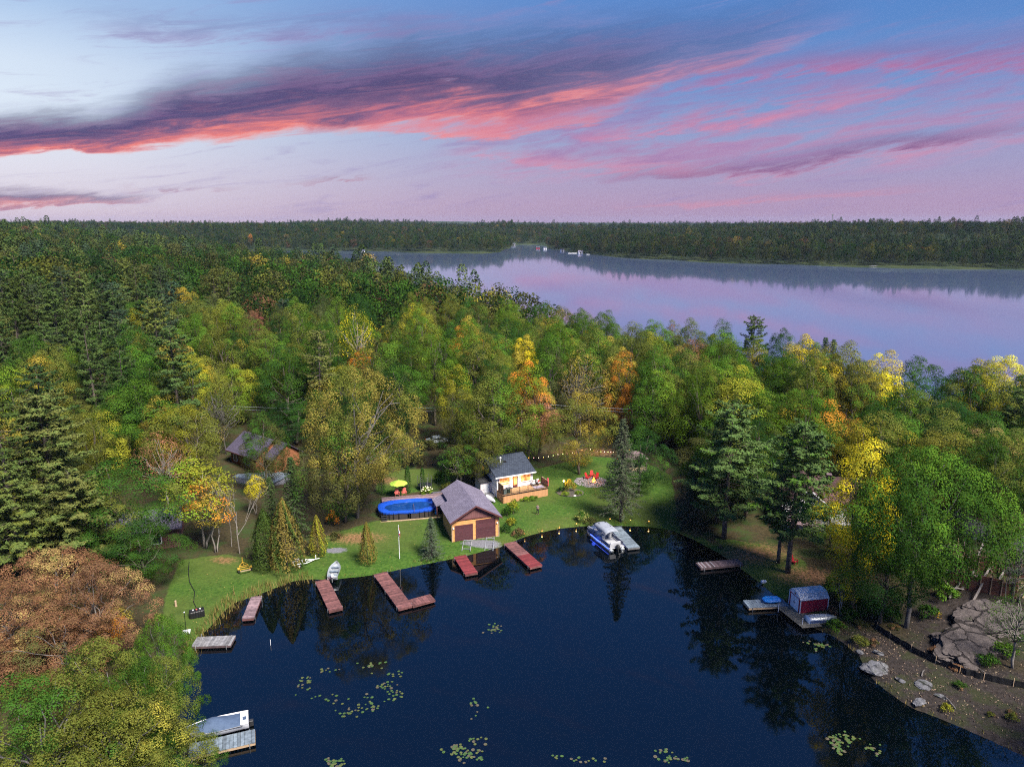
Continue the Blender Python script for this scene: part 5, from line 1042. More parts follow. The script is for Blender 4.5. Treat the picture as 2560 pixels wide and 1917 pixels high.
# ------------------------------------------------------------------ the garage
def garage():
    r = math.radians(18)
    t = thing('garage', 'tan two door garage with brown gables and a purple grey shingle roof', 'garage', (-8.91, 97.91, 0.50), r)
    W_ = 7.25; D_ = 6.3; ze = 3.42; zr = 5.5
    MB().box((W_/2, D_/2, ze/2-0.3), (W_, D_, ze+0.6)).build('wall', M['tan'], t)
    MB().prism([(0.0, ze), (W_, ze), (W_/2, zr-0.1)], -0.03, 0.12).build('gable', M['brown_siding'], t)
    bx('gable_trim', M['maroon_trim'], t, (W_/2, -0.06, ze+0.02), (W_+0.06, 0.08, 0.16))
    bx('gable_vent', M['black'], t, (W_/2, -0.07, zr-0.55), (0.28, 0.05, 0.22))
    sl = (zr-ze)/(W_/2); ov = 0.42
    def roof(side, y0, y1, zr_, xin, nm, mt=M['roof_purple'], th=0.13):
        xe = -ov if side < 0 else W_+ov
        if xin is not None: xe = xin
        ze_ = zr_-abs(W_/2-xe)*sl
        return MB().prism([(W_/2, zr_), (xe, ze_), (xe, ze_+th), (W_/2, zr_+th)], y0, y1).build(nm, mt, t)
    roof(-1, -0.5, D_+0.15, zr, None, 'roof'); roof(1, -0.5, D_+0.15, zr, None, 'roof')
    for s in (-1, 1):   # barge boards
        xe = -ov if s < 0 else W_+ov
        MB().prism([(W_/2, zr-0.14), (xe, zr-abs(W_/2-xe)*sl-0.14), (xe, zr-abs(W_/2-xe)*sl+0.1), (W_/2, zr+0.1)], -0.58, -0.51).build('barge_board', M['maroon_trim'], t)
    # rear part, set in on the pool side, with a lower lean-to roof and a small cross gable
    MB().prism([(1.5, -0.5), (W_, -0.5), (W_, ze-0.1), (W_/2, zr-0.35), (1.5, ze+0.6)], D_, D_+4.6).build('rear_wall', M['tan'], t)
    roof(-1, D_+0.16, D_+5.0, zr-0.16, 0.9, 'rear_roof'); roof(1, D_+0.16, D_+5.0, zr-0.16, None, 'rear_roof')
    MB().prism([(-0.75, 2.72), (1.15, 3.35), (1.15, 3.46), (-0.75, 2.83)], D_+1.3, D_+4.7).build('lean_to_roof', M['roof_purple'], t)
    for y in (D_+1.5, D_+4.5): bx('lean_to_post', M['maroon_trim'], t, (-0.6, y, 1.15), (0.14, 0.14, 3.2))
    MB().prism([(D_+4.3, 3.9), (D_+6.2, 3.2), (D_+6.2, 3.32), (D_+4.3, 4.02)], -0.6, 2.6, 'x').build('cross_gable_roof', M['roof_purple'], t)
    for (x0, x1, zt_, nm) in ((0.55, 3.08, 2.50, 'left'), (3.80, 6.62, 2.98, 'right')):
        n = 5 if zt_ < 3 else 6; hh = (zt_-0.12)/n
        fr = MB().box(((x0+x1)/2, -0.045, zt_+0.05), (x1-x0+0.24, 0.09, 0.12)).box((x0-0.06, -0.046, zt_/2), (0.12, 0.09, zt_)).box((x1+0.06, -0.046, zt_/2), (0.12, 0.09, zt_)).build('garage_door', M['maroon_trim'], t)
        for k in range(n): bx('panel', M['maroon'], fr, ((x0+x1)/2, -0.03, 0.12+hh*(k+0.5)), (x1-x0, 0.05, hh-0.025), bevel=0.008)
    for x in (0.2, 6.98):
        l = MB().lathe([(0.06, 0), (0.12, 0.05), (0.10, 0.2), (0.04, 0.26)], (x, -0.12, 2.15), 8).build('wall_lamp', M['white'], t)
    bx('corner_board', M['palewood'], t, (0.0, -0.02, ze/2-0.2), (0.14, 0.1, ze+0.35)); bx('corner_board', M['palewood'], t, (W_, -0.02, ze/2-0.2), (0.14, 0.1, ze+0.35))
    bx('foundation', M['greyplank'], t, (W_/2, D_/2, -0.35), (W_+0.12, D_+0.12, 0.8))
    for i, (x, y, lab) in enumerate(((1.9, -1.5, 'pale boat rail ladder lying before the lower garage door'), (5.3, -1.7, 'pale boat rail ladder lying before the taller garage door'))):
        c_, s_ = math.cos(r), math.sin(r); gx, gy = -8.91+x*c_-y*s_, 97.91+x*s_+y*c_
        b = thing('boat_rail', lab, 'boat rails', (gx, gy, 0), r-0.35)
        zz = lambda yy: zg(gx-math.sin(r-0.35)*yy, gy+math.cos(r-0.35)*yy)+0.10
        for sx in (-0.6, 0.6): MB().tube([(sx, yy, zz(yy)) for yy in (-1.75, -0.6, 0.6, 1.5)], 0.055, 6).build('rail', M['steel'], b)
        for yy in (-1.2, 0.1, 1.3): MB().beam((-0.6, yy, zz(yy)), (0.6, yy, zz(yy)), 0.07).build('rung', M['steel'], b)
garage()

# ------------------------------------------------------------------ the pool and its terrace
def pool():
    r = math.radians(12); cx, cy = -16.85, 107.8; z0 = zg(cx, cy)-0.15
    t = thing('swimming_pool', 'long oval above ground pool under a sagging blue cover', 'pool', (cx, cy, z0), r)
    a, b = 4.75, 2.55; n = 36; hgt = 1.28
    def pt(k, s=1.0, q=0.0):
        an = 2*math.pi*k/n; e = 0.62
        return (math.copysign(abs(math.cos(an))**e, math.cos(an))*(a*s+q), math.copysign(abs(math.sin(an))**e, math.sin(an))*(b*s+q))
    def pt2(k, f): 
        p = pt(k, 1.0); return (p[0]-math.copysign(min(abs(p[0]), f), p[0]), p[1]-math.copysign(min(abs(p[1]), f), p[1]))
    for k in range(n):
        p, q = pt(k+0.06), pt(k+0.94); i, j = pt(k+0.06, 0.97), pt(k+0.94, 0.97)
        MB().prism([p, q, j, i], 0, hgt-0.02, 'z').build('wall_panel', M['poolwall'], t)
        c0 = pt(k, 1.0, 0.03); bx('post', M['black'], t, (c0[0], c0[1], hgt/2), (0.12, 0.12, hgt-0.03), math.atan2(c0[1], c0[0]))
    rng = np.random.default_rng(3); vs = []; rings = [(1.0, 0.06, -0.34), (1.0, 0.10, -0.10), (1.0, 0.06, 0.06), (0.94, 0, 0.07), (0.86, 0, 0.03), (0.78, 0, -0.05), (0.70, 0, -0.14), (0.62, 0, -0.20)]
    for s, q, z in rings:
        for k in range(n):
            p = pt(k, s, q) if s > 0.95 else (lambda P0, f: (P0[0]-math.copysign(min(abs(P0[0]), f*1.15), P0[0])*0.9, P0[1]-math.copysign(min(abs(P0[1]), f), P0[1])*0.9))(pt(k), (1-s)*3.2)
            vs.append((p[0], p[1], hgt+z+(rng.normal()*0.05 if z < -0.3 else rng.normal()*0.022)))
    fs = [(i*n+k, i*n+(k+1) % n, (i+1)*n+(k+1) % n, (i+1)*n+k) for i in range(len(rings)-1) for k in range(n)]; fs.append(tuple((len(rings)-1)*n+k for k in range(n)))
    cv = MB().add(vs, fs).build('cover', M['bluecover'], t)
    wv = [(v[0]*1.07, v[1]*1.10, hgt-0.135) for v in vs[(len(rings)-2)*n:(len(rings)-1)*n]]
    MB().add(wv, [tuple(range(n))]).build('puddle', M['pondwater'], cv)
    MB().tube([(0.8, -2.85, hgt+0.10), (0.85, -1.2, hgt+0.3), (0.9, 0.4, hgt+0.05)], 0.035, 6).build('support_pole', M['darkplank'], t)
    # ladder steps at the near end
    for k in range(3): bx('step', M['dark'], t, (-3.9, -2.35-0.25*k, 0.75-0.25*k), (0.9, 0.3, 0.06))
    b_ = thing('plastic_barrel', 'blue plastic barrel between the pool and the garage', 'barrel', (-12.34, 107.11)+(zg(*(-12.34, 107.11)),))
    MB().lathe([(0.25, 0), (0.30, 0.1), (0.30, 0.8), (0.27, 0.9)], (0, 0, 0), 12).build('body', M['bluebin'], b_, True); MB().lathe([(0.28, 0.9), (0.28, 0.95), (0.1, 0.97)], (0, 0, 0), 12).build('lid', M['bluebin'], b_)
    # terrace deck behind the pool
    d = thing('pool_terrace', 'reddish plank terrace with steps behind the pool', 'deck', (-16.4, 111.0, zg(-16.4, 111)), r)
    for k in range(7): bx('plank', M['purpleplank'], d, (-0.1, 0.1+0.28*k, 0.72), (10.2, 0.25, 0.07))
    bx('fascia', M['redplank'], d, (-0.1, -0.06, 0.40), (10.2, 0.06, 0.6))
    for k in range(5): bx('tread', M['redplank'], d, (5.9, -0.9+0.32*k, -0.05+0.20*k), (1.6, 0.3, 0.06))
    for x in (-5, -2.5, 0, 2.5, 5): bx('post', M['redplank'], d, (x, 1.7, 0.35), (0.12, 0.12, 0.7))
    bx('edging', M['palewood'], t, (0.2, -2.95, 0.06), (9.4, 0.16, 0.14))
pool()
def adirondack(pos, rz, mat, lab, grp=None):
    c = thing('garden_chair', lab, 'chair', pos, rz, grp)
    for k in range(5):
        s = MB().box(((k-2)*0.115, 0.38+0.0, 0.70+0.02*(2-abs(k-2))), (0.10, 0.03, 0.80+0.04*(2-abs(k-2))), 0, -0.42); s.build('back_slat', mat, c)
    for k in range(4): bx('seat_slat', mat, c, (0, -0.28+0.14*k, 0.38-0.035*k), (0.58, 0.12, 0.03))
    for sx in (-1, 1):
        bx('armrest', mat, c, (sx*0.36, -0.02, 0.56), (0.13, 0.72, 0.03)); bx('front_leg', mat, c, (sx*0.33, -0.30, 0.28), (0.05, 0.10, 0.56)); bx('rear_leg', mat, c, (sx*0.31, 0.16, 0.22), (0.04, 0.85, 0.09), 0, -0.30)
    return c
def gz(p, d=0.0): return (p[0], p[1], zg(p[0], p[1])+d)
adirondack((-19.35, 112.4, zg(-19.35, 112.4)+0.75), 0.25, M['coral'], 'coral garden chair under the lime parasol, the one nearer the golden tree', 'coral chairs by the pool')
adirondack((-18.2, 112.75, zg(-18.2, 112.75)+0.75), 0.05, M['coral'], 'coral garden chair under the lime parasol, the one nearer the garage', 'coral chairs by the pool')
def parasol():
    p = thing('lime_parasol', 'open lime green parasol above the two coral chairs', 'parasol', gz((-19.25, 113.6)))
    MB().tube([(0, 0, 0), (0, 0, 3.0)], 0.03, 6).build('pole', M['steel'], p)
    for k in range(8):
        a0, a1 = 2*math.pi*k/8, 2*math.pi*(k+1)/8; R_ = 1.55
        v = [(0, 0, 3.05), (R_*math.cos(a0), R_*math.sin(a0), 2.42), (R_*0.94*math.cos((a0+a1)/2), R_*0.94*math.sin((a0+a1)/2), 2.50), (R_*math.cos(a1), R_*math.sin(a1), 2.42)]
        v += [(x, y, z-0.03) for x, y, z in v]
        MB().add(v, [(0, 1, 2, 3), (7, 6, 5, 4), (0, 4, 5, 1), (1, 5, 6, 2), (2, 6, 7, 3), (3, 7, 4, 0)]).build('canopy_panel', M['lime'], p)
    MB().lathe([(0.03, 3.05), (0.05, 3.1), (0.02, 3.2)], (0, 0, 0), 8).build('finial', M['lime'], p)
parasol()
def trampoline():
    o = gz((-15.24, 116.86)); t = thing('trampoline', 'trampoline with a dark safety net near the columnar cedars', 'trampoline', o)
    MB().lathe([(1.15, 0.74), (1.2, 0.78), (1.2, 0.84), (1.1, 0.84)], (0, 0, 0), 20).build('mat', M['dark'], t)
    for k in range(6):
        a = 2*math.pi*k/6; MB().tube([(1.2*math.cos(a), 1.2*math.sin(a), 0), (1.25*math.cos(a), 1.25*math.sin(a), 2.3), (1.1*math.cos(a), 1.1*math.sin(a), 2.5)], 0.03, 5).build('net_post', M['grey'], t)
    for z in (1.0, 1.35, 1.7, 2.05, 2.4):
        MB().tube([(1.22*math.cos(2*math.pi*k/20), 1.22*math.sin(2*math.pi*k/20), z) for k in range(21)], 0.012, 4, False).build('net_cord', M['dark'], t)
trampoline()

# ------------------------------------------------------------------ plainer houses in the woods
def house(name, label, pos, rz, w, d, ze, zr, wall, roof, wins=(), pane='glassdark', ov=0.5, trim='white', cat='house', ridge='x', z0=-1.0):
    t = thing(name, label, cat, pos, rz)
    if ridge == 'x':
        MB().prism([(0, z0), (d, z0), (d, ze), (d/2, zr), (0, ze)], 0, w, 'x').build('wall', M[wall], t); sl = (zr-ze)/(d/2)
        for s in (0, 1):
            e = -ov if s == 0 else d+ov; q = [(d/2, zr+0.02), (e, ze-ov*sl+0.02), (e, ze-ov*sl+0.18), (d/2, zr+0.18)]
            MB().prism(q, -ov, w+ov, 'x').build('roof', M[roof], t)
        bx('fascia', M[trim], t, (w/2, -ov-0.04, ze-ov*sl+0.09), (w+2*ov, 0.06, 0.2))
    else:
        MB().prism([(0, z0), (w, z0), (w, ze), (w/2, zr), (0, ze)], 0, d, 'y').build('wall', M[wall], t); sl = (zr-ze)/(w/2)
        for s in (0, 1):
            e = -ov if s == 0 else w+ov
            MB().prism([(w/2, zr+0.02), (e, ze-ov*sl+0.02), (e, ze-ov*sl+0.18), (w/2, zr+0.18)], -ov, d+ov, 'y').build('roof', M[roof], t)
            MB().prism([(w/2, zr-0.12), (e, ze-ov*sl-0.12), (e, ze-ov*sl+0.12), (w/2, zr+0.12)], -ov-0.07, -ov-0.01, 'y').build('barge_board', M[trim], t)
    for (x, z, ww, hh) in wins: window(t, (x, 0, z), ww, hh, 'x', pane, 'white', None)
    return t
def log_house():
    h = house('log_house', 'orange brown log house with a purple grey roof behind the birches', (-53.0, 127.6, 2.3), math.radians(-38), 8.2, 7.0, 3.3, 5.6, 'log', 'roof_log', [(1.5, 1.8, 1.0, 1.2), (5.4, 1.8, 1.2, 1.2)], trim='maroon_trim', ov=0.7)
    a = math.radians(38)
    MB().prism([(2.2, -1), (7.6, -1), (7.6, 3.0), (4.9, 5.0), (2.2, 3.0)], 8.2, 10.6, 'x').build('wing_wall', M['log'], h)
    for q in ([(4.9, 5.0), (1.5, 2.55), (1.5, 2.70), (4.9, 5.15)], [(4.9, 5.0), (8.2, 2.6), (8.2, 2.75), (4.9, 5.15)]): MB().prism(q, 7.6, 11.1, 'x').build('wing_roof', M['roof_log'], h)
    for x in (7.9, 7.2): bx('porch_post', M['maroon'], h, (x, -0.5, 1.3), (0.16, 0.16, 4.0))
    p = bx('patio', M['blueplank'], None, (0, 0, 0), (9, 5, 0.16)); p.location = (-45.3, 121.6, zg(-45.3, 121.6)+0.1); p.rotation_euler = (0, 0, math.radians(-20)); tag(p, 'pale blue grey paved patio beside the log house', 'patio')
log_house()
wh = house('lake_house', 'white house with a brown hipped gable roof half hidden by the bushy pine', (41.6, 101.5, 2.0), math.radians(-14), 6.6, 8.0, 3.2, 5.9, 'white_siding', 'roof_brown', [(1.6, 1.6, 1.2, 1.4), (4.6, 1.6, 1.4, 1.4), (3.3, 3.9, 1.0, 0.9)], ridge='y')
MB().prism([(3.0, -1), (12.5, -1), (12.5, 3.2), (7.7, 5.7), (3.0, 3.2)], 2.0, 2.1, 'y')
MB().box((6.9, 5.5, 6.1), (0.6, 0.6, 0.9)).build('chimney', M['black'], wh); MB().box((6.9, 5.5, 6.6), (0.8, 0.8, 0.1)).build('chimney_cap', M['purpleplank'], wh)
MB().prism([(2.4, 3.0), (6.3, 5.86), (10.2, 3.0), (10.2, 3.16), (6.3, 6.02), (2.4, 3.16)], 3.3, 12.0, 'x').build('side_roof', M['roof_brown'], wh); MB().prism([(2.8, -1), (9.8, -1), (9.8, 3.1), (6.3, 5.7), (2.8, 3.1)], 3.4, 11.6, 'x').build('side_wall', M['white_siding'], wh)
bx('balcony', M['purpleplank'], wh, (2.6, -1.2, 0.9), (5.4, 2.2, 0.14))
for k in range(5): bx('baluster_post', M['white'], wh, (0.1+1.25*k, -2.2, 1.45), (0.09, 0.09, 1.0))
bx('handrail', M['white'], wh, (2.6, -2.2, 1.97), (5.3, 0.09, 0.07))
house('dark_roofed_house', 'low house with a black roof and chimney among trees by the lake', (74.0, 120.0, 2.6), math.radians(-22), 11, 8, 3.0, 5.2, 'brown_siding', 'roof_black', [(2.5, 1.6, 1.2, 1.2), (7, 1.6, 1.6, 1.2)])
_d = bpy.data.objects['dark_roofed_house']; MB().lathe([(0.22, 0), (0.22, 1.6), (0.3, 1.65), (0.3, 1.8)], (5.0, 4.4, 4.9), 10).build('chimney', M['grey'], _d)
house('grey_roofed_house', 'house with a pale grey roof glimpsed through the left wood', (-56.5, 92.0, 1.3), math.radians(20), 9, 7, 3.0, 4.6, 'brown_siding', 'roof_purple', [(2, 1.5, 1.2, 1.2), (6, 1.5, 1.2, 1.2)], trim='darkplank')
house('lakeside_cabin', 'small dark cabin with white trim showing in the gap by the lake', (36.0, 170.0, 1.2), math.radians(-30), 7, 6, 2.8, 4.4, 'brown_siding', 'roof_dark', [(2, 1.6, 1.2, 1.2), (5, 1.6, 1.2, 1.2)])
def railing_deck():
    t = thing('garden_deck', 'weathered grey deck with a railing beside the slanting birch trunks', 'deck', gz((-51.72, 94.77)), math.radians(25))
    for k in range(7): bx('plank', M['greyplank'], t, (0, 0.32*k, 1.2), (5.2, 0.30, 0.07))
    for x in (-2.5, -0.8, 0.9, 2.5): bx('post', M['greyplank'], t, (x, -0.05, 1.05), (0.12, 0.12, 2.3))
    for z in (1.55, 1.8, 2.1): bx('rail', M['greyplank'], t, (0, -0.12, z), (5.2, 0.04, 0.12))
railing_deck()

# ------------------------------------------------------------------ docks
def dock(label, a, b, w, mat, grp='plank docks around the bay', top=0.46, pw=0.30, edge='redplank', posts=True, paint=None, npost=2, postmat='steel', name='dock', along=False):
    a, b = Vector((a[0], a[1], 0)), Vector((b[0], b[1], 0)); d = b-a; L = d.length
    t = thing(name, label, 'dock', (a.x, a.y, 0), math.atan2(d.y, d.x), grp)
    n = int(L/pw) if not along else int(w/pw); rng = random.Random(int(L*100))
    for k in range(n):
        jz = rng.uniform(-0.008, 0.008)
        m_ = M[mat] if not (paint and (k+0.5)/n > paint[0]) else M[paint[1]]
        if along: bx('plank', m_, t, (L/2, -w/2+w/n*(k+0.5), top+jz), (L, w/n-0.02, 0.05))
        else: bx('plank', m_, t, (L/n*(k+0.5), rng.uniform(-0.015, 0.015), top+jz), (L/n-0.022, w, 0.05))
    f = MB()
    for s in (-1, 1): f.box((L/2, s*(w/2-0.05), top-0.16), (L-0.02, 0.07, 0.24))
    f.box((L-0.03, 0, top-0.16), (0.06, w-0.2, 0.24)).box((0.06, 0, top-0.16), (0.06, w-0.2, 0.24)); f.build('frame', M[edge], t)
    for k in range(npost):
        x = 0.5+(L-1.0)*k/max(1, npost-1)
        for s in (-1, 1): MB().tube([(x, s*(w/2+0.035), -2.0), (x, s*(w/2+0.035), top+(0.35 if (k == 0 and s > 0) else 0.05))], 0.03, 6).build('post', M[postmat], t)
    return t
def mid(p, q): return ((p[0]+q[0])/2, (p[1]+q[1])/2)
dock('narrow mauve brown dock beside the reeds', mid((-33.3,82.4),(-31.9,82.3)), mid((-31.2,77.2),(-32.5,77.1)), 1.35, 'purpleplank')
dock('straight red brown dock next to the aluminium boat', mid((-26.3,86.3),(-24.6,86.9)), mid((-20.9,79.6),(-22.5,78.7)), 1.75, 'redplank')
dl = dock('L-shaped red brown dock in front of the flagpole', mid((-18.8,88.2),(-17.2,88.9)), mid((-12.5,80.5),(-13.9,78.9)), 1.85, 'redplank', npost=3)
dl2 = (-12.55, 80.55); L_ = 3.1; ang = math.atan2(1.5, 2.75)
def dock_leg():
    base = dl.matrix_world; a0 = dl.rotation_euler.z
    a, b = Vector((-12.75, 80.7, 0)), Vector((-10.1, 82.2, 0)); d = b-a
    inv = Matrix.Rotation(-a0, 3, 'Z'); o = inv @ (a-Vector((dl.location.x, dl.location.y, 0))); rz = math.atan2(d.y, d.x)-a0; n = 9
    for k in range(n):
        c = o+Matrix.Rotation(rz, 3, 'Z') @ Vector((d.length/n*(k+0.5), 0, 0)); bx('plank', M['redplank'], dl, (c.x, c.y, 0.455), (d.length/n-0.02, 1.7, 0.05), rz)
    c = o+Matrix.Rotation(rz, 3, 'Z') @ Vector((d.length/2, 0, 0)); bx('leg_frame', M['redplank'], dl, (c.x, c.y, 0.30), (d.length, 1.62, 0.22), rz)
dock_leg()
dock('short bright red dock below the garage', mid((-8.3,93.4),(-6.7,93.9)), mid((-4.6,88.9),(-6.4,87.8)), 1.8, 'redpaint')
dock('long dock with a red end below the boat rails', mid((-1.3,97.6),(0.5,98.4)), mid((4.2,90.9),(2.5,90.0)), 1.95, 'redplank', paint=(0.55, 'redpaint'))
dock('dark grey dock parallel to the bank below the black tank', (-36.2,72.3), (-31.85,72.6), 1.95, 'greyplank', edge='darkplank')
dock('bluish grey dock beneath the covered motorboat', (-29.2,55.2), (-23.9,57.15), 1.9, 'blueplank', edge='palewood')
dock('grey dock alongside the pontoon boat', mid((15.3,103.4),(16.9,103.8)), mid((18.8,96.7),(17.0,95.8)), 1.9, 'blueplank', edge='greyplank')
d9 = dock('dark sunken dock with pale stripes near the big pine', (32.2,91.9), (25.9,90.7), 1.7, 'darkplank', edge='darkplank')
for x in (4.3, 4.9, 5.6, 6.1): bx('pale_strip', M['vinyl'], d9, (x, 0, 0.492), (0.07, 1.66, 0.012))
dock('grey dock carrying the blue pedal boat', (34.4,80.95), (29.25,80.45), 1.85, 'blueplank', edge='palewood')
dk = thing('shore_platform', 'mossy plank platform around the red shed', 'deck', (0, 0, 0))
for k in range(13):
    u = k*0.42; MB().box((33.95+u*0.30, 80.6-u, 0.42), (2.6, 0.38, 0.06), math.radians(8)).build('plank', M['mossplank'], dk)
for p in ((32.9, 79.3), (34.5, 75.9)): MB().tube([(p[0], p[1], -1), (p[0], p[1], 1.25)], 0.04, 6).build('post', M['white'], dk)

# ------------------------------------------------------------------ boats
def fishing_boat():
    p = (-24.18, 88.69); t = thing('aluminium_boat', 'open aluminium fishing boat pulled up on the grass', 'boat', (p[0], p[1], zg(*p)+0.05), math.radians(96))
    h = MB().add(*hull(4.3, 0.82, 0.62)).build('hull', M['steel'], t, True); sm = h.modifiers.new('thick', 'SOLIDIFY'); sm.thickness = 0.03
    for x in (-1.5, -0.35, 0.8): bx('bench', M['blueplank'], t, (x, 0, 0.42), (0.32, 1.35 if x < 0.5 else 1.1, 0.05))
    bx('floor', M['steel'], t, (-0.2, 0, 0.16), (3.2, 0.8, 0.02)); bx('transom', M['steel'], t, (-2.12, 0, 0.36), (0.05, 1.36, 0.5))
    m_ = MB().lathe([(0.14, 0), (0.20, 0.1), (0.20, 0.38), (0.12, 0.46)], (-2.32, 0, 0.55), 10, 1.3, 0.9).build('outboard_motor', M['white'], t, True); bx('lower_unit', M['grey'], m_, (-2.35, 0, 0.25), (0.14, 0.1, 0.75))
fishing_boat()
def motorboat():
    t = thing('motorboat', 'white motorboat under a blue grey canvas cover tied to the dock', 'boat', (-27.9, 57.95, 0.10), math.radians(201))
    L = 5.9; MB().add(*hull(L, 1.12, 0.95, 13, stern=0.92, sheer=0.28)).build('hull', M['boatwhite'], t, True)
    # canvas: loft from the gunwale to a ridge rising over the windscreen
    vs = []; n = 11; m_ = 9
    for i in range(n):
        tt = i/(n-1); x = -L/2+0.75+(L-1.0)*tt; b = 1.03*(0.92+0.08*min(1, tt*3))*(1-max(0, (tt-0.40)/0.60)**2.2)*0.98+0.02
        up = 0.28*max(0, (tt-0.4)/0.6)**2; hump = 0.52*math.exp(-((tt-0.50)/0.20)**2)+0.16*(1-tt)+0.04
        for k in range(m_):
            s = -1+2*k/(m_-1); vs.append((x, b*s, 0.97+up+hump*(1-abs(s)**1.8)+(-0.10 if abs(s) == 1 else 0)))
    fs = [(i*m_+k, i*m_+k+1, (i+1)*m_+k+1, (i+1)*m_+k) for i in range(n-1) for k in range(m_-1)]+[tuple(range(m_))]
    MB().add(vs, fs).build('canvas_cover', M['boatcover'], t, True)
    MB().box((-L/2+0.38, 0, 0.93), (0.72, 1.9, 0.08)).build('stern_deck', M['boatwhite'], t, bevel=0.03)
    bx('hatch', M['boatcover'], t, (-L/2+0.36, 0.1, 0.975), (0.34, 0.5, 0.02)); bx('cleat', M['steel'], t, (-L/2+0.3, -0.8, 1.0), (0.2, 0.05, 0.06)); bx('rub_rail', M['dark'], t, (-0.4, 1.08, 0.86), (4.0, 0.03, 0.05))
    bx('outdrive', M['dark'], t, (-L/2-0.2, 0, 0.25), (0.4, 0.4, 0.6), bevel=0.05)
motorboat()
def pontoon():
    ang = math.atan2(102.6-96.2, 12.6-15.3)   # bow heading
    t = thing('pontoon_boat', 'pontoon boat with a pale grey canopy and glowing blue side lights', 'boat', (14.05, 99.4, 0), ang)
    L, Wd = 7.0, 2.5
    for s in (-1, 1):
        MB().tube([(-L/2-0.1, s*0.95, 0.12), (-L/2+0.1, s*0.95, 0.12), (L/2-0.5, s*0.95, 0.12), (L/2, s*0.95, 0.25), (L/2+0.25, s*0.95, 0.4)], [0.30, 0.32, 0.32, 0.22, 0.05], 12).build('pontoon', M['steel'], t, True)
    bx('deck', M['vinyl'], t, (0, 0, 0.50), (L, Wd, 0.10))
    for s in (-1, 1):
        for x0, x1 in ((-3.2, -0.9), (-0.8, 1.0), (1.4, 3.3)):
            p = bx('side_panel', M['pontblue'], t, ((x0+x1)/2, s*1.2, 0.86), (x1-x0, 0.04, 0.50)); bx('panel_frame', M['steel'], p, ((x0+x1)/2, s*1.2, 1.15), (x1-x0+0.06, 0.06, 0.06)); bx('trim_strip', M['vinyl'], p, ((x0+x1)/2, s*1.225, 0.95), (x1-x0, 0.012, 0.10))
        for x0, x1 in ((-3.2, -1.3), (-1.15, 2.2)): bx('light_strip', M['led'], t, ((x0+x1)/2, s*1.27, 0.42), (x1-x0, 0.03, 0.05))
    bx('bow_panel', M['pontblue'], t, (3.35, 0, 0.86), (0.04, 2.3, 0.5)); bx('stern_panel', M['vinyl'], t, (-3.3, 0.2, 0.86), (0.05, 1.8, 0.5))
    # seats
    for x, y, lx, ly in ((-2.9, 0.1, 0.7, 1.7), (2.6, 0.78, 1.4, 0.6), (2.6, -0.78, 1.4, 0.6), (0.2, -0.75, 0.7, 0.6), (-0.3, 0.6, 0.6, 0.55)):
        s = bx('bench_seat', M['vinyl'], t, (x, y, 0.80), (lx, ly, 0.42), bevel=0.05); bx('backrest', M['vinyl'], s, ((x-lx/2+0.08) if lx < 1 else x, y if lx < 1 else math.copysign(1.0, y), 1.12), (0.14 if lx < 1 else lx, ly if lx < 1 else 0.14, 0.40), bevel=0.04)
    bx('console', M['boatwhite'], t, (0.5, 0.75, 1.0), (0.5, 0.7, 0.9), bevel=0.05)
    # canopy with frame
    top = MB(); n = 9; vs = []
    for i in range(n):
        x = -1.95+3.9*i/(n-1)-0.2
        for k in range(7):
            s = -1+2*k/6; e = abs(-1+2*i/(n-1)); vs.append((x, s*1.22, 2.42+0.26*(1-abs(s)**2.4)-0.20*e**4-(0.16 if abs(s) == 1 else 0)))
    fs = [(i*7+k, i*7+k+1, (i+1)*7+k+1, (i+1)*7+k) for i in range(n-1) for k in range(6)]
    can = top.add(vs, fs).build('canopy', M['bimini'], t, True); sm = can.modifiers.new('thick', 'SOLIDIFY'); sm.thickness = 0.04
    for x, y in ((0.9, 0.5), (0.95, -0.55), (-0.5, 0.35), (-0.55, -0.5)): MB().lathe([(0.26, 0), (0.26, 0.012), (0.05, 0.016)], (x, y, 2.635+(-0.03 if abs(x) > 0.8 else 0)), 10, 1.0, 0.55).build('canopy_vent', M['dark'], can)
    for s in (-1, 1):
        for x0, x1 in ((-1.9, -2.1), (0.0, -0.2), (0.0, 1.7)): MB().tube([(x0 if x0 else -0.2, s*1.22, 1.15), (x1, s*1.2, 2.28)], 0.022, 6).build('canopy_pole', M['steel'], t)
    m_ = MB().box((-3.75, 0, 0.75), (0.5, 0.42, 0.62)).build('outboard_motor', M['dark'], t, bevel=0.07); bx('lower_unit', M['dark'], m_, (-3.8, 0, 0.1), (0.2, 0.14, 0.9)); bx('swim_step', M['steel'], t, (-3.62, 0.95, 0.3), (0.4, 0.45, 0.05))
    for s in (-1, 1): point_light('side_light', t, (0.6, s*1.6, 0.35), 9, (0.05, 0.12, 1.0), 0.3)
pontoon()
def pedal_boat():
    t = thing('pedal_boat', 'bright blue plastic pedal boat lying on the grey dock', 'boat', (32.7, 81.0, 0.50), math.radians(186))
    MB().prism([(-1.15, 0.0), (-0.9, -0.62), (0.6, -0.72), (1.2, -0.4), (1.25, 0.4), (0.6, 0.72), (-0.9, 0.62)], 0.16, 0.48, 'z').build('hull', M['bluebin'], t, bevel=0.12)
    for y in (-0.3, 0.3): bx('rib', M['bluebin'], t, (0.0, y, 0.49), (1.7, 0.22, 0.05), bevel=0.02)
    bx('keel', M['coral'], t, (0.1, 0, 0.09), (1.5, 0.5, 0.16))
pedal_boat()
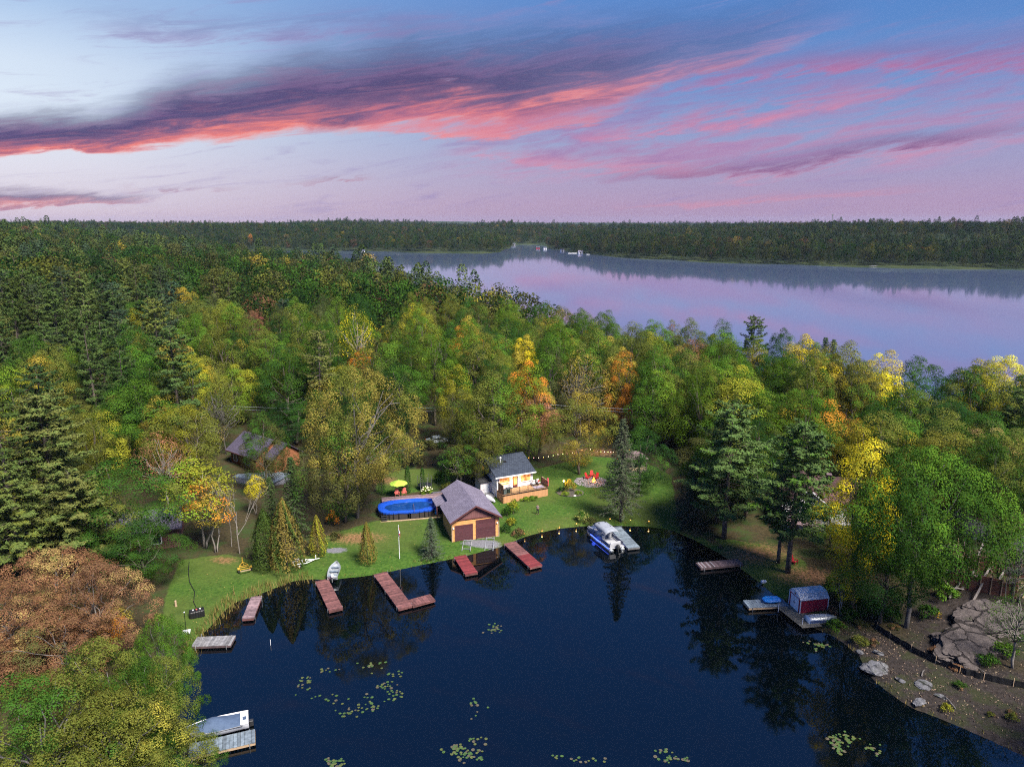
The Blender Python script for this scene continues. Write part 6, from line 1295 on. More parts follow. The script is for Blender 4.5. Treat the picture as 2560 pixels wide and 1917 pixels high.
def upturned_boat():
    t = thing('upturned_boat', 'upturned aluminium boat with a blue side against the red shed', 'boat', (37.2, 76.9, 0.48), math.radians(7))
    MB().add(*hull(3.9, 0.72, 0.62, flip=True, stern=0.95)).build('hull', M['steel'], t, True)
    for y in (-0.25, 0, 0.25): bx('strake', M['steel'], t, (-0.5, y, 0.615-abs(y)*0.12), (2.6, 0.035, 0.03))
    bx('side_stripe', M['pontblue'], t, (-0.6, -0.70, 0.2), (2.4, 0.03, 0.30))
upturned_boat()
def trailer(label, pos, rz, mat, long=2.6):
    t = thing('boat_trailer', label, 'trailer', pos, rz)
    for s in (-1, 1):
        MB().tube([(s*0.62, -1.0, 0.42), (s*0.62, 0.7, 0.42), (0, long-0.6, 0.42)], 0.045, 6).build('side_rail', mat, t)
        w_ = MB().lathe([(0.10, -0.09), (0.26, -0.09), (0.28, 0), (0.26, 0.09), (0.10, 0.09)], (0, 0, 0), 14).build('wheel', M['rubber'], t); w_.rotation_euler = (0, math.pi/2, 0); w_.location = (s*0.82, -0.35, 0.28)
        MB().lathe([(0.14, -0.1), (0.14, 0.1)], (0, 0, 0), 10).build('rim', mat, w_)
        bx('fender', mat, t, (s*0.82, -0.35, 0.62), (0.22, 0.6, 0.04))
    for y in (-0.95, -0.35, 0.25, 0.7): bx('crossbar', mat, t, (0, y, 0.44), (1.25, 0.07, 0.07))
    MB().tube([(0, 0.7, 0.42), (0, long, 0.42)], 0.05, 6).build('tongue', mat, t); bx('winch_post', mat, t, (0, long-0.5, 0.75), (0.08, 0.08, 0.6)); bx('bumper', M['palewood'], t, (0, -1.05, 0.5), (1.3, 0.1, 0.12))
p = (-36.48, 88.82); trailer('empty yellow boat trailer on the grass by the reeds', (p[0], p[1], zg(*p)), math.radians(28), M['yellowmetal'])
p = (-29.38, 90.69); trailer('white boat trailer poking out from behind the golden cedar', (p[0], p[1], zg(*p)), math.radians(-62), M['white'])

# ------------------------------------------------------------------ red shed
def red_shed():
    rz = math.radians(10); t = thing('red_shed', 'dark red shed with white double doors and a worn tin roof', 'shed', (35.15, 78.35, 0.40), rz)
    w, d, ze, zr = 3.7, 2.4, 1.85, 2.45
    MB().prism([(0, -0.3), (d, -0.3), (d, ze), (d*0.8, zr-0.12), (d/2, zr), (d*0.2, zr-0.12), (0, ze)], 0, w, 'x').build('wall', M['red_shed'], t)
    MB().prism([(0, ze), (d, ze), (d*0.8, zr-0.12), (d/2, zr), (d*0.2, zr-0.12)], -0.03, -0.005, 'x').build('gable', M['white'], t)

    prof = [(-0.12, ze-0.10), (d*0.2, zr-0.08), (d/2, zr+0.04), (d*0.8, zr-0.08), (d+0.12, ze-0.10)]
    for k in range(9):
        x0, x1 = -0.1+k*0.43, -0.1+(k+1)*0.43-0.012
        MB().prism(prof+[(y, z+0.05) for y, z in reversed(prof)], x0, x1, 'x').build('roof_panel', M['tinroof'], t); MB().prism([(y, z+0.05) for y, z in prof]+[(y, z+0.085) for y, z in reversed(prof)], x0, x0+0.04, 'x').build('roof_rib', M['white'], t)
    for y in (0.77, 1.63):
        dd = bx('door', M['white'], t, (-0.03, y, 0.88), (0.05, 0.82, 1.66)); bx('handle', M['black'], dd, (-0.07, 1.2+(-0.12 if y < 1.2 else 0.12), 0.9), (0.04, 0.05, 0.16))
    for x, y in ((-0.01, -0.01), (-0.01, d+0.01), (w+0.01, -0.01)): bx('corner_trim', M['white'], t, (x, y, 0.82), (0.09, 0.09, 1.95))
    bx('gable_vent', M['dark'], t, (-0.045, d/2, 2.1), (0.03, 0.3, 0.22))
red_shed()

# ------------------------------------------------------------------ garden: fire pit, gazebo, beds, lamps
from mathutils import noise as mnoise
def rock_mesh(name, seed, mat, flat=0.6, sub=3, amp=0.28):
    bm = bmesh.new(); bmesh.ops.create_icosphere(bm, subdivisions=sub, radius=1.0); rng = np.random.default_rng(seed); D = unit(rng.normal(size=(9, 3))); A = rng.uniform(0.62, 1.0, 9)
    for v in bm.verts:
        c = Vector(v.co); n_ = np.array(c)@D.T
        s = min([1.0]+[float(A[i]/n_[i]) for i in range(9) if n_[i] > 0.3])       # cleaved faces
        s *= 1+amp*0.55*mnoise.fractal(c*2.2+Vector((seed, 0, 0)), 1.0, 2.1, 4 if sub > 2 else 2)
        v.co = c*s; v.co.z *= flat
    me = bpy.data.meshes.new(name); bm.to_mesh(me); bm.free(); me.materials.append(mat); return me
STONE = [rock_mesh('stone%d' % i, 200+i, M['pebble'], 0.7, 1) for i in range(3)]
ROCK = [rock_mesh('rock%d' % i, 210+i, M['granite'], 0.62, 4) for i in range(3)]; BED = [rock_mesh('bedrock%d' % i, 220+i, M['granite2'], 0.35, 5, 0.5) for i in range(2)]
def firepit():
    cx, cy = (14.28, 121.48); z = zg(cx, cy); rng = np.random.default_rng(9)
    # pebble circle: one heap nobody could count
    n = 1500; a = rng.uniform(0, 6.28, n); q = np.sqrt(rng.random(n)); V = []; F = []
    base = np.array([(1, 0, 0), (0, 1, 0), (-1, 0, 0), (0, -1, 0), (0, 0, 0.7), (0, 0, -0.5)]); fc = np.array([(0, 1, 4), (1, 2, 4), (2, 3, 4), (3, 0, 4), (1, 0, 5), (2, 1, 5), (3, 2, 5), (0, 3, 5)])
    for i in range(n):
        s = rng.uniform(0.05, 0.11); px, py = math.cos(a[i])*q[i]*3.0, math.sin(a[i])*q[i]*2.5; R_ = Matrix.Rotation(rng.uniform(0, 6), 3, 'Z')
        V.append(np.array([R_ @ Vector(v*s) for v in base])+[cx+px, cy+py, zg(cx, cy)+0.03+0.05*(1-q[i])+ (zg(cx+px, cy+py)-z)]); F.append(fc+i*6)
    o = link_mesh('pebble_gravel', np_mesh('pebble_gravel', np.concatenate(V), np.concatenate(F), M['pebble'])); tag(o, 'circle of grey pebbles around the fire', 'gravel', None, 'stuff')
    fx, fy = (14.73, 120.93); t = thing('fire_pit', 'burning campfire in a ring of stones on the pebble circle', 'fire pit', (fx, fy, zg(fx, fy)+0.05))
    for k in range(10):
        an = 2*math.pi*k/10; link_mesh('stone', STONE[k % 3], t, (0.55*math.cos(an), 0.55*math.sin(an), 0.12), (0, 0, k), (0.2, 0.16, 0.2))
    for k in range(3): MB().tube([(0.3*math.cos(k*2.1), 0.3*math.sin(k*2.1), 0.12), (-0.3*math.cos(k*2.1), -0.3*math.sin(k*2.1), 0.25)], 0.06, 6).build('log', M['darkplank'], t)
    for k, (dx, dy, h, w) in enumerate(((0, 0, 0.95, 0.26), (0.14, 0.05, 0.7, 0.18), (-0.15, -0.04, 0.6, 0.18), (0.02, -0.12, 0.5, 0.16))):
        f = MB().lathe([(w*0.5, 0), (w, h*0.22), (w*0.72, h*0.55), (w*0.25, h*0.85), (0.01, h)], (dx, dy, 0.15), 8).build('flame', M['flame'], t, True)
        if k == 0: MB().lathe([(w*0.5, 0), (w*1.02, h*0.2), (w*0.5, h*0.4), (0.01, h*0.45)], (dx, dy-0.02, 0.14), 8).build('flame_core', M['ember'], f, True)
    point_light('firelight', t, (0, -0.1, 0.8), 130, (1.0, 0.36, 0.08), 0.25)
    for (px, py, rz, lab) in ((1468, 1196, 0.9, 'red garden chair by the fire on the cottage side'), (1488, 1196, -0.7, 'red garden chair by the fire nearest the spruce'), (1477, 1191, 0.1, 'red garden chair behind the fire between two others')):
        pass
for p, rz, lab in (((13.84, 122.81), 0.9, 'red garden chair by the fire on the cottage side'), ((15.37, 122.78), -0.7, 'red garden chair by the fire nearest the spruce'), ((14.75, 123.8), 0.1, 'red garden chair behind the fire between two others')):
    adirondack(gz(p), rz, M['redchair'], lab, 'red chairs round the fire')
firepit()
adirondack(gz((39.25, 90.79)), 0.6, M['redchair'], 'single red garden chair on the shaded lawn near the pines')
def gazebo():
    x, y = (23.32, 127.42); t = thing('gazebo', 'small gazebo with a two tier mauve roof at the lawn edge', 'gazebo', (x, y, zg(x, y)), math.radians(8))
    for sx in (-1.7, 1.7):
        for sy in (-1.4, 1.4): bx('post', M['darkplank'], t, (sx, sy, 1.2), (0.14, 0.14, 2.5))
    def hip(hw, hd, z0, hw2, hd2, z1): return MB().add([(-hw, -hd, z0), (hw, -hd, z0), (hw, hd, z0), (-hw, hd, z0), (-hw2, -hd2, z1), (hw2, -hd2, z1), (hw2, hd2, z1), (-hw2, hd2, z1)], [(0, 1, 5, 4), (1, 2, 6, 5), (2, 3, 7, 6), (3, 0, 4, 7), (4, 5, 6, 7), (3, 2, 1, 0)])
    hip(2.0, 1.7, 2.42, 0.8, 0.65, 3.15).build('lower_roof', M['purpleplank'], t); hip(0.95, 0.8, 3.2, 0.1, 0.1, 3.65).build('upper_roof', M['purpleplank'], t)
    bx('floor', M['mossplank'], t, (0, 0, 0.12), (3.7, 3.1, 0.2)); bx('bench', M['palewood'], t, (0, -1.25, 0.5), (3.3, 0.4, 0.08)); bx('table', M['dark'], t, (0, 0.3, 0.8), (1.2, 0.8, 0.08)); bx('table_leg', M['dark'], t, (0, 0.3, 0.45), (0.15, 0.15, 0.7))
    for z in (0.35, 0.75): bx('rail', M['palewood'], t, (0, -1.42, z), (3.3, 0.05, 0.08))
gazebo()
def bush(p, h, w, col, label, grp=None, i=0, turn=None, amt=0.0, name='bush'):
    x, y = p[:2]; t = thing(name, label, 'bush', (x, y, zg(x, y)-0.03), _tr.uniform(0, 6), grp); t.scale = (w/2.2, w/2.2, h/1.6)
    c = link_mesh('foliage', SHRUB[i % 3], t); b = COL[col] if isinstance(col, str) else col; c.color = tuple(b)+(amt,); c['turn'] = [float(v) for v in (COL[turn] if turn else b)]
    MB().tube([(0, 0, 0), (0.05, 0.02, 0.5)], 0.04, 5).build('stem', BARK, t)
    return t
def garden_bed():
    x, y = (10.14, 116.75); z = zg(x, y); t = thing('garden_bed', 'round garden bed edged with dark soil on the lawn', 'garden bed', (x, y, z))
    MB().lathe([(2.4, -0.1), (2.4, 0.05), (2.2, 0.12), (0.1, 0.18)], (0, 0, 0), 24, 1.0, 0.8).build('soil', M['mossplank'], t)
    bush((x-0.1, y+0.5), 2.6, 2.6, 'gold', 'tall yellowish bush in the round bed beside the lit lamp', None, 0, 'olive', 0.4)
    bush((x-0.9, y-1.1), 0.75, 1.9, 'bright', 'bright green hosta clump at the front of the round bed', None, 1); bush((x+1.4, y-0.7), 0.8, 1.8, 'bright', 'bright green hosta clump beside the white stone', None, 2); bush((x-1.7, y+0.2), 1.1, 1.5, 'deep', 'dark bush under the garden lamp', None, 1)
    link_mesh('white_stone', rock_mesh('white_stone', 77, M['white'], 0.5, 2), t, (0.65, -1.75, 0.1), (0, 0, 0.4), (0.32, 0.2, 0.2))
    lx, ly = (9.05, 117.23); l = thing('garden_lamp', 'glowing garden lamp on a post by the round bed', 'lamp', (lx, ly, zg(lx, ly)))
    MB().tube([(0, 0, 0), (0, 0, 1.75)], 0.035, 6).build('post', M['black'], l); MB().lathe([(0.05, 0), (0.14, 0.08), (0.14, 0.26), (0.05, 0.34)], (0, 0, 1.75), 10).build('globe', M['bigbulb'], l, True); MB().lathe([(0.18, 0.34), (0.02, 0.46)], (0, 0, 1.75), 10).build('cap', M['black'], l)
    point_light('lamp_light', l, (0, -0.1, 2.35), 150, (1.0, 0.55, 0.14), 0.14)
garden_bed()
bush((2.25, 113.36), 0.8, 2.4, 'bright', 'row of lime green hostas along the deck skirt, cottage end', None, 0); bush((3.42, 113.93), 0.75, 2.4, 'fresh', 'lime green hostas along the deck skirt, lawn end', None, 1)
bush((0.2, 107.89), 3.0, 2.6, 'bright', 'tall lime green shrub between the deck corner and the garage', None, 2, 'yellowgreen', 0.4); bush((-0.13, 103.62), 1.8, 2.2, 'yellowgreen', 'yellowish shrub at the garage wall corner', None, 0, 'green', 0.4); bush((-1.05, 101.52), 1.5, 2.2, 'deep', 'dark weeds beside the taller garage door', None, 1); bush((0.92, 100.68), 1.5, 2.4, 'drab', 'brownish shrub at the water next to the red ended dock', None, 2, 'rust', 0.3)
bush((11.22, 106.09), 2.0, 2.6, (0.34, 0.36, 0.10), 'cream tipped shrub on the shore near the pontoon boat', None, 1, 'green', 0.3); bush((12.44, 105.46), 1.2, 2.4, 'drab', 'low brown green weeds beside the cream tipped shrub', None, 2); bush((-0.78, 107.08), 2.2, 2.0, 'green', 'green shrub against the garage side wall', None, 0)
bush((-26.39, 98.65), 1.2, 2.6, 'drab', 'brown brush pile near the thick trunk', None, 0, 'rust', 0.4); bush((-27.76, 103.05), 2.6, 2.6, 'deep', 'dark shrub under the shaded olive tree', None, 1, 'orange', 0.3); bush((-32.65, 91.89), 1.6, 1.6, 'yellow', 'small yellow shrub between cedars and birch trunks', None, 2, 'orange', 0.4)
bush((40.42, 77.0), 1.6, 3.0, 'green', 'green shrub spilling over the corner of the red shed', None, 0); bush((38.03, 74.82), 1.6, 2.6, 'fresh', 'light green shrub at the water below the red shed', None, 1); bush((39.45, 71.91), 1.2, 2.2, 'olive', 'olive tuft above the grey boulder', None, 2); bush((40.48, 80.96), 3.4, 4.0, 'deep', 'dark evergreen shrub behind the red shed', None, 2)
bush((42.54, 60.75), 0.9, 1.4, 'yellowgreen', 'yellow green tuft on the bare bank below the silt fence', None, 0); bush((53.6, 68.86), 1.6, 2.8, 'fresh', 'fresh green shrub on the bedrock above the silt fence', None, 1); bush((50.89, 67.34), 1.4, 2.6, 'green', 'dark shrub on the bedrock above the silt fence', None, 2); bush((47.84, 59.09), 0.9, 1.3, 'olive', 'olive tuft near the picture edge on the bank', None, 1)
bush((-18.53, 127.36), 3.4, 5.0, 'drab', 'grey brown thicket at the head of the upper lawn', None, 0); bush((-22.44, 128.21), 3.0, 4.5, 'deep', 'dark thicket behind the lime parasol lawn', None, 1); bush((-12.9, 120.11), 2.4, 3.0, 'green', 'dark green shrub between trampoline and garage', None, 2); bush((-11.17, 116.64), 1.8, 2.6, 'olive', 'olive shrub against the back of the garage', None, 0); bush((-18.87, 116.86), 1.0, 2.2, 'drab', 'low planting behind the coral chairs', None, 1)
def hydrangea():
    t = bush((-14.63, 114.02), 1.7, 2.6, 'bright', 'flowering bush with round white blooms beside the pool steps', None, 1); rng = np.random.default_rng(4)
    me = rock_mesh('bloom', 5, M['cushion'], 0.8, 2, 0.1); me.materials[0] = pm('cream_petals', (0.72, 0.70, 0.45), None, 9, 0.9)
    for k in range(16):
        a = rng.uniform(0, 6.28); q = rng.uniform(0.2, 1.0); link_mesh('bloom', me, t, (math.cos(a)*q, math.sin(a)*q-0.1, 1.0+0.45*(1-q*q)+rng.uniform(-0.1, 0.1)), (0, 0, 0), (0.14, 0.14, 0.14))
hydrangea()
def flagpole():
    x, y = (-15.96, 92.74); t = thing('flagpole', 'white flagpole with a limp red and white maple leaf flag', 'flagpole', (x, y, zg(x, y)))
    MB().tube([(0, 0, -0.2), (0, 0, 5.0)], [0.055, 0.035], 8).build('pole', M['white'], t); MB().lathe([(0.02, 0), (0.06, 0.05), (0.02, 0.1)], (0, 0, 5.0), 8).build('finial', M['white'], t)
    FR = M['redcushion']
    def strip(s0, s1, mat, nm):
        vs = []; n = 6; m_ = 8
        for i in range(n+1):
            s = s0+(s1-s0)*i/n
            for k in range(m_+1):
                q = k/m_; zz = 4.75-0.95*q-0.85*s*(1-0.15*q); vs.append((0.05+0.17*s+0.05*math.sin(s*9+q*2), -0.06+0.10*math.sin(s*11+1.5*q), zz))
        fs = [(i*(m_+1)+k, (i+1)*(m_+1)+k, (i+1)*(m_+1)+k+1, i*(m_+1)+k+1) for i in range(n) for k in range(m_)]
        return MB().add(vs, fs).build(nm, mat, t, True)
    strip(0, 0.25, FR, 'red_band'); w_ = strip(0.25, 0.75, M['white'], 'white_band'); strip(0.75, 1.0, FR, 'red_band')
    pts = [(0, 1), (0.14, 0.72), (0.34, 0.82), (0.26, 0.42), (0.48, 0.62), (0.55, 0.48), (0.85, 0.52), (0.72, 0.22), (0.85, 0.10), (0.45, -0.22), (0.5, -0.4), (0.06, -0.34), (0.06, -0.8)]
    pts = pts+[(-a, b) for a, b in reversed(pts[1:] if False else pts)][:-1]
    MB().prism([(0.14+a*0.10, 3.78+b*0.19) for a, b in pts], -0.20, -0.19).build('leaf_emblem', FR, w_)
flagpole()
def string_lights():
    A = [(3.24, 130.13), (8.98, 132.15), (14.73, 133.44), (18.96, 133.75), (22.43, 134.72), (27.61, 134.41)]; Z = [2.9, 2.9, 3.7, 2.9, 3.1, 3.4]
    t = thing('string_lights', 'string of glowing coloured bulbs hung along the back of the lawn', 'string lights', (0, 0, 0))
    P = []
    for i in range(len(A)-1):
        for k in range(6):
            s = k/6; P.append((A[i][0]*(1-s)+A[i+1][0]*s, A[i][1]*(1-s)+A[i+1][1]*s, Z[i]*(1-s)+Z[i+1]*s-0.25*math.sin(math.pi*s)))
    MB().tube(P, 0.012, 4, False).build('wire', M['black'], t)
    me = {}
    for nm in ('bulb', 'bulb_white', 'bulb_pink', 'bulb_green'): me[nm] = MB().lathe([(0.02, 0.08), (0.05, 0.02), (0.066, -0.04), (0.045, -0.09), (0.01, -0.11)], (0, 0, 0), 8).mesh('bulb', M[nm], True)
    seq = ['bulb', 'bulb_pink', 'bulb_white', 'bulb', 'bulb_white', 'bulb_green', 'bulb_white', 'bulb_green', 'bulb_pink', 'bulb_white', 'bulb']
    k = 0
    for p in P[:-5]:
        link_mesh('bulb', me[seq[k % len(seq)]], t, (p[0], p[1], p[2]-0.06)); k += 1
    for p in (P[-5], P[-1]): link_mesh('bulb', me['bulb'], t, (p[0], p[1], p[2]-0.06))
    for i, a in enumerate(A[1:5]): MB().tube([(a[0], a[1], zg(*a)), (a[0], a[1], Z[i+1]+0.1)], 0.03, 5).build('support_pole', M['darkplank'], t)
string_lights()
SH_ = [((1.96, 101.05), 'beside the red ended dock'), ((4.66, 102.36), 'next to the one by the red ended dock'), ((7.41, 103.59), 'straight below the standing person'), ((10.21, 104.74), 'below the cream tipped shrub'), ((15.69, 105.93), 'just behind the pontoon canopy'), ((18.9, 105.55), 'at the foot of the tall spruce'), ((21.77, 105.18), 'at the end of the row toward the big pine')]
for p, w_ in SH_:
    l = thing('shore_lamp', 'small glowing lamp on the waterline '+w_, 'lamp', (p[0], p[1], zg(*p)), 0, 'lamps along the shore')
    MB().tube([(0, 0, -0.1), (0, 0, 0.36)], 0.02, 5).build('stake', M['black'], l); MB().lathe([(0.03, 0), (0.062, 0.05), (0.062, 0.11), (0.03, 0.18)], (0, 0, 0.36), 8).build('globe', M['bulb'], l, True); MB().lathe([(0.11, 0.18), (0.02, 0.24)], (0, 0, 0.36), 8).build('cap', M['black'], l)
    point_light('lamp_light', l, (0, 0, 0.75), 5, (1.0, 0.6, 0.2), 0.1)

# ------------------------------------------------------------------ the person on the lawn
def person():
    x, y = (4.17, 107.99); t = thing('person', 'person in a grey top and dark trousers standing with folded arms on the lawn', 'person', (x, y, zg(x, y)), math.radians(-8))
    def skin(name, verts, edges, radii, mat, par):
        me = bpy.data.meshes.new(name); me.from_pydata(verts, edges, []); me.materials.append(mat); o = link_mesh(name, me, par)
        sk = o.modifiers.new('skin', 'SKIN'); sk.use_smooth_shade = True
        for i, r in enumerate(radii): me.skin_vertices[0].data[i].radius = (r, r*0.9)
        me.skin_vertices[0].data[0].use_root = True
        sb = o.modifiers.new('sub', 'SUBSURF'); sb.levels = 1; sb.render_levels = 1; return o
    # pelvis, spine, neck, head; legs; arms folded in front of the chest
    V = [(0, 0, 0.95), (0, 0.01, 1.15), (0, 0.0, 1.38), (0, 0, 1.50), (0, -0.01, 1.62), (0, -0.01, 1.72), (0.10, 0, 0.88), (0.12, -0.01, 0.50), (0.13, 0.02, 0.09), (0.13, -0.13, 0.04), (-0.10, 0, 0.88), (-0.12, -0.01, 0.50), (-0.13, 0.02, 0.09), (-0.13, -0.13, 0.04),
         (0.19, 0, 1.42), (0.25, 0.0, 1.16), (0.06, -0.20, 1.20), (-0.10, -0.22, 1.24), (-0.19, 0, 1.42), (-0.25, 0.0, 1.16), (-0.06, -0.17, 1.16), (0.10, -0.19, 1.20), (-0.15, -0.22, 1.25), (0.15, -0.20, 1.21)]
    E = [(0, 1), (1, 2), (2, 3), (3, 4), (4, 5), (0, 6), (6, 7), (7, 8), (8, 9), (0, 10), (10, 11), (11, 12), (12, 13), (2, 14), (14, 15), (15, 16), (16, 17), (2, 18), (18, 19), (19, 20), (20, 21), (17, 22), (21, 23)]
    R_ = [0.14, 0.13, 0.15, 0.055, 0.105, 0.07, 0.085, 0.06, 0.045, 0.035, 0.085, 0.06, 0.045, 0.035, 0.065, 0.048, 0.036, 0.03, 0.065, 0.048, 0.036, 0.03, 0.028, 0.028]
    b = skin('body', V, E, R_, M['skin'], t)
    shirt = pm('grey_shirt', (0.16, 0.16, 0.17), None, 6, 0.9); jeans = pm('dark_trousers', (0.012, 0.014, 0.022), None, 6, 0.9); hairm = pm('dark_hair', (0.012, 0.010, 0.009), None, 8, 0.8)
    skin('shirt', [V[i] for i in (0, 1, 2, 14, 18)]+[(0.24, 0.0, 1.24), (-0.24, 0, 1.24)], [(0, 1), (1, 2), (2, 3), (2, 4), (3, 5), (4, 6)], [0.155, 0.15, 0.17, 0.08, 0.08, 0.065, 0.065], shirt, t)
    skin('trousers', [V[i] for i in (0, 6, 7, 8, 10, 11, 12)], [(0, 1), (1, 2), (2, 3), (0, 4), (4, 5), (5, 6)], [0.15, 0.10, 0.075, 0.065, 0.10, 0.075, 0.065], jeans, t)
    skin('hair', [(0, 0.02, 1.66), (0, 0.0, 1.76)], [(0, 1)], [0.11, 0.085], hairm, t)
    skin('shoes', [(0.13, 0.03, 0.05), (0.13, -0.15, 0.04)], [(0, 1)], [0.055, 0.045], hairm, t); skin('shoes', [(-0.13, 0.03, 0.05), (-0.13, -0.15, 0.04)], [(0, 1)], [0.055, 0.045], hairm, t)
person()

# ------------------------------------------------------------------ things on the left bank
def left_bank():
    x, y = (-38.15, 77.63); t = thing('septic_tank', 'black ribbed plastic tank on the grass by the reeds', 'tank', (x, y, zg(x, y)), math.radians(28))
    bx('body', M['black'], t, (0, 0, 0.42), (1.7, 0.95, 0.84), bevel=0.08)
    for k in range(6): bx('rib', M['black'], t, (-0.7+0.28*k, 0, 0.44), (0.08, 1.02, 0.86), bevel=0.02)
    for k, m_ in enumerate(('white', 'coral', 'white')): MB().lathe([(0.10, 0), (0.10, 0.08)], (-0.4+0.4*k, 0.05, 0.87), 8).build('cap', M[m_], t)
    pts = [gz(q, 0.05) for q in ((-38.87, 79.19), (-39.91, 80.68), (-40.78, 83.03), (-42.47, 85.37), (-43.72, 87.85), (-44.85, 90.65))]
    tag(MB().tube(pts, 0.05, 6).build('hose', M['black']), 'black hose running up the grass from the tank', 'hose')
    x, y = (-37.97, 74.28); t = thing('parasol_stand', 'bare black pole on a white square base by the bank', 'stand', (x, y, zg(x, y)), 0.3)
    bx('base', M['white'], t, (0, 0, 0.06), (0.85, 0.85, 0.10)); MB().tube([(0, 0, 0.1), (0, 0, 2.5)], 0.035, 6).build('pole', M['black'], t); MB().lathe([(0.05, 2.5), (0.09, 2.58), (0.03, 2.66)], (0, 0, 0), 8).build('knob', M['steel'], t)
    x, y = (-27.57, 72.36); t = thing('marker_stake', 'thin white stake standing in the open water', 'stake', (x, y, 0)); MB().tube([(0, 0, -1.2), (0.04, 0, 0.7)], 0.03, 6).build('pole', M['white'], t)
    x, y = (-41.61, 79.6); t = thing('tree_stump', 'short pale stump on the grass at the wood edge', 'stump', (x, y, zg(x, y))); MB().lathe([(0.17, -0.1), (0.13, 0.2), (0.12, 0.75), (0.06, 0.8)], (0, 0, 0), 8).build('wood', M['palewood'], t)
left_bank()
def reeds():
    rng = np.random.default_rng(12); V = []; F = []; lv = []; cvv = []
    path = np.array([(-35.92, 70.04), (-36.63, 74.23), (-35.99, 76.03), (-35.85, 78.9), (-35.11, 81.89), (-33.11, 83.44), (-31.38, 85.26), (-29.82, 87.07), (-27.33, 87.8)]); k = 0
    def tuft(px, py, h, n, spread=0.25):
        nonlocal k
        z = max(zg(px, py), -0.1)
        for _ in range(n):
            a = rng.uniform(0, 6.28); l = rng.uniform(0.05, 0.45)*h; hh = h*rng.uniform(0.5, 1.1); ox, oy = px+rng.normal()*spread, py+rng.normal()*spread; w = 0.03
            c, s = math.cos(a), math.sin(a)
            V.extend([(ox-s*w, oy+c*w, z), (ox+s*w, oy-c*w, z), (ox+c*l+s*w*0.3, oy+s*l-c*w*0.3, z+hh), (ox+c*l-s*w*0.3, oy+s*l+c*w*0.3, z+hh)]); F.append((k, k+1, k+2, k+3)); k += 4
            lv.append(rng.random()); cvv.append(rng.random())
    for i in range(len(path)-1):
        L = np.linalg.norm(path[i+1]-path[i])
        for _ in range(int(L*5)):
            s = rng.random(); p = path[i]*(1-s)+path[i+1]*s+rng.normal(size=2)*0.55; tuft(p[0], p[1], rng.uniform(0.5, 1.4), 9)
    # thinner grass fringe along the rest of the shore
    B = np.array(BAY[13:44])
    for i in range(len(B)-1):
        L = np.linalg.norm(B[i+1]-B[i])
        for _ in range(int(L*3)):
            s = rng.random(); p = B[i]*(1-s)+B[i+1]*s+rng.normal(size=2)*0.25
            if zg(p[0], p[1]) > 0.0: tuft(p[0], p[1], rng.uniform(0.15, 0.45), 6, 0.2)
    o = link_mesh('reeds', np_mesh('reeds', V, F, LEAF, False, {'leafv': ('FLOAT', 'FACE', lv), 'clumpv': ('FLOAT', 'FACE', cvv)})); o.color = (0.13, 0.135, 0.03, 0.45); o['turn'] = [0.26, 0.19, 0.07]; tag(o, 'reeds and rough grass fringing the shoreline', 'reeds', None, 'stuff')
reeds()

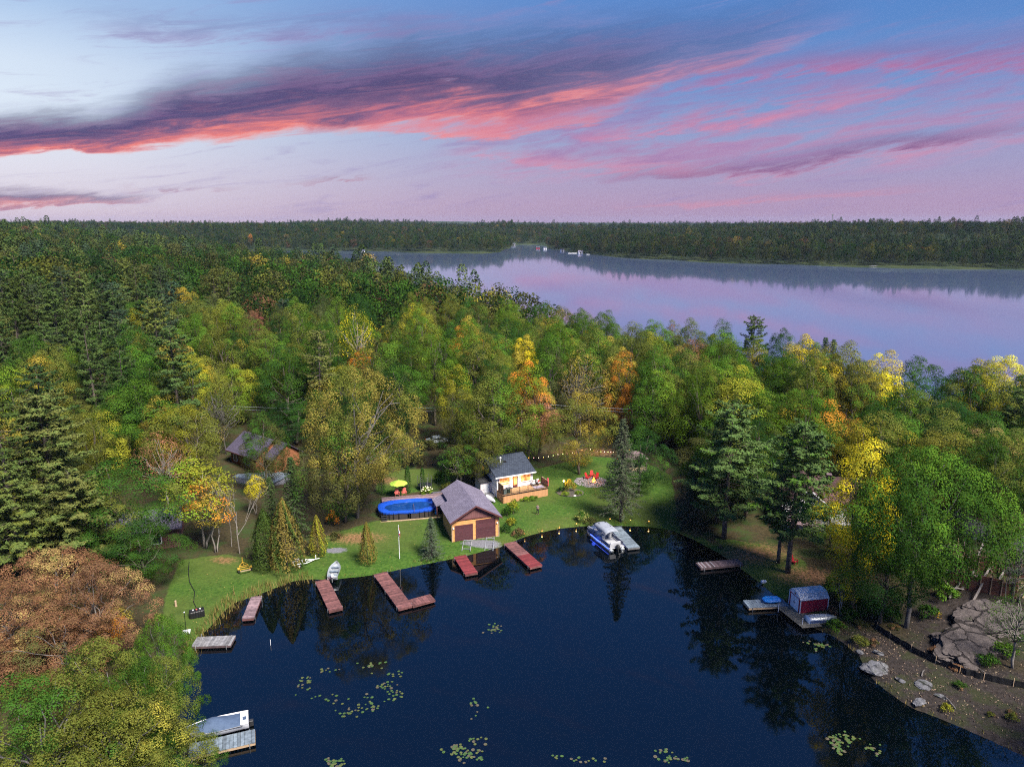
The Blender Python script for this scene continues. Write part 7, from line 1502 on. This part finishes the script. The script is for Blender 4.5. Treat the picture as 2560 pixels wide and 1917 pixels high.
# ------------------------------------------------------------------ lily pads
def lilies():
    rng = np.random.default_rng(21); PAD = []
    for i in range(3):
        n = 12; cut = 0.25; vs = [(0, 0, 0.0)]+[(math.cos(a)*1.0, math.sin(a)*(0.8+0.1*i), 0.02*math.sin(a*3+i)) for a in np.linspace(cut, 2*math.pi-cut, n)]
        vs += [(x, y, z-0.03) for x, y, z in vs]
        fs = [(0, k, k+1) for k in range(1, n)]+[(n+1, n+2+k, n+1+k) for k in range(1, n)]
        PAD.append(MB().add(vs, fs).mesh('lily_pad', [pm('pad_green%d' % i, c, None, 3, 0.45, spec=0.5) for c in ([(0.062, 0.12, 0.028), (0.10, 0.12, 0.032), (0.105, 0.09, 0.055)][i],)][0]))
    RING = [((-19.94, 67.33), 8), ((-21.49, 65.97), 11), ((-21.8, 65.18), 8), ((-19.98, 63.51), 3), ((-21.98, 63.51), 1), ((-18.65, 63.07), 4), ((-15.89, 68.53), 6), ((-14.34, 68.39), 8), ((-12.59, 66.99), 8), ((-12.76, 65.44), 9), ((-12.16, 64.33), 9), ((-13.19, 64.78), 6), ((-11.8, 63.38), 7), ((-14.59, 63.07), 5), ((-13.41, 62.15), 7), ((-15.81, 61.26), 5), ((-15.15, 61.85), 7), ((-13.89, 61.55), 5), ((-16.39, 60.67), 4), ((-15.7, 60.73), 4), ((-17.27, 62.39), 4)]
    PT = [('loose ring of lily pads in the open water off the L-shaped dock', (-16.98, 64.65), 0, 0, 0, RING), ('lily pad patch at the bottom edge nearest the middle', (-3.85, 56.06), 3.4, 2.0, 70, False), ('small lily pad patch at the bottom edge toward the covered boat', (-16.08, 54.33), 1.8, 1.0, 30, False), ('dense bright lily pad patch at the dark tree reflections', (31.05, 56.57), 2.6, 2.0, 85, False), ('lily pad patch at the bottom edge between the larger two', (13.91, 55.06), 2.0, 0.9, 30, False), ('pale scattered pads in the middle of the bay', (-1.66, 75.8), 2.0, 1.5, 24, False), ('few faint pads below the ring of pads', (-4.35, 61.26), 1.6, 1.6, 12, False), ('thin yellowish pads near the shed platform', (34.81, 72.12), 2.2, 1.3, 34, False), ('few tiny pads along the bottom edge', (6.12, 54.81), 4.5, 0.8, 16, False)]
    for lab, (cx, cy), rx, ry, n, ring in PT:
        t = thing('lily_patch', lab, 'lily pads', (cx, cy, 0), 0, 'lily pad patches')
        ctr = rng.normal(size=(7, 2))*0.5
        spots = []
        if ring:
            for (qx, qy), c in ring:
                for _ in range(c): spots.append((qx-cx+rng.normal()*0.6, qy-cy+rng.normal()*0.42))
            n = len(spots)
        for k in range(n):
            if ring:
                px, py = spots[k]
            else:
                c = ctr[rng.integers(7)]; px, py = (c[0]+rng.normal()*0.26)*rx*0.7, (c[1]+rng.normal()*0.26)*ry*0.7
            s = rng.uniform(0.10, 0.18); link_mesh('lily_pad', PAD[rng.choice(3, p=[0.5, 0.3, 0.2])], t, (px, py, 0.020+0.002*(k % 9)), (0, 0, rng.uniform(0, 6.28)), (s, s, s))
lilies()

# ------------------------------------------------------------------ rocky bank, silt fence and building site
BO = [((40.45, 65.31), 0.7, 0.5, 0.35, 2, 'half buried stone between the large pale boulder and the flat one'), ((43.07, 62.68), 0.8, 0.5, 0.3, 0, 'half buried stone inland of the low whitish rock'), ((39.01, 67.39), 2.0, 1.5, 1.0, 0, 'large pale grey boulder at the waterline'), ((42.43, 64.4), 1.2, 1.0, 0.35, 1, 'flat grey boulder on the bare bank'), ((40.58, 70.12), 0.8, 0.6, 0.5, 2, 'small bluish boulder above the large pale one'), ((40.69, 61.99), 1.2, 0.7, 0.35, 0, 'low whitish rock close to the shoreline'), ((38.91, 70.72), 0.6, 0.4, 0.3, 1, 'small stone beside the large pale boulder'), ((66.73, 97.24), 1.1, 0.9, 0.8, 2, 'grey boulder beside the timber site, the larger'), ((67.58, 95.8), 0.8, 0.8, 0.7, 1, 'grey boulder beside the timber site, the smaller')]
for p, sx, sy, sz, i, lab in BO:
    o = link_mesh('boulder', ROCK[i], None, gz(p, sz*0.12), (0, 0, sx*3), (sx*0.8, sy*0.8, sz*0.85)); tag(o, lab, 'boulder', 'boulders on the bank')
for p, sx, sy, sz, i, rz, lab in (((51.03, 70.99), 5.5, 3.6, 2.6, 0, 0.7, 'broad cracked bedrock outcrop above the silt fence'), ((56.7, 74.98), 5.0, 3.0, 2.2, 1, 0.3, 'bedrock ledge beneath the timber walls')):
    o = link_mesh('rock_outcrop', BED[i], None, gz(p, 0.1), (0.12, 0, rz), (sx, sy, sz)); tag(o, lab, 'rock')
o = link_mesh('white_block', MB().box((0, 0, 0), (0.7, 0.35, 0.3)).mesh('white_block', M['white'], bevel=0.03), None, gz((33.57, 86.46), 0.15), (0, 0, 0.2)); tag(o, 'small white block on the shore near the pedal boat', 'block')
def silt_fence():
    P = [(42.74, 75.4), (42.72, 73.95), (43.41, 72.17), (44.37, 69.8), (45.59, 67.75), (46.85, 66.3), (48.29, 65.24), (50.16, 64.32), (52.05, 63.5), (54.49, 62.43)]
    t = thing('silt_fence', 'long black cloth silt fence with wooden stakes on the bare bank', 'fence', (0, 0, 0)); vs = []; rng = np.random.default_rng(2); Q = []
    for i in range(len(P)-1):
        for k in range(6): s = k/6; Q.append((P[i][0]*(1-s)+P[i+1][0]*s+rng.normal()*0.04, P[i][1]*(1-s)+P[i+1][1]*s+rng.normal()*0.04))
    for x, y in Q: z = zg(x, y); vs += [(x, y+0.25, z+0.02), (x, y, z+0.05), (x, y, z+0.72+rng.normal()*0.04)]
    fs = [(i*3+k, (i+1)*3+k, (i+1)*3+k+1, i*3+k+1) for i in range(len(Q)-1) for k in range(2)]
    c = MB().add(vs, fs).build('cloth', M['tarp'], t); sm = c.modifiers.new('thick', 'SOLIDIFY'); sm.thickness = 0.015
    for x, y in Q[3::7]: MB().beam((x, y-0.05, zg(x, y)-0.2), (x, y-0.06, zg(x, y)+0.95), 0.05).build('stake', M['palewood'], t)
silt_fence()
def building_site():
    ox, oy = (59.27, 80.59); z = zg(ox, oy); t = thing('timber_formwork', 'half built walls of reddish form boards at the building site', 'formwork', (ox, oy, z), math.radians(-24))
    rng = random.Random(4)
    def wall(x0, y0, x1, y1, rows, z0=0.0):
        a, b = Vector((x0, y0, 0)), Vector((x1, y1, 0)); L = (b-a).length; rz = math.atan2(y1-y0, x1-x0)
        for k in range(rows):
            s = 0.0
            while s < L-0.05:
                l = min(L-s, rng.uniform(1.4, 2.4)); c = a+(b-a)*((s+l/2)/L); bx('form_board', M['formwood'], t, (c.x, c.y, z0+0.16+0.31*k), (l-0.03, 0.09+rng.uniform(0, 0.03), 0.28), rz); s += l
        for s in np.arange(0.3, L, 1.1): c = a+(b-a)*(s/L); bx('stud', M['palewood'] if rng.random() < 0.3 else M['formwood'], t, (c.x+0.08, c.y-0.1, z0+0.2+0.16*rows), (0.10, 0.10, 0.4+0.34*rows), rz)
    wall(-4.8, -1.2, 2.6, -1.6, 7, -0.6); wall(-4.4, 0.6, -4.8, -1.2, 7, -0.5); wall(-3.2, 3.6, 6.0, 2.6, 8, 0.0); wall(-4.2, 6.8, -3.2, 3.6, 5, 0.3); wall(2.6, -1.6, 3.0, 1.6, 6, -0.5); wall(-1.0, 0.8, 1.6, 0.5, 4, -0.3)
    for k in range(16): bx('scrap_board', M[['palewood', 'formwood', 'timber', 'purpleplank'][k % 4]], t, (rng.uniform(-5, 4), rng.uniform(-3.5, 5), 0.25+rng.uniform(0, 0.5)), (rng.uniform(0.8, 2.6), 0.16, 0.07), rng.uniform(0, 3.1), 0, rng.uniform(-0.3, 0.3))
    for k, (x, y, h) in enumerate(((-3.8, 5.2, 3.2), (-3.3, 4.9, 3.0), (-2.8, 5.5, 3.5), (-2.2, 5.3, 3.4), (-4.2, 0.9, 2.8), (-3.5, 0.7, 3.2), (-2.9, 1.1, 3.0), (-2.3, 0.8, 3.1), (0.4, 1.2, 2.8), (2.2, 0.4, 2.6))): bx('upright', M['purpleplank'] if k % 2 else M['palewood'], t, (x, y, h/2), (0.16, 0.16, h), 0.2*k)
    BE = [((2403,1478), (2432,1448), 'brace beam by the trees on the site'), ((2372,1500), (2410,1460), 'longest pale brace beam running down the slope'), ((2436,1410), (2455,1380), 'pale beam crossing the middle of the site'), ((2455,1455), (2485,1418), 'second pale beam crossing the middle of the site'), ((2494,1460), (2520,1425), 'pale beam at the picture edge of the site'), ((2430,1500), (2452,1475), 'lower pale brace beam under the form boards'), ((2470,1520), (2500,1505), 'short beam lying below the form boards'), ((2488,1530), (2512,1512), 'shorter beam lying below the form boards')]
    pass
building_site()
for a, b, lab in (((55.8, 80.24), (58.39, 82.19), 'pale brace beam by the trees on the building site'), ((53.51, 78.91), (56.88, 81.49), 'longest pale brace beam on the building site slope'), ((60.98, 85.99), (64.88, 90.38), 'pale beam crossing the upper building site'), ((59.06, 81.43), (62.63, 84.63), 'pale beam crossing the middle of the building site'), ((60.55, 80.75), (63.83, 83.74), 'pale beam near the blue green tree of the site'), ((55.52, 77.62), (58.07, 79.82), 'pale brace beam propped under the form boards'), ((56.85, 76.69), (58.96, 77.63), 'short beam lying below the form boards'), ((56.03, 73.8), (56.76, 70.96), 'loose pale plank lying on the bedrock'), ((56.23, 82.08), (56.58, 80.33), 'grey beam lying across the brace beams')):
    za, zb = zg(*a)+0.25, zg(*b)+(1.3 if 'plank' not in lab and 'lying' not in lab else 0.3)
    tag(MB().beam((a[0], a[1], za), (b[0], b[1], zb), 0.20, 0.18).build('timber_beam', M['timber']), lab, 'beam', 'beams of the building site', 'thing')

bush((41.67, 78.16), 3.0, 3.6, 'deep', 'dark leafy shrub under the maple next to the red shed', None, 0); bush((43.17, 76.76), 2.8, 3.6, 'deep', 'dark leafy shrub at the start of the silt fence', None, 1); bush((44.92, 75.99), 2.4, 3.0, 'green', 'green shrub hugging the maple trunk', None, 2); bush((49.4, 76.01), 2.2, 3.0, 'green', 'green shrub between the maple trunk and the bedrock', None, 0, 'orange', 0.2); bush((53.21, 78.97), 2.4, 3.4, 'fresh', 'fresh green shrub at the edge of the timber site', None, 1)
rb = random.Random(17); _n = 0
for _k in range(60):
    bxp, byp = rb.uniform(37, 66), rb.uniform(55, 80)
    if 0.8 < wdist(np.array([bxp]), np.array([byp]))[0] < 9 and _n < 26:
        _n += 1; hh = rb.uniform(0.35, 1.1); bush((bxp, byp), hh, rb.uniform(0.9, 2.2), ['drab', 'olive', 'green', 'drab', 'rust'][_k % 5], 'low scrubby tuft on the bare bank by the silt fence', 'scrub tufts on the bare bank', _k, 'rust', 0.3)
for _k in range(14):
    bxp, byp = rb.uniform(38, 64), rb.uniform(56, 74)
    if wdist(np.array([bxp]), np.array([byp]))[0] > 0.7:
        a = rb.uniform(0, 3.1); L = rb.uniform(0.8, 2.6); za = zg(bxp, byp)+0.08; bx2, by2 = bxp+math.cos(a)*L, byp+math.sin(a)*L
        tag(MB().tube([(bxp, byp, za), ((bxp+bx2)/2, (byp+by2)/2+0.1, za*0.5+0.5*zg(bx2, by2)+0.15), (bx2, by2, zg(bx2, by2)+0.08)], [0.06, 0.05, 0.02], 5).build('fallen_branch', BARK_GREY), 'grey fallen branch lying on the bare bank', 'branch', 'fallen branches on the bank')
def bank_litter():
    rng = np.random.default_rng(31); n = 5200; P = np.array([p for p, _, _ in DIRT]); R_ = np.array([(a, b) for _, a, b in DIRT]); i = rng.integers(0, len(P), n)
    a = rng.uniform(0, 6.28, n); q = np.sqrt(rng.random(n))*1.05; X = P[i, 0]+np.cos(a)*q*R_[i, 0]; Y = P[i, 1]+np.sin(a)*q*R_[i, 1]; k = wdist(X, Y) > 0.4; X, Y = X[k], Y[k]; n = len(X); Z = zt(X, Y)+0.04
    nr = rng.normal(size=(n, 3))*0.5+[0, 0, 1]; sz = rng.uniform(0.12, 0.34, n)
    o = link_mesh('fallen_leaves', foliage_mesh('fallen_leaves', np.stack([X, Y, Z], -1), nr, sz, rng.random(n), rng.random(n), rng, LEAF, asp=0.5)); o.color = (0.10, 0.075, 0.06, 0.35); o['turn'] = [0.23, 0.17, 0.12]; tag(o, 'twigs and fallen leaves strewn over the bare bank', 'leaves', None, 'stuff')
bank_litter()
def lawn_leaves():
    rng = np.random.default_rng(33); X = rng.uniform(-42, 40, 16000); Y = rng.uniform(72, 128, 16000); k = wdist(X, Y) > 0.6
    m_ = np.zeros(len(X), bool)
    for p in LAWN: m_ |= poly_signed(X, Y, p) < 0.5
    dens = 0.35+0.65*np.clip(np.sin(X*0.22+1)*np.cos(Y*0.19), 0, 1); k &= m_ & (rng.random(len(X)) < dens); X, Y = X[k], Y[k]; n = len(X)
    o = link_mesh('lawn_leaves', foliage_mesh('lawn_leaves', np.stack([X, Y, zt(X, Y)+0.05], -1), rng.normal(size=(n, 3))*0.35+[0, 0, 1], rng.uniform(0.09, 0.20, n), rng.random(n), rng.random(n), rng, LEAF, asp=0.7)); o.color = (0.17, 0.20, 0.05, 0.3); o['turn'] = [0.30, 0.22, 0.07]; tag(o, 'fallen leaves and tufts speckling the lawns', 'leaves', None, 'stuff')
lawn_leaves()
# ------------------------------------------------------------------ poles, wires, car, far shore buildings
def wires():
    P = [(-110, 139), (-62, 141), (2, 143), (57, 141), (110, 128)]; H_ = 10.6
    for i, ((x, y), lab) in enumerate(zip(P[1:4], ('utility pole hidden in the wood near the log house', 'utility pole in the wood behind the cottage', 'pale utility pole with a crossarm above the copper tree'))):
        t = thing('utility_pole', lab, 'utility pole', (x, y, zg(x, y)), 0, 'utility poles in the wood'); z = zg(x, y)
        MB().tube([(0, 0, -0.3), (0, 0, H_-z+0.6)], [0.16, 0.11], 8).build('pole', M['greyplank'], t); bx('crossarm', M['greyplank'], t, (0, -0.1, H_-z), (0.12, 2.2, 0.12))
        for yy in (-0.9, 0.9): bx('insulator', M['white'], t, (0, yy, H_-z+0.12), (0.1, 0.1, 0.15))
    for dy, dz, lab in ((-0.9, 0.1, 'upper power line crossing the wood'), (0.9, -1.0, 'lower power line crossing the wood')):
        pts = []
        for (x0, y0), (x1, y1) in zip(P[:-1], P[1:]):
            for k in range(8): s = k/8; pts.append((x0*(1-s)+x1*s, y0*(1-s)+y1*s+dy, H_+dz-1.2*math.sin(math.pi*s)))
        tag(MB().tube(pts, 0.022, 4, False).build('power_line', M['steel']), lab, 'power line', 'power lines in the wood')
wires()
def car(pos, rz, label):
    t = thing('parked_car', label, 'car', pos, rz)
    pr = [(-2.2, 0.35), (-2.25, 0.75), (-2.05, 0.98), (-1.35, 1.02), (-0.75, 1.45), (0.75, 1.47), (1.35, 1.02), (2.05, 0.88), (2.25, 0.65), (2.2, 0.35)]
    MB().prism(pr, -0.85, 0.85).build('body', M['carpaint'], t, bevel=0.06)
    for s in (-1, 1):
        MB().prism([(-1.15, 1.04), (-0.68, 1.38), (0.68, 1.40), (1.15, 1.04)], s*0.852, s*0.862).build('side_window', M['carglass'], t)
        for x in (-1.35, 1.35):
            w = MB().lathe([(0.12, -0.1), (0.32, -0.1), (0.34, 0), (0.32, 0.1), (0.12, 0.1)], (0, 0, 0), 14).build('wheel', M['rubber'], t); w.rotation_euler = (math.pi/2, 0, 0); w.location = (x, s*0.8, 0.33); MB().lathe([(0.2, -0.11), (0.2, 0.11)], (0, 0, 0), 10).build('rim', M['steel'], w)
        bx('headlight', M['white'], t, (2.2, s*0.6, 0.72), (0.08, 0.3, 0.14)); bx('tail_light', M['redcushion'], t, (-2.23, s*0.6, 0.82), (0.06, 0.25, 0.16))
    for x0, z0, x1, z1 in ((0.80, 1.43, 1.33, 1.05), (-1.33, 1.05, -0.80, 1.41)): MB().beam((x0+0.03, 0, z0+0.015), (x1+0.03, 0, z1+0.015), 1.45, 0.012).build('windscreen', M['carglass'], t)
bush((-16.78, 136.65), 2.4, 4.2, 'drab', 'dull thicket partly hiding the parked car', None, 1); bush((-14.2, 137.46), 1.6, 3.0, 'deep', 'dark low bush at the nose of the parked car', None, 2)
p = (-15.55, 140.34); car((p[0], p[1], zg(*p)), 0.3, 'pale blue silver car parked at the wood edge behind the garage')
FB = [((-242.28, 1174.07), 7, 5, 3.0, 4.2, 'white_siding', 'roof_dark', 'white boathouse with a dark doorway on the far point'), ((-279.53, 1450.51), 8, 7, 4, 6, 'white_siding', 'roof_dark', 'pale house in the trees above the white boathouse'), ((-247.0, 1554.87), 9, 8, 5, 8, 'white_siding', 'roof_black', 'grey gabled house among far trees left of the point tip'), ((-148.03, 1554.87), 10, 8, 5, 8, 'pink_white', 'roof_brown', 'pinkish house among far trees near the point tip'), ((2.49, 1500.89), 12, 8, 4, 6, 'white_siding', 'roof_dark', 'white house at the head of the far inlet'), ((47.46, 1317.67), 8, 6, 3, 4.5, 'red_shed', 'roof_dark', 'reddish boathouse beside the far inlet'), ((59.7, 1297.85), 7, 6, 3, 5, 'white_siding', 'roof_dark', 'small white boathouse next to the reddish one'), ((84.34, 1206.98), 8, 6, 3, 5, 'white_siding', 'roof_black', 'white boathouse before the one with the blue roof'), ((106.28, 1113.31), 9, 7, 3.2, 5.2, 'white_siding', 'roof_purple', 'largest white boathouse with a bluish roof on the far shore'), ((-29.21, 1317.67), 7, 5, 3, 4.5, 'pink_white', 'roof_brown', 'tiny cabin behind the tip of the far point')]
for (x, y), w, d, ze, zr, wl, rf, lab in FB:
    w, d, ze, zr = w*0.75, d*0.75, ze*0.8, zr*0.8; wl = 'greyplank' if wl == 'white_siding' and 'boathouse' not in lab else wl
    t = house('shore_house', lab, (x-w/2, y, max(zg(x, y), 0.4)), 0.15, w, d, ze, zr, wl, rf, [], z0=-2.5)
    t['group'] = 'buildings on the far shore'; bx('door', M['dark'], t, (w*0.5, -0.05, ze*0.35), (w*0.35, 0.1, ze*0.7))
for (x, y), w, lab in (((93.3, 1113.31), 14, 'low white dock on the far shore beside the blue roofed boathouse'), ((113.05, 1071.68), 5, 'white raft moored past the blue roofed boathouse')):
    t = thing('far_dock', lab, 'dock', (x, y, 0), 0.2); bx('deck', M['white'], t, (0, 0, 0.6), (w, 3, 0.5)); bx('post', M['greyplank'], t, (w/2-0.3, 1.2, 0.4), (0.3, 0.3, 1.6))
for p, sx, lab in (((391.58, 772.11), 9, 'long pale rock shelf on the far shore'), ((417.97, 765.18), 6, 'shorter pale rock shelf on the far shore'), ((-41.77, 1158.27), 6, 'pale rocks at the tip of the far point')):
    o = link_mesh('shore_rock', ROCK[sx % 3], None, (p[0], p[1]+4, 0.4), (0, 0, 0.2), (sx, 3, 1.6)); tag(o, lab, 'rock')
def tower():
    t = thing('radio_tower', 'thin lattice radio tower above the far wood', 'tower', (730, 1660, 18)); Hh = 46
    for k in range(3): a = 2*math.pi*k/3; MB().tube([(1.1*math.cos(a), 1.1*math.sin(a), 0), (0.5*math.cos(a), 0.5*math.sin(a), Hh)], 0.22, 5).build('leg', M['grey'], t)
    for z in range(4, Hh, 5):
        MB().tube([(1.0*math.cos(2*math.pi*k/3), 1.0*math.sin(2*math.pi*k/3), z+(k % 2)*2) for k in range(4)], 0.12, 4, False).build('brace', M['grey'], t)
    bx('antenna', M['grey'], t, (0, 0, Hh), (3.5, 0.6, 2.4))
tower()
def road():
    P = [(79.59, 96.44), (70.36, 91.5), (69.11, 94.62), (69.61, 99.05), (69.85, 102.33), (70.32, 106.19)]; vs = []
    for i, (x, y) in enumerate(P):
        d = Vector((P[min(i+1, 5)][0]-P[max(i-1, 0)][0], P[min(i+1, 5)][1]-P[max(i-1, 0)][1], 0)).normalized(); n = Vector((-d.y, d.x, 0))
        for s in (-1.7, -0.6, 0.6, 1.7): q = Vector((x, y, 0))+n*s; vs.append((q.x, q.y, zg(q.x, q.y)+0.06))
    fs = [(i*4+k, i*4+k+1, (i+1)*4+k+1, (i+1)*4+k) for i in range(5) for k in range(3)]
    tag(MB().add(vs, fs).build('gravel_road', pm('grey_gravel_road', (0.075, 0.075, 0.085), (0.05, 0.05, 0.056), 5, 0.95, 0.03)), 'grey gravel track above the building site', None, None, 'structure')
road()

# ------------------------------------------------------------------ air
def haze():
    m = bpy.data.materials.new('haze_air'); m.use_nodes = True; nt = m.node_tree; nt.nodes.clear(); out = nt.nodes.new('ShaderNodeOutputMaterial'); v = nt.nodes.new('ShaderNodeVolumePrincipled')
    v.inputs['Color'].default_value = (0.62, 0.74, 1.0, 1); v.inputs['Density'].default_value = HAZE; v.inputs['Anisotropy'].default_value = 0.2; nt.links.new(v.outputs[0], out.inputs['Volume'])
    m.cycles.homogeneous_volume = True; m.cycles.volume_sampling = 'EQUIANGULAR'
    o = MB().box((0, 4400, 50), (19000, 9600, 110)).build('haze', m); tag(o, 'thin blue evening haze over the lake', None, None, 'stuff')
HAZE = 0.000045
haze()
